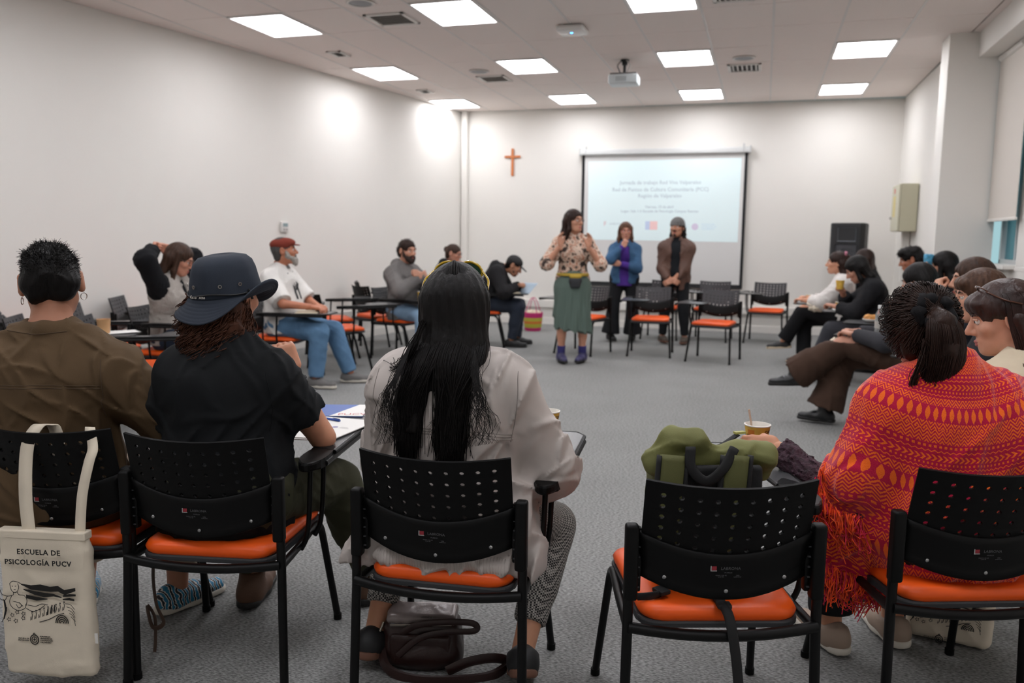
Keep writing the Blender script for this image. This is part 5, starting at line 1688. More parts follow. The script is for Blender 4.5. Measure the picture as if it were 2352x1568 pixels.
sp = [(-.135, .10, p.N[2]-.12), (-.13, .04, p.N[2]+.012), (-.125, -.05, p.N[2]+.01), (-.11, -.15, p.N[2]-.10), (-.03, -.19, p.N[2]-.30), (.05, -.18, p.N[2]-.45)]
add_tube(bm, smooth_path(sp, 7), .019, 8, squash=((0, .7, .7), .5))
mesh_bm('bag_strap', bm, M('strap_woven', '5a4638', .8, var=(60, .5)), p.o, True)
hr_ = M('hair_auburn', '33201b', .4, spec=.35, bump=(90, .5, .006), var=(14, .5), stretch=(1, 1, .15))
L = headL(p)
put_hair(p, cap_hair(p, .016, .045)+[el(L(0, .075, .068), A([.070, .035, .035]), p.RH, k=.02)], hr_, .006, hair_grooves(p, .003, 22))
N_ = 900; g_ = np.random.default_rng(62)
th = g_.uniform(-.12, PI+.12, N_)
hx, hy = -np.cos(th), -np.sin(th)
c = np.empty((N_, 5, 3)); 
def hd(x, y, z): return p.Hd+(np.stack([x, y, z], 1)*p.hs)@p.RH.T
c[:, 0] = hd(.01*hx, .02+.02*hy, .132+0*hx)
c[:, 1] = hd(.085*hx, -.012+.10*hy, .085+0*hx)
c[:, 2] = hd(.100*hx, -.012+.112*hy, -.01+0*hx)
c[:, 3] = hd(.105*hx, -.018+.115*hy, -.12+0*hx)
c[:, 4] = c[:, 3]+np.stack([g_.normal(0, .02, N_), g_.normal(0, .02, N_), -.09-.07*g_.uniform(0, 1, N_)], 1)
strands('hair_strands', cr(c, 14), .0024, hr_, p.o, .4)
put_hair(p, [rc(L(sx*.075, -.05+(abs(sx) > .5)*.02, .0), L(sx*.082, -.065+(abs(sx) > .5)*.02, -.15), .032, .022, k=.04) for sx in (-1, -.3, .3, 1)], hr_, .008, hair_grooves(p, .003, 22))
face(p, lips='b0645c', brow='33201b')
bm = bmesh.new()
for sg in (-1, 1):
    cx = sg*.034
    add_tube(bm, [L(cx+.028*math.cos(a_), .060-.3*abs(cx+.028*math.cos(a_))+.012*math.sin(a_), .118+.016*math.sin(a_)-.2*abs(cx)) for a_ in np.linspace(0, 2*PI, 20, endpoint=False)], .003, 6, closed=True)
    add_tube(bm, smooth_path([L(sg*.062, .045, .110), L(sg*.096, .0, .075), L(sg*.098, -.05, .05)], 5), .003, 6)
mesh_bm('glasses', bm, M('tortoise_frame', '4a2a1c', .2), p.o, True, False)
# ------------------------------------------------------------------ people farther back
FK = dict(h=.0135, hh=.0062, fine_hands=.0065)
denim = M('cloth_denim', '5d7f9f', .85, bump=(300, .25, .002), var=(5, .22), spec=.2)
dkdenim = M('cloth_dark_denim', '28303e', .85, bump=(300, .25, .002), var=(5, .2), spec=.2)
blackc = cloth('black', '17171a', .85)
# man in the red flat cap
p = person('man in a red flat cap and white printed T-shirt with a grey beard', (-4.30, 6.76), -86, 'm', 1.02, 'b9785c', hz=.57, lean=-.06, spine=.485, sdrop=.08, fat=1.22, neckdir=(0, .35, 1),
           head=(26, 6, 0), hl=(.02, .36, .75), hr=(.13, .36, .745), el_pole=((-1, -.2, -.6), (1, -.3, -.5)), legs=[(-.20, .58, .09), (.16, .40, .09)], foot=(14, -6), curl=(.6, .7),
           handdir=[(np.array([.5, .8, -.1]), None), (np.array([.1, 1, -.1]), None)], **FK)
tw = cloth('white_tee', 'dcd9d4', .85)
t = top(p, 'tshirt', tw, .92, .018, hem=.08, loose=1.32, disp=folds(71, .005, 20), h=.010)
bm = bmesh.new()
bvh = BVHTree.FromPolygons([v.co for v in t.data.vertices], [tuple(q.vertices) for q in t.data.polygons])
def decal(poly, z0, x0, sc, bm):
    vs = []
    for x, z in poly:
        h_, n_, _, _ = bvh.ray_cast(Vector((x0+x*sc, 1.0, z0+z*sc)), Vector((0, -1, 0)))
        if h_ is None: return
        vs.append(bm.verts.new(h_+n_*.002))
    bm.faces.new(vs)
zc = p.Ch[2]+.03
for poly in ([(-.5, 1), (-.35, 1), (-.2, .2), (-.05, .6), (-.05, -.9), (-.3, -.9), (-.3, -.1), (-.42, .1)], [(.05, .6), (.2, .2), (.4, .9), (.5, .9), (.42, .1), (.42, -.9), (.2, -.9), (.18, -.2)], [(-.05, .1), (.05, .1), (.18, -.3), (-.05, -.3)]):
    decal(poly, zc-.02, -.01, .135, bm)
for k in range(4):
    decal([(-.42+k*.17, 1.15), (-.32+k*.17, 1.18), (-.32+k*.17, 1.42), (-.42+k*.17, 1.40)], zc-.02, -.01, .135, bm)
mesh_bm('shirt_print', bm, M('print_black', '2a2c2e', .8), t)
trousers(p, 'jeans', denim, .96, .018, .008, disp=folds(72, .005, 25), sk=1.12)
shoes(p, M('sneaker_grey', '6c6a68', .8, bump=(300, .3, .001)), sole_w, size=1.08, smat2=M('lace_grey', 'a09d98', .8))
put_hair(p, cap_hair(p, .006, .05, back=-.05, ears=True), M('hair_grey_dark', '3d3a38', .7, bump=(120, .4, .003)))
L = headL(p); A = np.array
gb = M('beard_grey', '9b968f', .9, bump=(110, .6, .005), var=(70, .3))
V, Q = surf([rc(L(-.060, .03, -.045), L(-.025, .075, -.085), .022, .026, k=.03), rc(L(.060, .03, -.045), L(.025, .075, -.085), .022, .026, k=.03), el(L(0, .088, -.105), A([.034, .028, .04]), p.RH, k=.03),
             rc(L(-.028, .098, -.050), L(.028, .098, -.050), .009, k=.01), rc(L(-.065, .02, .0), L(-.06, .03, -.045), .012, .02, k=.02), rc(L(.065, .02, .0), L(.06, .03, -.045), .012, .02, k=.02)], .006, folds(73, .004, 90))
mesh_np('beard', V, Q, gb, p.o)
rc_m = cloth('red_cap', '7a3428', .85)
V, Q = surf([el(L(0, -.010, .060), A([.092, .112, .062]), p.RH@rotm(0, -.10, 0), k=.03), el(L(0, .045, .080), A([.075, .07, .035]), p.RH@rotm(0, -.2, 0), k=.03), half(L(0, 0, .014), p.RH@A([0, .42, -1]))], .006)
fc = mesh_np('flat_cap', V, Q, rc_m, p.o)
V, Q = surf([el(L(0, .098, .052), A([.062, .060, .008]), p.RH@rotm(0, -.22, 0), k=.01)], .005)
mesh_np('peak', V, Q, rc_m, fc)
face(p, brow='2a2624')
# woman with her arms raised behind her head
p = person('woman in a grey fleece vest with glasses, both arms raised behind her head', (-4.62, 5.60), -82, 'f', 1.0, 'c58a72', hz=.56, lean=.05, spine=.46, neckdir=(0, .4, 1), head=(16, -22, 0),
           hl=(-.07, -.02, 1.27), hr=(.09, -.06, 1.28), el_pole=((-1, .25, .35), (1, .15, .35)), legs=[(-.16, .42, .09), (.14, .40, .09)], curl=(.9, .9), handdir=[(np.array([.8, -.5, .2]), np.array([0, 1, -.3])), (np.array([-.8, -.5, .2]), np.array([0, 1, -.3]))], **FK)
top(p, 'sleeves', cloth('black_fleece', '151518', .95, (160, .5, .004)), 1.85, .014, hem=0, loose=1.25, disp=folds(81, .006, 30), h=.011)
vest = cloth('fleece_vest', 'a39c95', .98, (120, .9, .008), (14, .15))
pr = p.torso_prims(.028)+[rc(p.N+p.F3*.0+p.up*.03-p.X3*.06, p.N+p.F3*.08-p.X3*.07-p.up*.05, .034, .036, k=.03), rc(p.N+p.F3*.0+p.up*.03+p.X3*.06, p.N+p.F3*.08+p.X3*.07-p.up*.05, .034, .036, k=.03), rc(p.N-p.F3*.05+p.up*.05-p.X3*.05, p.N-p.F3*.05+p.up*.05+p.X3*.05, .04, .04, k=.03),
     rc(p.H-A([0, 0, .05]), p.Wa, .17, .15, k=.05, sq=(p.F3, .85)),
     rc(p.S[0], p.S[0]-p.X3*.1, .085, k=.02, op='sub'), rc(p.S[1], p.S[1]+p.X3*.1, .085, k=.02, op='sub'),
     bx(p.Ch+p.F3*.2-A([0, 0, .1]), (.025, .12, .4), .01, p.RT, k=.02, op='sub'), rc(p.N+p.up*.03, p.N+p.up*.1, .055, k=.012, op='sub'), half([0, 0, .50], [0, 0, -1])]
V, Q = surf(pr, .011, folds(82, .007, 32)); mesh_np('fleece_vest', V, Q, vest, p.o)
top(p, 'shirt', cloth('pale_shirt', 'c9c3bc', .9), .3, .010, hem=.05)
trousers(p, 'jeans', dkdenim, .95)
shoes(p, M('shoe_black', '1a1a1b', .5), sole_b)
long_hair(p, hair_brown, .30, .075, .11)
glasses(p, M('glasses_thin', '5a4038', .3)); face(p)
# bearded man in the grey hoodie
p = person('bearded man in a grey hoodie holding his hands together at his chest', (-3.93, 8.65), -112, 'm', 1.02, 'c08c74', hz=.56, lean=.02, spine=.48, sdrop=.08, fat=1.1, neckdir=(0, .35, 1), head=(-6, -4, 0),
           hl=(.035, .30, .97), hr=(.06, .31, .94), el_pole=((-1, .1, -.9), (1, .1, -.9)), legs=[(-.18, .46, .09), (.14, .44, .09)], curl=(1.1, 1.1), handdir=[(np.array([.85, .35, .25]), np.array([.2, -.9, -.2])), (np.array([-.8, .35, .4]), np.array([-.2, -.9, -.2]))], **FK)
hood = cloth('grey_hoodie', '6f6c6a', .92, (260, .4, .003))
top(p, 'hoodie', hood, 1.97, .02, hem=.10, loose=1.25, collar='hood', disp=folds(91, .006, 24), h=.010)
trousers(p, 'jeans', M('cloth_light_denim', '7f9db8', .85, bump=(300, .25, .002), var=(5, .22)), .96, disp=folds(92, .005, 25)); shoes(p, M('shoe_black', '1a1a1b', .5), sole_b)
put_hair(p, cap_hair(p, .012, .060, back=-.04, ears=True), hair_dbrown, None, folds(93, .003, 40)); fuzz(p, [c for c in bpy.data.objects if c.parent == p.o and c.name.startswith('hair')][0], 900, .018, .002, hair_dbrown, 6, .6, .2)
L = headL(p); db = M('beard_dark', '2b1d16', .85, bump=(110, .6, .005))
V, Q = surf([rc(L(-.060, .03, -.045), L(-.025, .075, -.085), .019, .022, k=.03), rc(L(.060, .03, -.045), L(.025, .075, -.085), .019, .022, k=.03), el(L(0, .080, -.098), A([.036, .028, .036]), p.RH, k=.03), el(L(-.040, .058, -.072), A([.022, .028, .030]), p.RH, k=.02), el(L(.040, .058, -.072), A([.022, .028, .030]), p.RH, k=.02),
             rc(L(-.028, .096, -.050), L(.028, .096, -.050), .0075, k=.01), rc(L(-.066, .02, .01), L(-.06, .03, -.045), .011, .018, k=.02), rc(L(.066, .02, .01), L(.06, .03, -.045), .011, .018, k=.02)], .006, folds(94, .003, 90))
mesh_np('beard', V, Q, db, p.o); face(p, brow='20150f')
# woman behind, only her head and shoulders show
p = person('woman in black with tied-back brown hair and thin glasses, against the left back corner', (-4.19, 10.60), -98, 'f', .98, 'c79079', hz=.56, lean=.12, spine=.46, neckdir=(0, .4, 1), head=(8, -14, 0), hl=(.0, .30, .95), hr=(.08, .26, 1.0), el_pole=((-1, 0, -1), (1, 0, -1)), curl=(1, 1), **FK)
top(p, 'hoodie', blackc, 1.95, .02, hem=.08, collar='hood', loose=1.2); trousers(p, 'trousers', blackc, .95); shoes(p, M('shoe_black', '1a1a1b', .5), sole_b)
L = headL(p)
put_hair(p, cap_hair(p, .011, .052, back=-.05, ears=True)+[el(L(0, -.125, .03), A([.032, .03, .04]), p.RH, k=.02)], hairmat('chestnut', '3a2a22')); glasses(p, M('glasses_thin', '5a4038', .3)); face(p)
# man in the black cap bent over his tablet
p = person('man in a black cap and black hooded jacket bent over, writing', (-3.42, 10.05), -76, 'm', 1.02, 'b07d62', hz=.56, lean=.42, spine=.46, sdrop=.05, fat=1.05, neckdir=(0, .95, .75), head=(-4, -32, 0),
           hl=(.02, .44, .78), hr=(.12, .42, .78), el_pole=((-1, -.5, -.5), (1, -.5, -.6)), legs=[(-.16, .42, .09), (.14, .36, .09)], foot=(6, -8), curl=(.7, .8), **FK)
top(p, 'jacket', cloth('black_jacket', '1c1b1d', .85), 1.95, .02, hem=.08, collar='hood', loose=1.25, disp=folds(101, .006, 26), h=.011)
trousers(p, 'jeans', M('cloth_navy_denim', '222a38', .85, var=(5, .2)), .96, .018, disp=folds(102, .005, 25), sk=1.08); shoes(p, M('shoe_black', '1a1a1b', .5), sole_b, size=1.05)
put_hair(p, cap_hair(p, .008, .05, back=-.05, ears=True), hair_black); face(p, brow='1a1412')
L = headL(p)
V, Q = surf([el(L(0, -.012, .052), A([.088, .106, .082]), p.RH, k=.02), half(L(0, 0, .036), p.RH@A([0, .05, -1]))], .006); cp = mesh_np('baseball_cap', V, Q, M('cap_black', '141416', .7), p.o)
V, Q = surf([el(L(0, .115, .035), A([.068, .072, .008]), p.RH@rotm(0, -.2, 0), k=.01)], .005); mesh_np('peak', V, Q, M('cap_black', '141416', .7), cp)
V, Q = surf([rc(L(-.052, .035, -.055), L(-.02, .075, -.092), .016, .018, k=.03), rc(L(.052, .035, -.055), L(.02, .075, -.092), .016, .018, k=.03)], .006); mesh_np('beard', V, Q, M('beard_dark', '2b1d16', .85), p.o)
# ------------------------------------------------------------------ window side
def shoe_std(p, m='shoe_black', col='1a1a1b', **k): return shoes(p, M(m, col, .5), k.pop('sole', sole_b), **k)
p = person('young woman in a white top with long dark hair and pink hair tie', (.88, 9.73), 82, 'f', .97, 'd0977a', hz=.555, lean=.08, spine=.445, neckdir=(0, .3, 1), head=(4, 0, 0), hl=(-.06, .42, .74), hr=(.05, .38, .76), el_pole=((-1, -.3, -.8), (1, -.3, -.8)),
           legs=[(-.04, .62, .26), (.04, .40, .09)], knee_pole=[(-.05, .9, 1.2), (.1, 1, .6)], foot=(6, 0), fpitch=(-6, 0), curl=(.6, .6), **FK)
top(p, 'white_top', cloth('white_knit', 'd6d1cc', .9), 1.6, .02, hem=.08, loose=1.3, disp=folds(111, .006, 24)); trousers(p, 'trousers', cloth('black_trouser', '131315'), .93, .02, .03); shoe_std(p, 'canvas_black', '1d1c1c', sole=M('sole_cream', 'c9b79c', .6))
L = headL(p)
long_hair(p, hair_dbrown, .40, .06, .10, side_front=False, extra=[rc(L(0, -.11, .06), L(0, -.13, .0), .035, .04, k=.03)])
bm = bmesh.new(); c_ = L(0, -.085, .105); add_tube(bm, [c_+p.RH@A([.045*math.cos(a_), -.02*math.cos(a_*3)*.3, .022*math.sin(a_)]) for a_ in np.linspace(0, 2*PI, 16, endpoint=False)], .012, 6, closed=True); mesh_bm('hair_tie', bm, cloth('pink_tie', 'b9798a', .8), p.o, True, False)
face(p)
p = person('woman in black with long black hair, head bowed over her tablet', (1.12, 8.71), 84, 'f', 1.0, 'c08b74', hz=.555, lean=.22, spine=.45, neckdir=(0, .6, .9), head=(0, -32, 0), hl=(-.10, .42, .76), hr=(.0, .36, .90), el_pole=((-1, -.4, -.7), (1, -.4, -.7)),
           legs=[(-.12, .60, .13), (.10, .48, .09)], knee_pole=[(-.1, 1, 1), (.1, 1, 1)], curl=(.8, .9), **FK)
top(p, 'jumper', blackc, 1.75, .02, hem=.08, loose=1.2, disp=folds(121, .005, 26)); trousers(p, 'trousers', M('cloth_charcoal', '2c2d33', .85), .95, .018); shoe_std(p)
long_hair(p, hair_black, .34, .085, .10); face(p); P11 = p
p = person('young man in a grey T-shirt with thick black hair, by the window side', (1.58, 9.53), 82, 'm', 1.0, 'b0745a', hz=.565, lean=.05, spine=.47, neckdir=(0, .35, 1), head=(4, -16, 0), hl=(-.15, .40, .74), hr=(.12, .40, .74), curl=(.6, .6), **FK)
top(p, 'tshirt', cloth('grey_tee', '8a8783', .9), .9, .016, hem=.06, loose=1.25); trousers(p, 'trousers', dkdenim); shoe_std(p)
L = headL(p)
put_hair(p, cap_hair(p, .022, .058, back=-.03, ears=True)+[el(L(0, .04, .095), A([.078, .075, .040]), p.RH, k=.02)], hair_black, None, folds(131, .005, 30)); fuzz(p, [c for c in bpy.data.objects if c.parent == p.o and c.name.startswith('hair')][0], 900, .02, .002, hair_black, 7, .6, .2); face(p, brow='15100d')
p = person('woman with long loose black hair hiding her face, holding up a blue packet', (1.66, 8.33), 62, 'f', .98, 'c38d72', hz=.56, lean=.06, spine=.46, neckdir=(0, .3, 1), head=(6, -6, 0), hl=(-.14, .20, 1.11), hr=(.10, .36, .74), el_pole=((-1, .2, -1), (1, -.3, -.8)), curl=(1.0, .6), handdir=[(np.array([.1, .25, 1]), np.array([.9, .2, 0])), None], **FK)
top(p, 'jumper', blackc, 1.5, .02, hem=.08); trousers(p, 'trousers', dkdenim); shoe_std(p)
long_hair(p, hair_black, .44, .125, .13, spread=1.35, g=.020); face(p)
W8 = p
p = person('woman in brown flared trousers and black boots, legs crossed, dark hair pinned up', (1.04, 6.50), 78, 'f', 1.02, 'c08b74', hz=.54, lean=-.22, spine=.39, neckdir=(0, .55, 1), head=(-12, -14, 0), hl=(-.12, .36, .72), hr=(.12, .36, .72), el_pole=((-1, -.3, -.8), (1, -.3, -.8)),
           legs=[(-.02, .78, .37), (.03, .56, .10)], knee_pole=[(-.1, .4, 1.2), (.1, .8, 1)], foot=(10, -6), fpitch=(-4, 0), curl=(.6, .6), **FK)
top(p, 'cardigan', cloth('dark_grey_knit', '3a3a3e', .9), 1.95, .02, hem=.08); trousers(p, 'flared_trousers', cloth('brown_wool', '46342a', .9), .93, .022, .075, disp=folds(141, .006, 22), sk=1.05, h=.010); shoes(p, M('boot_leather', '17181a', .3), sole_b, boot=.07)
put_hair(p, cap_hair(p, .018, .05, back=-.07), hair_black); face(p)
p = person('woman in dark clothes with a ringed hand at her mouth, in profile at the right', (1.28, 5.35), 74, 'f', 1.0, 'c9947a', hz=.56, lean=.08, spine=.45, neckdir=(0, .35, 1), head=(16, -4, 0), hl=(-.03, .30, 1.10), hr=(.10, .36, .74), el_pole=((-1, .3, -1), (1, -.3, -.8)), curl=(1.2, .6), handdir=[(np.array([.35, -.2, .9]), np.array([.5, -.8, 0])), None],
           legs=[(-.12, .52, .09), (.12, .48, .09)], **FK)
top(p, 'cardigan', cloth('navy_knit', '2a2c33', .9), 1.95, .02, hem=.08); trousers(p, 'trousers', blackc); shoes(p, M('boot_leather', '17181a', .3), sole_b, boot=.06)
long_hair(p, hair_brown, .20, .07, .08, side_front=False); face(p)
p = person('brown-haired woman with a heavy fringe, in profile just behind the woman in cream', (1.10, 4.30), 76, 'f', .98, 'cc967c', hz=.555, lean=.09, spine=.44, neckdir=(0, .4, 1), head=(14, -8, 0), hl=(-.10, .36, .74), hr=(.10, .36, .74), el_pole=((-1, -.3, -.8), (1, -.3, -.8)), legs=[(-.12, .44, .09), (.12, .46, .09)], **FK)
top(p, 'cardigan', cloth('black_knit', '222226', .9), 1.95, .02, hem=.08); trousers(p, 'trousers', blackc); shoes(p, M('boot_leather', '17181a', .3), sole_b, boot=.06)
L = headL(p)
long_hair(p, hairmat('warm_brown', '4a3326'), .24, .08, .09, side_front=False, g=.015, extra=[el(L(0, .075, .072), A([.066, .030, .032]), p.RH, k=.02)]); face(p)
p = person('woman with dark hair and a raised hand, half hidden behind the black-haired woman', (1.28, 10.74), 86, 'f', .98, 'c58e74', hz=.56, lean=.1, spine=.46, neckdir=(0, .35, 1), head=(-20, -8, 0), hl=(-.05, .32, 1.02), hr=(.1, .36, .74), el_pole=((-1, .2, -1), (1, -.3, -.8)), curl=(1.1, .6), handdir=[(np.array([.1, .2, 1]), np.array([.8, -.4, 0])), None], **FK)
top(p, 'jumper', blackc, 1.95, .02, hem=.08); trousers(p, 'trousers', blackc); shoe_std(p)
long_hair(p, hair_dbrown, .30, .08, .10); face(p)
# ------------------------------------------------------------------ three people standing by the screen
p = person('woman standing in a floral blouse and green midi skirt, both hands raised as she talks', (-2.03, 9.02), 196, 'f', 1.01, 'c58f75', hz=.905, legk=.93, lean=.0, spine=.485, neckdir=(0, .2, 1), head=(42, 2, 0), hl=(-.155, .20, 1.305), hr=(.15, .20, 1.315), el_pole=((-.7, -.2, -1), (.7, -.2, -1)), legs=[(-.125, .0, .10), (.115, .03, .10)], knee_pole=[(-.1, 1, 0), (.1, 1, 0)],
           foot=(-22, 12), curl=(.35, .45), handdir=[(np.array([-.1, .05, 1]), np.array([.75, .6, 0])), (np.array([.1, .05, 1]), np.array([-.75, .6, 0]))], **FK)
flo = M('floral_blouse', 'c7ab98', .85)
nt = flo.node_tree; vn = nt.nodes.new('ShaderNodeTexNoise'); vn.inputs['Scale'].default_value = 17; vn.inputs['Detail'].default_value = 3; tcn = nt.nodes.new('ShaderNodeTexCoord'); nt.links.new(tcn.outputs['Object'], vn.inputs['Vector'])
crn = nt.nodes.new('ShaderNodeValToRGB'); crn.color_ramp.interpolation = 'CONSTANT'; els = crn.color_ramp.elements
els[0].color = (*lin('3a2f2a'), 1); els[1].position = .40; els[1].color = (*lin('8d7466'), 1)
for po_, co_ in ((.455, 'd3bba8'), (.55, 'a5542f'), (.585, 'c9ab97'), (.64, '5d5148')):
    e_ = els.new(po_); e_.color = (*lin(co_), 1)
nt.links.new(vn.outputs[0], crn.inputs[0]); nt.links.new(crn.outputs[0], nt.nodes['Principled BSDF'].inputs['Base Color'])
top(p, 'blouse', flo, 1.15, .014, hem=0, loose=1.2, disp=folds(151, .004, 30))
sk_m = M('cloth_green_skirt', '5b6a62', .85, bump=(300, .2, .002), spec=.2)
z0 = p.H[2]
def skirt_disp(P):
    a_ = np.arctan2(P[..., 1], P[..., 0]); f_ = np.clip((z0-P[..., 2])/.5, 0, 1)
    return f_*(.012*np.sin(a_*11+2*np.sin(P[..., 2]*5))+.006*np.sin(a_*23))
V, Q = surf([rc([0, 0, z0+.10], [0, 0, z0-.05], .140, .190, k=.05, sq=((0, 1, 0), .82)), rc([0, .01, z0-.05], [0, .03, .36], .190, .215, k=.08, sq=((0, 1, 0), .86)), half([0, 0, .375], [.12, 0, -1]), half([0, 0, z0+.14], [0, 0, 1]), bx([.26, .12, .40], [.07, .14, .12], .02, k=.03, op='sub')], .009, skirt_disp)
mesh_np('skirt', V, Q, sk_m, p.o)
V, Q = surf([el([-.02, .185, z0+.03], [.072, .036, .068], k=.02), bx([-.02, .185, z0+.0], [.055, .03, .055], .02, k=.02)], .007); wb = mesh_np('waist_bag', V, Q, M('bag_dark', '2b2d30', .6), p.o)
V, Q = surf([el([-.02, .195, z0+.075], [.070, .032, .030], k=.02)], .006); mesh_np('bag_flap', V, Q, M('bag_mustard', 'b89a35', .6), wb)
bm = bmesh.new(); add_tube(bm, [(.170*math.cos(a_), .160*math.sin(a_)*.98+.01, z0+.09) for a_ in np.linspace(0, 2*PI, 28, endpoint=False)], .016, 6, closed=True, squash=((0, 0, 1), 1)); mesh_bm('waist_strap', bm, M('bag_mustard', 'b89a35', .6), wb, True)
for i in (0, 1):
    V, Q = surf([rc(p.K[i]*.25+p.A[i]*.75, p.A[i], .048, .044, k=.02, clips=[(p.K[i]*.25+p.A[i]*.75, p.K[i]-p.A[i])])], .007); mesh_np('sock', V, Q, cloth('purple_sock', '3c3a6e', .9), p.o)
shoes(p, M('boot_purple', '3d3a5f', .5, var=(12, .4)), sole_b, boot=.035)
long_hair(p, hair_dbrown, .20, .075, .06, front=.05); glasses(p, M('glasses_thin', '5a4038', .3)); face(p, lips='b5625a')
p = person('woman standing in a denim jacket and purple top, one hand at her chin', (-1.80, 11.2), 189, 'f', .955, 'c58f78', hz=.86, legk=.925, lean=.0, spine=.48, sdrop=.085, neckdir=(0, .22, 1), head=(6, -2, 0), hl=(.06, .20, 1.06), hr=(.02, .20, 1.29), el_pole=((-1, .1, -.8), (1, .25, -1)), legs=[(-.13, .0, .10), (.17, .06, .10)], knee_pole=[(-.1, 1, 0), (.1, 1, 0)], foot=(-4, 22), curl=(.5, 1.2), handdir=[(np.array([1, .2, .1]), np.array([0, -1, 0])), (np.array([-.35, .0, 1]), np.array([0, -.9, .2]))], **FK)
top(p, 'top', cloth('purple_top', '4d2f86', .85), 1.97, .010, hem=.10)
top(p, 'denim_jacket', M('cloth_denim_jacket', '3c5c7c', .85, bump=(300, .3, .002), var=(6, .25), spec=.2), 1.8, .020, hem=.07, loose=1.08, disp=folds(161, .005, 26), extra=[bx(p.Wa+p.F3*.16-A([0, 0, .02]), (.055, .10, .30), .02, p.RT, k=.02, op='sub'), rc(p.N+p.up*.035-p.F3*.05, p.N+p.up*.03+p.X3*.065, .025, .022, k=.02), rc(p.N+p.up*.035-p.F3*.05, p.N+p.up*.03-p.X3*.065, .025, .022, k=.02)])
trousers(p, 'wide_trousers', blackc, .97, .024, .075, h=.010); shoe_std(p, boot=.02)
long_hair(p, hairmat('ombre', '5a3d2c'), .27, .08, .05, front=.045); glasses(p, M('glasses_red', 'a1353a', .3)); face(p)
p = person('man standing in a brown jacket, dark turtleneck and grey beanie, hands clasped', (-1.11, 11.2), 180, 'm', .985, 'b9836a', hz=.885, legk=.925, lean=.0, spine=.49, sdrop=.095, neckdir=(0, .2, 1), head=(-14, 2, 0), hl=(.015, .235, .86), hr=(.045, .225, .87), el_pole=((-.7, -.7, -.3), (.7, -.7, -.3)), legs=[(-.15, .05, .10), (.15, .0, .10)], knee_pole=[(-.1, 1, 0), (.1, 1, 0)], foot=(-6, 24), curl=(.8, .8), handdir=[(np.array([.85, .3, -.35]), np.array([0, -.9, -.3])), (np.array([-.85, .3, -.3]), np.array([0, -.9, -.3]))], **FK)
top(p, 'turtleneck', cloth('dark_turtleneck', '191c20', .9), 1.5, .010, hem=.10, collar='turtle')
top(p, 'jacket', M('cloth_brown_jacket', '5c4034', .6, bump=(90, .4, .006), var=(7, .2)), 1.93, .020, hem=.16, loose=1.15, disp=folds(171, .006, 22), extra=[bx(p.Wa+p.F3*.17+A([0, 0, .05]), (.058, .10, .42), .02, p.RT, k=.02, op='sub'), rc(p.N+p.up*.035-p.F3*.05, p.N+p.up*.02+p.X3*.075+p.F3*.04, .026, .024, k=.02), rc(p.N+p.up*.035-p.F3*.05, p.N+p.up*.02-p.X3*.075+p.F3*.04, .026, .024, k=.02)])
trousers(p, 'trousers', cloth('black_jean', '18191c'), .95, .014); shoes(p, M('shoe_brown', '4a4038', .6), M('sole_tan', '8a7660', .6), smat2=M('lace_black', '17171a', .8))
L = headL(p)
put_hair(p, cap_hair(p, .012, .055, back=-.09)+[rc(L(sg*.07, -.04, -.04), L(sg*.088, -.045, -.125), .032, .030, k=.03) for sg in (-1, 1)], hair_black, None, folds(172, .010, 55))
V, Q = surf([el(L(0, -.012, .048), A([.094, .112, .098]), p.RH, k=.02), half(L(0, 0, .030), p.RH@A([0, -.12, -1]))], .006, folds(173, .002, 90)); bn = mesh_np('beanie', V, Q, cloth('grey_beanie', '6e6d6c', .95, (200, .6, .003)), p.o)
V, Q = surf([el(L(0, -.012, .036), A([.099, .117, .030]), p.RH, k=.01)], .006); mesh_np('beanie_cuff', V, Q, cloth('grey_beanie', '6e6d6c', .95, (200, .6, .003)), bn)
V, Q = surf([rc(L(-.026, .096, -.050), L(0, .102, -.046), .006, .008, k=.01), rc(L(.026, .096, -.050), L(0, .102, -.046), .006, .008, k=.01), el(L(0, .084, -.098), A([.022, .014, .022]), p.RH, k=.02)], .0045); mesh_np('beard', V, Q, M('beard_dark', '2b1d16', .85), p.o); face(p, brow='1a1412')
# ------------------------------------------------------------------ things on the chairs, tablets and floor
bpy.context.view_layer.update()
def CPt(k, x, y, z=.6958):
    o = CH[k]; a = o.rotation_euler[2]
    return (o.location.x+x*math.cos(a)-y*math.sin(a), o.location.y+x*math.sin(a)+y*math.cos(a), z)
def crz(k, extra=0): return CH[k].rotation_euler[2]+math.radians(extra)
paper = M('paper_white', 'e6e4e0', .8)
def sheet(name, loc, rz, w, h, label, mat=None, th=.0015, tilt=0, cat='paper', curl=.006, n=6, group=None):
    o = empty(name, loc, rz, label, cat, group)
    bm = bmesh.new()
    g = [[bm.verts.new((-w/2+w*i/n, -h/2+h*j/n, th+curl*(i/n)**2*(j/n))) for i in range(n+1)] for j in range(n+1)]
    for j in range(n):
        for i in range(n): bm.faces.new((g[j][i], g[j][i+1], g[j+1][i+1], g[j+1][i]))
    s_ = mesh_bm('sheet', bm, mat or paper, o, True, False)
    md = s_.modifiers.new('t', 'SOLIDIFY'); md.thickness = th
    if tilt: o.rotation_euler = (math.radians(tilt), 0, rz)
    return o
def flat_poly(name, poly, z, mat, parent, th=.0004):
    bm = bmesh.new(); add_prism(bm, poly, z, z+th); return mesh_bm(name, bm, mat, parent)
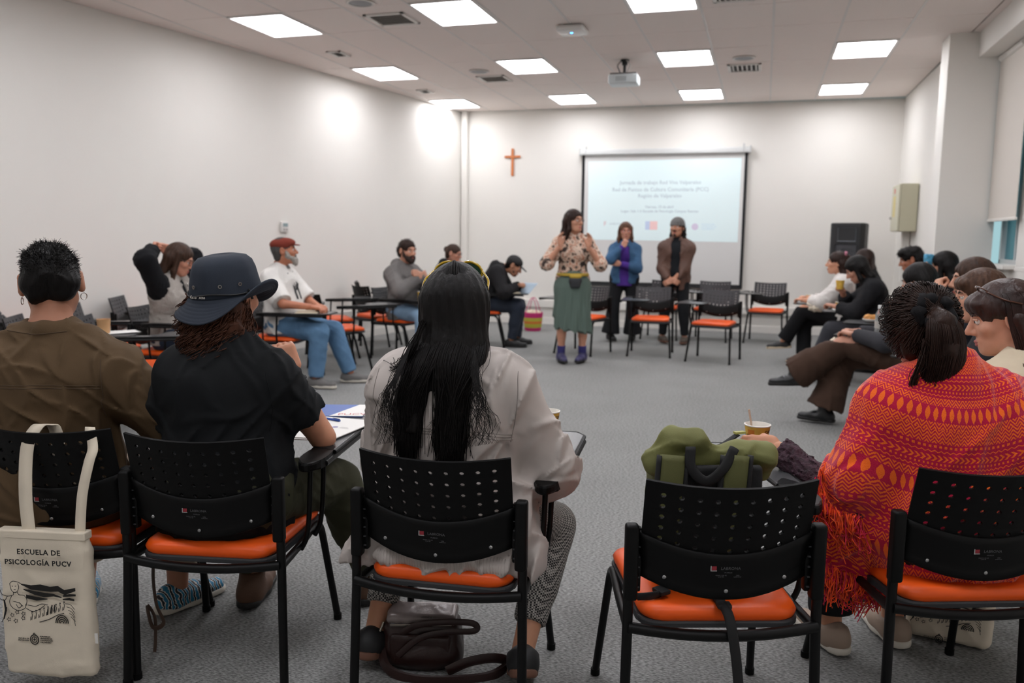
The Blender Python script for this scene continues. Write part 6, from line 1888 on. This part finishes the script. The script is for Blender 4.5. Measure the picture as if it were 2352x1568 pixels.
# paper cups
cup_y = M('cup_yellow', 'dcb04a', .55, var=(38, .16)); cup_in = M('cup_white', 'e4dfd6', .5); cup_t = M('cup_print', '4a1f10', .6); cup_o = M('cup_orange', 'd07a2a', .6)
def wrap(o, r0, r1, h):
    for v in o.data.vertices:
        x, z = v.co.x, v.co.y
        r = r0+(r1-r0)*z/h+.0006
        a = x/((r0+r1)/2)
        v.co = (r*math.sin(a), -r*math.cos(a), z)
def cup(loc, rz, label, r0=.029, r1=.042, h=.088, detail=True, group='yellow paper coffee cups', stir=False):
    o = empty('paper_cup', loc, rz, label, 'cup', group)
    bm = bmesh.new(); add_lathe(bm, [(r0-.002, .003), (r0, .0), (r1, h)], 32, caps=False); add_lathe(bm, [(r0, .004), (.001, .004)], 32, caps=False)
    mesh_bm('cup_body', bm, cup_y, o, True)
    bm = bmesh.new(); add_lathe(bm, [(r1-.0005, h-.001), (r1+.0022, h), (r1+.0022, h+.003), (r1-.001, h+.004), (r1-.003, h+.001), (r1-.014*h/.1, h*.35)], 32, caps=False)
    mesh_bm('rim', bm, cup_in, o, True)
    bm = bmesh.new(); add_lathe(bm, [(.001, h*.55), (r0+(r1-r0)*.55-.002, h*.55)], 24, caps=False); mesh_bm('coffee', bm, M('coffee', '3a2418', .2), o, True)
    if detail:
        for tx_, sz, x, z, rot in (('CAFE', .022, -.022, .036, PI/2), ('CAFE', .014, .036, .066, 0), ('café', .013, -.046, .05, PI/2), ('LATTE', .011, .034, .03, 0), ('MOKA', .012, .07, .045, PI/2), ('CAFE', .018, -.085, .045, PI/2)):
            t = text_obj('cup_text', tx_, sz, cup_t, o, (0, 0, 0), (0, 0, 0), bold=.0006, depth=0)
            c_, s_ = math.cos(rot), math.sin(rot)
            for v in t.data.vertices:
                a_, b_ = v.co.x, v.co.y; v.co = (a_*c_-b_*s_+x, a_*s_+b_*c_+z, 0)
            wrap(t, r0, r1, h)
        for x, z, w_, h_ in ((-.022, .045, .011, .032), (.045, .075, .005, .004), (.028, .045, .004, .008)):
            bm = bmesh.new(); n_ = 8
            lo_ = [bm.verts.new((x-w_+2*w_*k/n_, z-h_, 0)) for k in range(n_+1)]; hi_ = [bm.verts.new((x-w_+2*w_*k/n_, min(z+h_, h-.006), 0)) for k in range(n_+1)]
            for k in range(n_): bm.faces.new((lo_[k], lo_[k+1], hi_[k+1], hi_[k]))
            t = mesh_bm('cup_patch', bm, cup_o, o); wrap(t, r0-.0003, r1-.0003, h)
    if stir:
        bm = bmesh.new(); add_box(bm, (0, 0, .06), (.0032, .0012, .062)); 
        s_ = mesh_bm('stirrer', bm, M('stirrer_wood', 'd9c4ae', .7), o); s_.location = (-.008, 0, .025); s_.rotation_euler = (.1, -.22, .2)
    return o
cup((.008, 2.83, .6958), math.radians(5), 'yellow coffee cup with a wooden stirrer, in the hand of the woman in the poncho', stir=True)
cup((-.71, 2.80, .6958), .4, 'paper cup whose rim shows past the right arm of the long-haired woman')
cup(CPt(24, .13, .36), .3, 'yellow paper cup on the tablet of the man in the grey hoodie', detail=False)
cup(CPt(27, .16, .42), .3, 'yellow paper cup on the tablet of the young woman in white', detail=False)
cup(CPt(29, .10, .42), .3, 'yellow paper cup standing on the tablet of the bowed black-haired woman', detail=False)
_q = P11.o.matrix_world @ Vector(P11.W[1]+nrm3(P11.W[1]-P11.E[1])*.085+np.array([-.045, 0, -.02]))
cup(tuple(_q), .3, 'yellow paper cup held up in front of the bowed black-haired woman', detail=False)
o = empty('kraft_cup', CPt(23, .19, .36), .2, 'plain beige cup standing on the tablet just past the brown shirt', 'cup')
bm = bmesh.new(); add_lathe(bm, [(.036, 0), (.045, .10), (.047, .104), (.044, .104), (.034, .006)], 24); mesh_bm('cup_body', bm, M('kraft', 'c79a6c', .7), o, True)
# papers on the tablet of the person in the bucket hat
k = 1
o = empty('blue_folder', CPt(k, .10, .56), crz(k, 6), 'blue and white printed folder lying on the tablet beside the bucket hat person', 'folder')
flat_poly('cover', [(-.17, -.02), (.17, -.02), (.17, .20), (-.17, .20)], 0, M('folder_blue', '2a56a4', .35), o, .003)
flat_poly('white_panel', [(.04, -.02), (.17, -.02), (.17, .20), (.12, .20)], .003, paper, o)
text_obj('folder_text', 'PUCV', .045, M('folder_red', 'c05a5a', .6), o, (.125, .0, .0036), (0, 0, .1), depth=.0001)
o = empty('white_folder', CPt(k, .19, .34), crz(k, -14), 'white folder with a small round crest on the tablet beside the bucket hat person', 'folder')
flat_poly('cover', [(-.115, -.19), (.125, -.13), (.125, .17), (-.115, .16)], .0032, paper, o, .003)
flat_poly('inner_sheet', [(-.12, -.205), (.10, -.15), (.11, .15), (-.11, .15)], .0, M('paper_grey', 'cfccc8', .8), o, .0028)
bm = bmesh.new(); bmesh.ops.create_circle(bm, cap_ends=True, segments=20, radius=.012, matrix=Matrix.Translation((.035, .02, .0066))); mesh_bm('crest', bm, M('crest_mauve', '8d86a8', .7), o)
for q in range(3): flat_poly('crest_text', [(.055, .012+.008*q), (.095-.006*q, .012+.008*q), (.095-.006*q, .015+.008*q), (.055, .015+.008*q)], .0062, M('print_grey', 'bdbbb9', .8), o)
o = empty('smartphone', CPt(k, .075, .40, .7024), crz(k, -26), 'black smartphone lying on the white folder', 'phone')
bm = bmesh.new(); add_box(bm, (0, 0, .0045), (.038, .079, .0042), bev=.004, seg=3); mesh_bm('body', bm, M('phone_edge', 'b8b3ae', .25, .8), o, True)
bm = bmesh.new(); add_box(bm, (0, 0, .0088), (.0355, .0765, .0004)); mesh_bm('screen', bm, M('phone_glass', '16181b', .08, coat=.6), o)
o = empty('ballpoint_pen', CPt(k, .155, .47, .7066), crz(k, 62), 'bright blue pen lying beside the phone', 'pen')
bm = bmesh.new(); add_tube(bm, [(0, -.07, 0), (0, .055, 0)], .0042, 10); mesh_bm('barrel', bm, M('pen_blue', '1f4fb0', .35), o, True)
bm = bmesh.new(); add_tube(bm, [(0, .055, 0), (0, .07, 0)], [.004, .001], 10); mesh_bm('tip', bm, M('steel', 'b8b8b8', .3, 1), o, True)
bm = bmesh.new(); add_tube(bm, [(0, -.073, 0), (0, -.045, 0)], .0047, 10); add_box(bm, (0, -.055, .006), (.0015, .018, .001)); mesh_bm('cap', bm, M('pen_cap', '1b418f', .35), o, True)
sheet('paper_sheet', (-.83, 2.72, .80), math.radians(0), .21, .16, 'white sheet tilted up past the right shoulder of the long-haired woman', tilt=62)
sheet('paper_sheet', CPt(23, .13, .42), crz(23, 20), .21, .297, 'white sheet on the empty tablet behind the brown shirt')
sheet('paper_sheet', CPt(18, .17, .40), crz(18, 25), .21, .297, 'white sheet on the tablet of the woman with raised arms')
def notebook(loc, rz, label, c1='d8cdb4'):
    o = empty('notebook', loc, rz, label, 'notebook')
    for s_ in (-1, 1):
        bm = bmesh.new(); add_prism(bm, [(0, -.10), (s_*.145, -.10), (s_*.145, .10), (0, .10)][::s_], 0, .006, bev=.002); mesh_bm('page_block', bm, M('paper_cream', c1, .8), o)
    bm = bmesh.new(); add_tube(bm, [(0, -.10, .004), (0, .10, .004)], .004, 8); mesh_bm('spine', bm, M('grey_plastic', '8d8b88', .5), o, True)
    return o
notebook(CPt(12, .15, .33), crz(12, 15), 'open notebook under the forearm of the man in the red cap')
o = notebook(CPt(26, .15, .36), crz(26, 10), 'open notebook under the hands of the man in the black cap', 'e4e1da')
sheet('paper_sheet', CPt(26, .08, .56, .75), crz(26, 40), .26, .20, 'blue and white leaflet standing up beside the man in the black cap', M('leaflet_blue', 'a9bccb', .7), tilt=40)
sheet('paper_sheet', CPt(27, .15, .34), crz(27, 20), .30, .21, 'white sheet on the tablet of the young woman in white')
sheet('paper_sheet', CPt(29, .16, .36), crz(29, 15), .30, .21, 'white sheet with coloured edge on the bowed woman\'s tablet')
sheet('paper_sheet', CPt(32, .15, .36), crz(32, -10), .30, .24, 'white and blue printed sheet on the tablet above the brown trousers', M('paper_bluish', 'c3cbe0', .7))
# plate with a pastry
o = empty('pastry', CPt(33, .15, .36), .3, 'golden pastry in a white paper napkin in front of the poncho woman\'s forehead', 'food')
V, Q = surf([el([0, 0, .03], [.055, .035, .03]), el([.03, .01, .04], [.03, .03, .028]), el([-.03, 0, .038], [.03, .028, .028])], .007, folds(201, .006, 70)); mesh_np('crust', V, Q, M('pastry_gold', 'c98d4c', .6, var=(40, .3)), o)
bm = bmesh.new(); add_lathe(bm, [(.001, .004), (.05, .006), (.07, .022), (.074, .03)], 14, caps=False); nk = mesh_bm('napkin', bm, paper, o, True); nk.modifiers.new('t', 'SOLIDIFY').thickness = .002
# blue packet held by the black-haired woman
_q = W8.o.matrix_world @ Vector(W8.W[0]+nrm3(W8.W[0]-W8.E[0])*.08+np.array([.03, .02, .0]))
o = empty('blue_packet', tuple(_q), .3, 'blue and white snack packet held up by the black-haired woman at the window', 'packet')
V, Q = surf([bx([0, 0, .05], [.045, .014, .075], .012, k=.01)], .006, folds(202, .003, 60)); mesh_np('wrapper', V, Q, M('packet_blue', '5aa5c8', .3, var=(30, .5)), o)
# water bottle
o = empty('water_bottle', CPt(32, .05, .27), .0, 'clear plastic water bottle standing on the tablet above the brown trousers', 'bottle')
bm = bmesh.new(); add_lathe(bm, [(.028, 0), (.032, .006), (.032, .05), (.030, .055), (.032, .06), (.032, .12), (.030, .125), (.032, .13), (.031, .165), (.014, .20), (.0135, .215)], 24); mesh_bm('body', bm, M('bottle_plastic', 'd4d8d6', .15, trans=.75), o, True)
bm = bmesh.new(); add_lathe(bm, [(.016, .21), (.016, .232), (.014, .234)], 20); mesh_bm('cap', bm, M('bottle_cap', 'e2e4e2', .4), o, True)
bm = bmesh.new(); add_lathe(bm, [(.0325, .065), (.0325, .118)], 24, caps=False); mesh_bm('band', bm, M('bottle_label', 'b9b6ae', .6), o, True)
# ---- tote bags
canvas = M('canvas', 'e2d6c2', .9, bump=(520, .35, .0012), var=(12, .05)); ink = M('ink_black', '191714', .8)
def tote_print(o, y, sc=1.0, full=True, dz=0):
    n0 = set(bpy.data.objects)
    rx = (PI/2, 0, 0)
    if full: text_obj('print_text', 'ESCUELA DE', .0225*sc, ink, o, (.0, y, .385*sc), rx, spacing=1.12, bold=.0005)
    text_obj('print_text', 'PSICOLOGÍA PUCV', .0225*sc, ink, o, (-.004, y, .352*sc), rx, spacing=1.12, bold=.0005)
    def shp(poly):
        bm = bmesh.new(); bm.faces.new([bm.verts.new((x*sc, y, z*sc)) for x, z in poly]); mesh_bm('print_shape', bm, ink, o)
    def line(pts, r=.0011, closed=False):
        bm = bmesh.new(); add_tube(bm, [(x*sc, y, z*sc) for x, z in (smooth_path([(a_, b_, 0) for a_, b_ in pts], 5) and [(q[0], q[1]) for q in smooth_path([(a_, b_, 0) for a_, b_ in pts], 5)])], r*sc, 4, closed=closed, squash=((0, 1, 0), .3)); mesh_bm('print_line', bm, ink, o)
    # flowing hair
    def ribbon(top_, bot_):
        shp(top_+bot_[::-1])
    ribbon([(-.062, .292), (-.03, .288), (.0, .292), (.03, .286), (.055, .29), (.075, .278), (.095, .283), (.11, .286)], [(-.062, .288), (-.03, .274), (.0, .272), (.03, .270), (.055, .272), (.075, .262), (.095, .270), (.11, .276)])
    ribbon([(-.055, .276), (-.02, .270), (.01, .266), (.04, .264), (.065, .256)], [(-.055, .272), (-.02, .258), (.01, .252), (.04, .256), (.065, .252)])
    ribbon([(-.048, .258), (-.015, .252), (.02, .248)], [(-.048, .246), (-.015, .240), (.02, .245)])
    ribbon([(.07, .262), (.09, .266), (.11, .266)], [(.07, .256), (.09, .258), (.11, .260)]); ribbon([(.068, .250), (.09, .254), (.105, .250)], [(.068, .246), (.09, .246), (.105, .244)])
    # face, shoulders, raised arm and the vessel
    line([(-.098, .290), (-.094, .270), (-.084, .262), (-.074, .268), (-.070, .280), (-.072, .292)]); line([(-.098, .290), (-.088, .298), (-.072, .296), (-.06, .290)])
    line([(-.092, .282), (-.088, .282)]); line([(-.082, .282), (-.078, .283)]); line([(-.086, .272), (-.080, .272)])
    line([(-.088, .262), (-.090, .254), (-.108, .250), (-.125, .254)]); line([(-.076, .264), (-.07, .256), (-.054, .254), (-.046, .240), (-.050, .222)])
    line([(-.125, .254), (-.132, .272), (-.138, .292), (-.132, .300)]); line([(-.108, .250), (-.118, .236), (-.135, .244), (-.146, .270), (-.142, .296)])
    line([(-.094, .252), (-.102, .232), (-.094, .214), (-.074, .206), (-.054, .214), (-.050, .228)]); line([(-.090, .234), (-.072, .230), (-.060, .220)]); line([(-.082, .226), (-.074, .214), (-.064, .222), (-.072, .232)])
    shp([(-.122, .240), (-.116, .236), (-.112, .205), (-.122, .175), (-.126, .178), (-.119, .206)])
    line([(-.112, .214), (-.118, .190), (-.132, .165)]); line([(-.045, .225), (-.02, .222), (.0, .230), (.02, .228)]); line([(-.05, .214), (-.03, .205), (-.01, .212), (.01, .226)])
    # leaves, little figures, bridge
    for cx_, cz_ in ((-.096, .190), (-.080, .200), (-.108, .176), (-.060, .196), (-.086, .172), (-.062, .182)):
        line([(cx_+.007*math.cos(a_)*(1 if n_ % 2 else .5), cz_+.007*math.sin(a_)*(1 if n_ % 2 else .5)) for n_, a_ in enumerate(np.linspace(0, 2*PI, 10, endpoint=False))], .0008, True)
    for n_ in range(9):
        x_ = -.035+.013*n_; z_ = .188+.0045*n_
        line([(x_, z_-.010), (x_+.003, z_+.004), (x_+.002, z_+.012)], .0011); line([(x_-.004, z_-.012), (x_-.002, z_)], .0009)
        shp([(x_+.001, z_+.013), (x_+.005, z_+.013), (x_+.005, z_+.018), (x_+.001, z_+.018)])
    for n_ in range(3): shp([(.014+.011*n_, .196+.006*n_), (.018+.011*n_, .196+.006*n_), (.022+.011*n_, .218+.006*n_), (.018+.011*n_, .218+.006*n_)])
    line([(-.01, .172), (.02, .182), (.05, .198), (.07, .204)], .0012)
    for r_ in (.020, .015, .010, .005): line([(.062+r_*math.cos(a_), .172+1.25*r_*math.sin(a_)) for a_ in np.linspace(0, PI, 8)], .0016)
    for n_ in range(5): line([(.075+.004*n_, .235-.01*n_), (.092+.002*n_, .232-.012*n_), (.104, .218-.013*n_)], .0009)
    # crest with its two text blocks
    line([(-.03+.013*math.cos(a_), .115+.015*math.sin(a_)) for a_ in np.linspace(0, 2*PI, 16, endpoint=False)], .0016, True); line([(-.03+.008*math.cos(a_), .115+.009*math.sin(a_)) for a_ in np.linspace(0, 2*PI, 12, endpoint=False)], .0012, True); line([(-.034, .131), (-.03, .136), (-.026, .131)], .0012); line([(-.034, .115), (-.026, .115)]); line([(-.03, .109), (-.03, .122)])
    text_obj('print_text', 'ESCUELA DE\nPSICOLOGÍA', .0062*sc, ink, o, (-.047*sc, y, .115*sc), rx, 'RIGHT'); text_obj('print_text', 'PONTIFICIA\nUNIVERSIDAD\nCATÓLICA DE\nVALPARAÍSO', .0062*sc, ink, o, (-.012*sc, y, .124*sc), rx, 'LEFT')
    for q in bpy.data.objects:
        if dz and q not in n0: q.location.z += dz
o = empty('tote_bag', CPt(0, .022, -.318, .055), crz(0), 'natural canvas tote bag with black lettering hanging from the leftmost chair back', 'bag')
V, Q = surf([bx([0, 0, .225], [.140, .018, .232], .016, k=.01), el([0, .0, .12], [.11, .022, .12], k=.04), bx([.10, .012, .20], [.045, .016, .20], .014, rotm(-.25), k=.02), half([0, 0, .452], [0, 0, 1])], .007, folds(211, .0022, 22)); mesh_np('bag_body', V, Q, canvas, o)
bm = bmesh.new(); add_box(bm, (0, -.0, .440), (.141, .0195, .013), bev=.004); mesh_bm('hem_band', bm, canvas, o)
def strap(pts, w=.016, nm='strap', mat=canvas, parent=None):
    bm = bmesh.new(); P_ = smooth_path(pts, 6); prev = None
    for q in P_:
        a_ = bm.verts.new(Vector(q)+Vector((-w, 0, 0))); b_ = bm.verts.new(Vector(q)+Vector((w, 0, 0)))
        if prev: bm.faces.new((prev[0], prev[1], b_, a_))
        prev = (a_, b_)
    s_ = mesh_bm(nm, bm, mat, parent, True, False); md = s_.modifiers.new('t', 'SOLIDIFY'); md.thickness = .0025
    return s_
zt = .812-.055
strap([(-.045, -.004, .43), (-.052, .0, .56), (-.050, .018, .70), (-.035, .045, zt+.0), (-.02, .065, zt+.004), (.0, .085, zt-.02), (.01, .085, zt-.2)], .021, parent=o)
strap([(.115, -.004, .43), (.127, .0, .56), (.145, .014, .66), (.150, .03, .70), (.13, .055, zt-.01), (.11, .085, zt-.02), (.10, .085, zt-.2)], .016, parent=o)
tote_print(o, -.0310)
bm = bmesh.new(); add_box(bm, (.146, -.004, .115), (.010, .001, .016)); mesh_bm('side_label', bm, paper, o)
o = empty('tote_bag', (.69, 3.10, .0), math.radians(-12), 'canvas tote bag with black print standing on the floor under the right-hand chairs', 'bag')
V, Q = surf([bx([0, 0, .215], [.135, .05, .21], .03, k=.02), half([0, 0, .415], [0, 0, 1]), half([0, 0, .002], [0, 0, -1])], .008, folds(212, .002, 22)); mesh_np('bag_body', V, Q, canvas, o)
tote_print(o, -.0595, .92, False, -.085)
strap([(-.06, .0, .40), (-.07, .02, .46), (.0, .03, .50), (.06, .02, .46), (.06, .0, .40)], .013, parent=o)
# ---- green backpack on the empty seat
o = empty('backpack', CPt(3, -.01, -.02, .462), crz(3), 'olive green roll-top backpack standing on the orange seat', 'backpack')
olive = M('pack_olive', '58592f', .7, bump=(380, .25, .0015), var=(7, .12)); pblk = M('pack_black', '141415', .75, bump=(300, .3, .001))
V, Q = surf([bx([0, .0, .165], [.150, .075, .165], .045, k=.03), bx([0, .06, .10], [.11, .05, .09], .03, k=.03), half([0, 0, .001], [0, 0, -1])], .008, folds(221, .003, 24)); mesh_np('pack_body', V, Q, olive, o)
V, Q = surf([bx([0, -.078, .175], [.140, .012, .165], .012, k=.01)], .006, folds(222, .0015, 40)); mesh_np('back_panel', V, Q, pblk, o)
V, Q = surf([rc([-.135, -.035, .335], [-.10, -.05, .405], .028, .026, k=.03), rc([-.10, -.05, .405], [-.035, -.045, .405], .028, .024, k=.03), rc([-.035, -.045, .405], [.0, -.03, .365], .022, .018, k=.03), rc([-.135, -.03, .335], [-.02, -.02, .34], .034, .03, k=.04),
             rc([.0, -.02, .335], [.09, -.03, .365], .022, .026, k=.03), rc([.09, -.03, .365], [.165, -.02, .355], .030, .030, k=.03), rc([.165, -.02, .355], [.165, .02, .30], .030, .030, k=.03)], .006, folds(223, .004, 34)); mesh_np('roll_top', V, Q, M('pack_olive_light', '6f7040', .7, bump=(380, .25, .0015), var=(7, .12)), o)
def slab(nm, pts, w, th, mat):
    bm = bmesh.new(); add_tube(bm, smooth_path(pts, 5), w, 10, squash=((0, 1, 0), th/w)); return mesh_bm(nm, bm, mat, o, True, False)
for sx_, ex in ((-.105, .0), (.065, .0)):
    slab('shoulder_strap', [(sx_, -.095, .37), (sx_-.008, -.105, .28), (sx_-.016, -.105, .14), (sx_-.02, -.095, .05)], .036, .013, olive)
    for e_ in (-1, 1): slab('strap_binding', [(sx_+e_*.037, -.093, .37), (sx_-.008+e_*.037, -.104, .28), (sx_-.016+e_*.037, -.104, .14), (sx_-.02+e_*.037, -.094, .05)], .007, .012, pblk)
slab('grab_handle', [(-.062, -.10, .395), (-.060, -.108, .34), (-.02, -.112, .305), (.025, -.112, .34), (.055, -.10, .392)], .014, .004, pblk)
bm = bmesh.new(); add_tube(bm, smooth_path([(-.01, -.03, .365), (.05, .0, .375), (.10, .02, .40)], 5), .010, 6, squash=((0, 0, 1), .3)); mesh_bm('roll_strap', bm, pblk, o, True)
bm = bmesh.new(); add_box(bm, (.105, .022, .405), (.016, .007, .003), rot=Matrix.Rotation(.3, 3, 'Z')); mesh_bm('reflective_tab', bm, M('tab_yellow', 'a8a55a', .4), o)
# webbing straps dangling from it over the seat edge
slab('webbing_strap', [(.0, -.10, .06), (.005, -.15, .012), (.012, -.235, .004), (.018, -.262, -.03), (.03, -.268, -.10), (.042, -.266, -.185)], .013, .003, pblk)
bm = bmesh.new(); add_box(bm, (.010, -.215, .010), (.018, .014, .006), bev=.003); mesh_bm('buckle', bm, pblk, o)
slab('webbing_strap', [(-.11, -.09, .05), (-.13, -.13, .012), (-.16, -.16, .012), (-.20, -.15, .004)], .011, .003, pblk)
bm = bmesh.new(); add_box(bm, (-.135, -.14, .016), (.016, .020, .006), rot=Matrix.Rotation(.5, 3, 'Z'), bev=.003); mesh_bm('buckle', bm, pblk, o)
# ---- brown shoulder bag on the floor under the middle chair
o = empty('handbag', (-1.015, 2.38, 0), math.radians(14), 'dark brown leather shoulder bag lying on the carpet under the middle chair', 'bag')
lea = M('leather_brown', '2e1a17', .35, bump=(140, .25, .002), spec=.5)
V, Q = surf([bx([0, 0, .085], [.125, .055, .080], .035, k=.03), el([0, -.02, .05], [.12, .06, .05], k=.05), half([0, 0, .001], [0, 0, -1])], .007, folds(231, .003, 26)); mesh_np('bag_body', V, Q, lea, o)
V, Q = surf([bx([.0, -.058, .075], [.10, .012, .05], .012, k=.02)], .006, folds(232, .002, 30)); mesh_np('front_pocket', V, Q, lea, o)
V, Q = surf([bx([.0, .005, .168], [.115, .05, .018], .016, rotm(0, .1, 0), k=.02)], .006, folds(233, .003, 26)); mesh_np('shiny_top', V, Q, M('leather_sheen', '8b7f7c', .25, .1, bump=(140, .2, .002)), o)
bm = bmesh.new(); add_tube(bm, [(-.10, -.052, .150), (.10, -.052, .158)], .0035, 6); mesh_bm('zipper', bm, M('zip_metal', 'a09a90', .3, 1), o, True)
bm = bmesh.new(); add_tube(bm, smooth_path([(-.06, -.06, .13), (.0, -.07, .165), (.09, -.06, .172), (.17, -.05, .165), (.175, -.05, .14), (.09, -.065, .140), (.0, -.075, .12), (-.07, -.08, .06)], 6), .011, 6, squash=((0, 1, 0), .35)); mesh_bm('handle', bm, lea, o, True)
bm = bmesh.new(); add_tube(bm, smooth_path([(.09, -.09, .02), (.16, -.08, .05), (.24, -.06, .055), (.285, -.04, .03), (.24, -.09, .015), (.15, -.12, .012), (.0, -.13, .012), (-.10, -.10, .03), (-.14, -.03, .09)], 7), .017, 6, squash=((0, 1, 0), .25)); mesh_bm('shoulder_strap', bm, lea, o, True)
bm = bmesh.new(); add_tube(bm, smooth_path([(-.125, -.03, .15), (-.14, -.05, .10), (-.135, -.05, .04), (-.11, -.07, .015)], 6), .0045, 6); mesh_bm('chain', bm, M('zip_metal', 'a09a90', .3, 1), o, True)
text_obj('metal_lettering', 'sanfers', .014, M('zip_metal', 'a09a90', .3, 1), o, (.02, -.046, .176), (.6, 0, 0), depth=.0006)
# ---- black bag with a brown strap on the first chair
o = empty('crossbody_bag', CPt(0, .17, .06, .46), crz(0, -20), 'small black bag with a brown leather strap trailing down from the leftmost seat', 'bag')
V, Q = surf([bx([0, 0, .075], [.10, .05, .075], .035, rotm(.2), k=.03)], .007, folds(241, .004, 30)); mesh_np('bag_body', V, Q, M('bag_black', '18191c', .7), o)
V, Q = surf([bx([.03, -.01, .165], [.06, .03, .025], .015, rotm(.3, .2, .2), k=.02)], .006, folds(242, .004, 40)); mesh_np('brown_flap', V, Q, M('bag_rust', '6e3f28', .5), o)
bm = bmesh.new(); add_tube(bm, smooth_path([(.09, -.06, .05), (.11, -.10, -.06), (.10, -.11, -.18), (.12, -.12, -.28), (.15, -.12, -.34), (.11, -.13, -.36), (.09, -.13, -.29), (.11, -.12, -.33), (.12, -.13, -.40), (.125, -.14, -.44)], 7), .008, 6, squash=((0, 1, 0), .4)); mesh_bm('strap', bm, M('strap_brown', '3f2c20', .5), o, True)
# ---- things by the right-hand chairs
o = empty('white_tote', (.62, 9.20, 0), .5, 'limp white cloth bag with black print slumped on the floor at the right', 'bag')
V, Q = surf([bx([0, 0, .13], [.13, .07, .13], .04, rotm(.2, .15, .1), k=.04), el([-.06, -.05, .05], [.12, .08, .05], k=.05), half([0, 0, .001], [0, 0, -1])], .009, folds(251, .012, 18)); mesh_np('bag_body', V, Q, M('cotton_white', 'cfc7b6', .9), o)
bm = bmesh.new(); add_tube(bm, smooth_path([(-.04, 0, .25), (-.03, -.02, .33), (.04, -.02, .33), (.06, 0, .25)], 6), .008, 6); mesh_bm('handle', bm, M('cotton_white', 'cfc7b6', .9), o, True)
V, Q = surf([el([.05, -.085, .11], [.07, .02, .05], k=.02)], .008, folds(252, .006, 30)); mesh_np('black_print', V, Q, M('ink_black', '191714', .8), o)
o = empty('dark_backpack', (.98, 9.62, 0), .2, 'dark grey backpack on the floor under the woman in white', 'backpack')
V, Q = surf([bx([0, 0, .17], [.14, .10, .17], .07, k=.04), bx([0, -.09, .11], [.10, .04, .09], .03, k=.03), half([0, 0, .001], [0, 0, -1])], .009, folds(253, .006, 20)); mesh_np('pack_body', V, Q, M('pack_charcoal', '26252a', .8), o)
bm = bmesh.new(); add_tube(bm, smooth_path([(-.05, 0, .33), (-.04, 0, .37), (.04, 0, .37), (.05, 0, .33)], 5), .008, 6); mesh_bm('handle', bm, pblk, o, True)
o = empty('lap_tote', (.62, 9.62, .625), .4, 'cream cloth bag lying on the knees of the woman in white', 'bag')
V, Q = surf([bx([0, 0, .02], [.10, .07, .02], .015, rotm(.3, 0, .2), k=.02), rc([-.08, -.05, .02], [-.10, -.07, .05], .02, k=.02)], .007, folds(254, .008, 30)); mesh_np('bag_body', V, Q, canvas, o)
bm = bmesh.new(); add_tube(bm, smooth_path([(-.08, -.05, .04), (-.14, -.05, .08), (-.14, .02, .09), (-.08, .04, .04)], 6), .009, 6, squash=((0, 0, 1), .4)); mesh_bm('strap', bm, canvas, o, True)
o = empty('lap_tote', CPt(32, .02, .48, .60), crz(32), 'cream cloth tote with two long straps, on the lap above the brown trousers', 'bag')
V, Q = surf([bx([0, 0, .03], [.13, .09, .03], .02, k=.02)], .008, folds(255, .010, 24)); mesh_np('bag_body', V, Q, canvas, o)
for dx_ in (-.05, .06):
    bm = bmesh.new(); add_tube(bm, smooth_path([(dx_, .06, .05), (dx_, .11, .05), (dx_, .125, -.02), (dx_, .12, -.12)], 6), .016, 6, squash=((0, 1, 0), .25)); mesh_bm('strap', bm, canvas, o, True)
# woven basket by the back wall
o = empty('woven_basket', (-3.29, 11.95, 0), 0, 'pink and lime woven basket with tall handles on the floor by the back wall', 'basket')
for n_, (z0, z1, r0, r1, c_) in enumerate(((0, .05, .115, .125, 'c2286e'), (.05, .11, .125, .135, 'b5b13a'), (.11, .15, .135, .14, 'd0782f'), (.15, .20, .14, .143, 'b5b13a'), (.20, .27, .143, .15, 'c2286e'))):
    bm = bmesh.new(); add_lathe(bm, [(r0, z0), ((r0+r1)/2+.004, (z0+z1)/2), (r1, z1)], 28, caps=(n_ == 0)); mesh_bm('woven_band', bm, M('weave_'+c_, c_, .6, bump=(120, .8, .006)), o, True)
bm = bmesh.new(); add_lathe(bm, [(.148, .262), (.156, .27), (.148, .278)], 28, caps=False); mesh_bm('rim', bm, M('weave_c2286e', 'c2286e', .6), o, True)
V, Q = surf([el([0, 0, .27], [.12, .12, .04])], .01, folds(261, .01, 30)); mesh_np('cloth_inside', V, Q, M('cotton_cream', 'd8c8b0', .9), o)
for sy_ in (-1, 1):
    bm = bmesh.new(); add_tube(bm, smooth_path([(-.09, sy_*.11, .26), (-.05, sy_*.07, .42), (.0, sy_*.05, .50), (.05, sy_*.07, .42), (.09, sy_*.11, .26)], 6), .006, 6); mesh_bm('handle', bm, M('weave_c2286e', 'c2286e', .6), o, True)
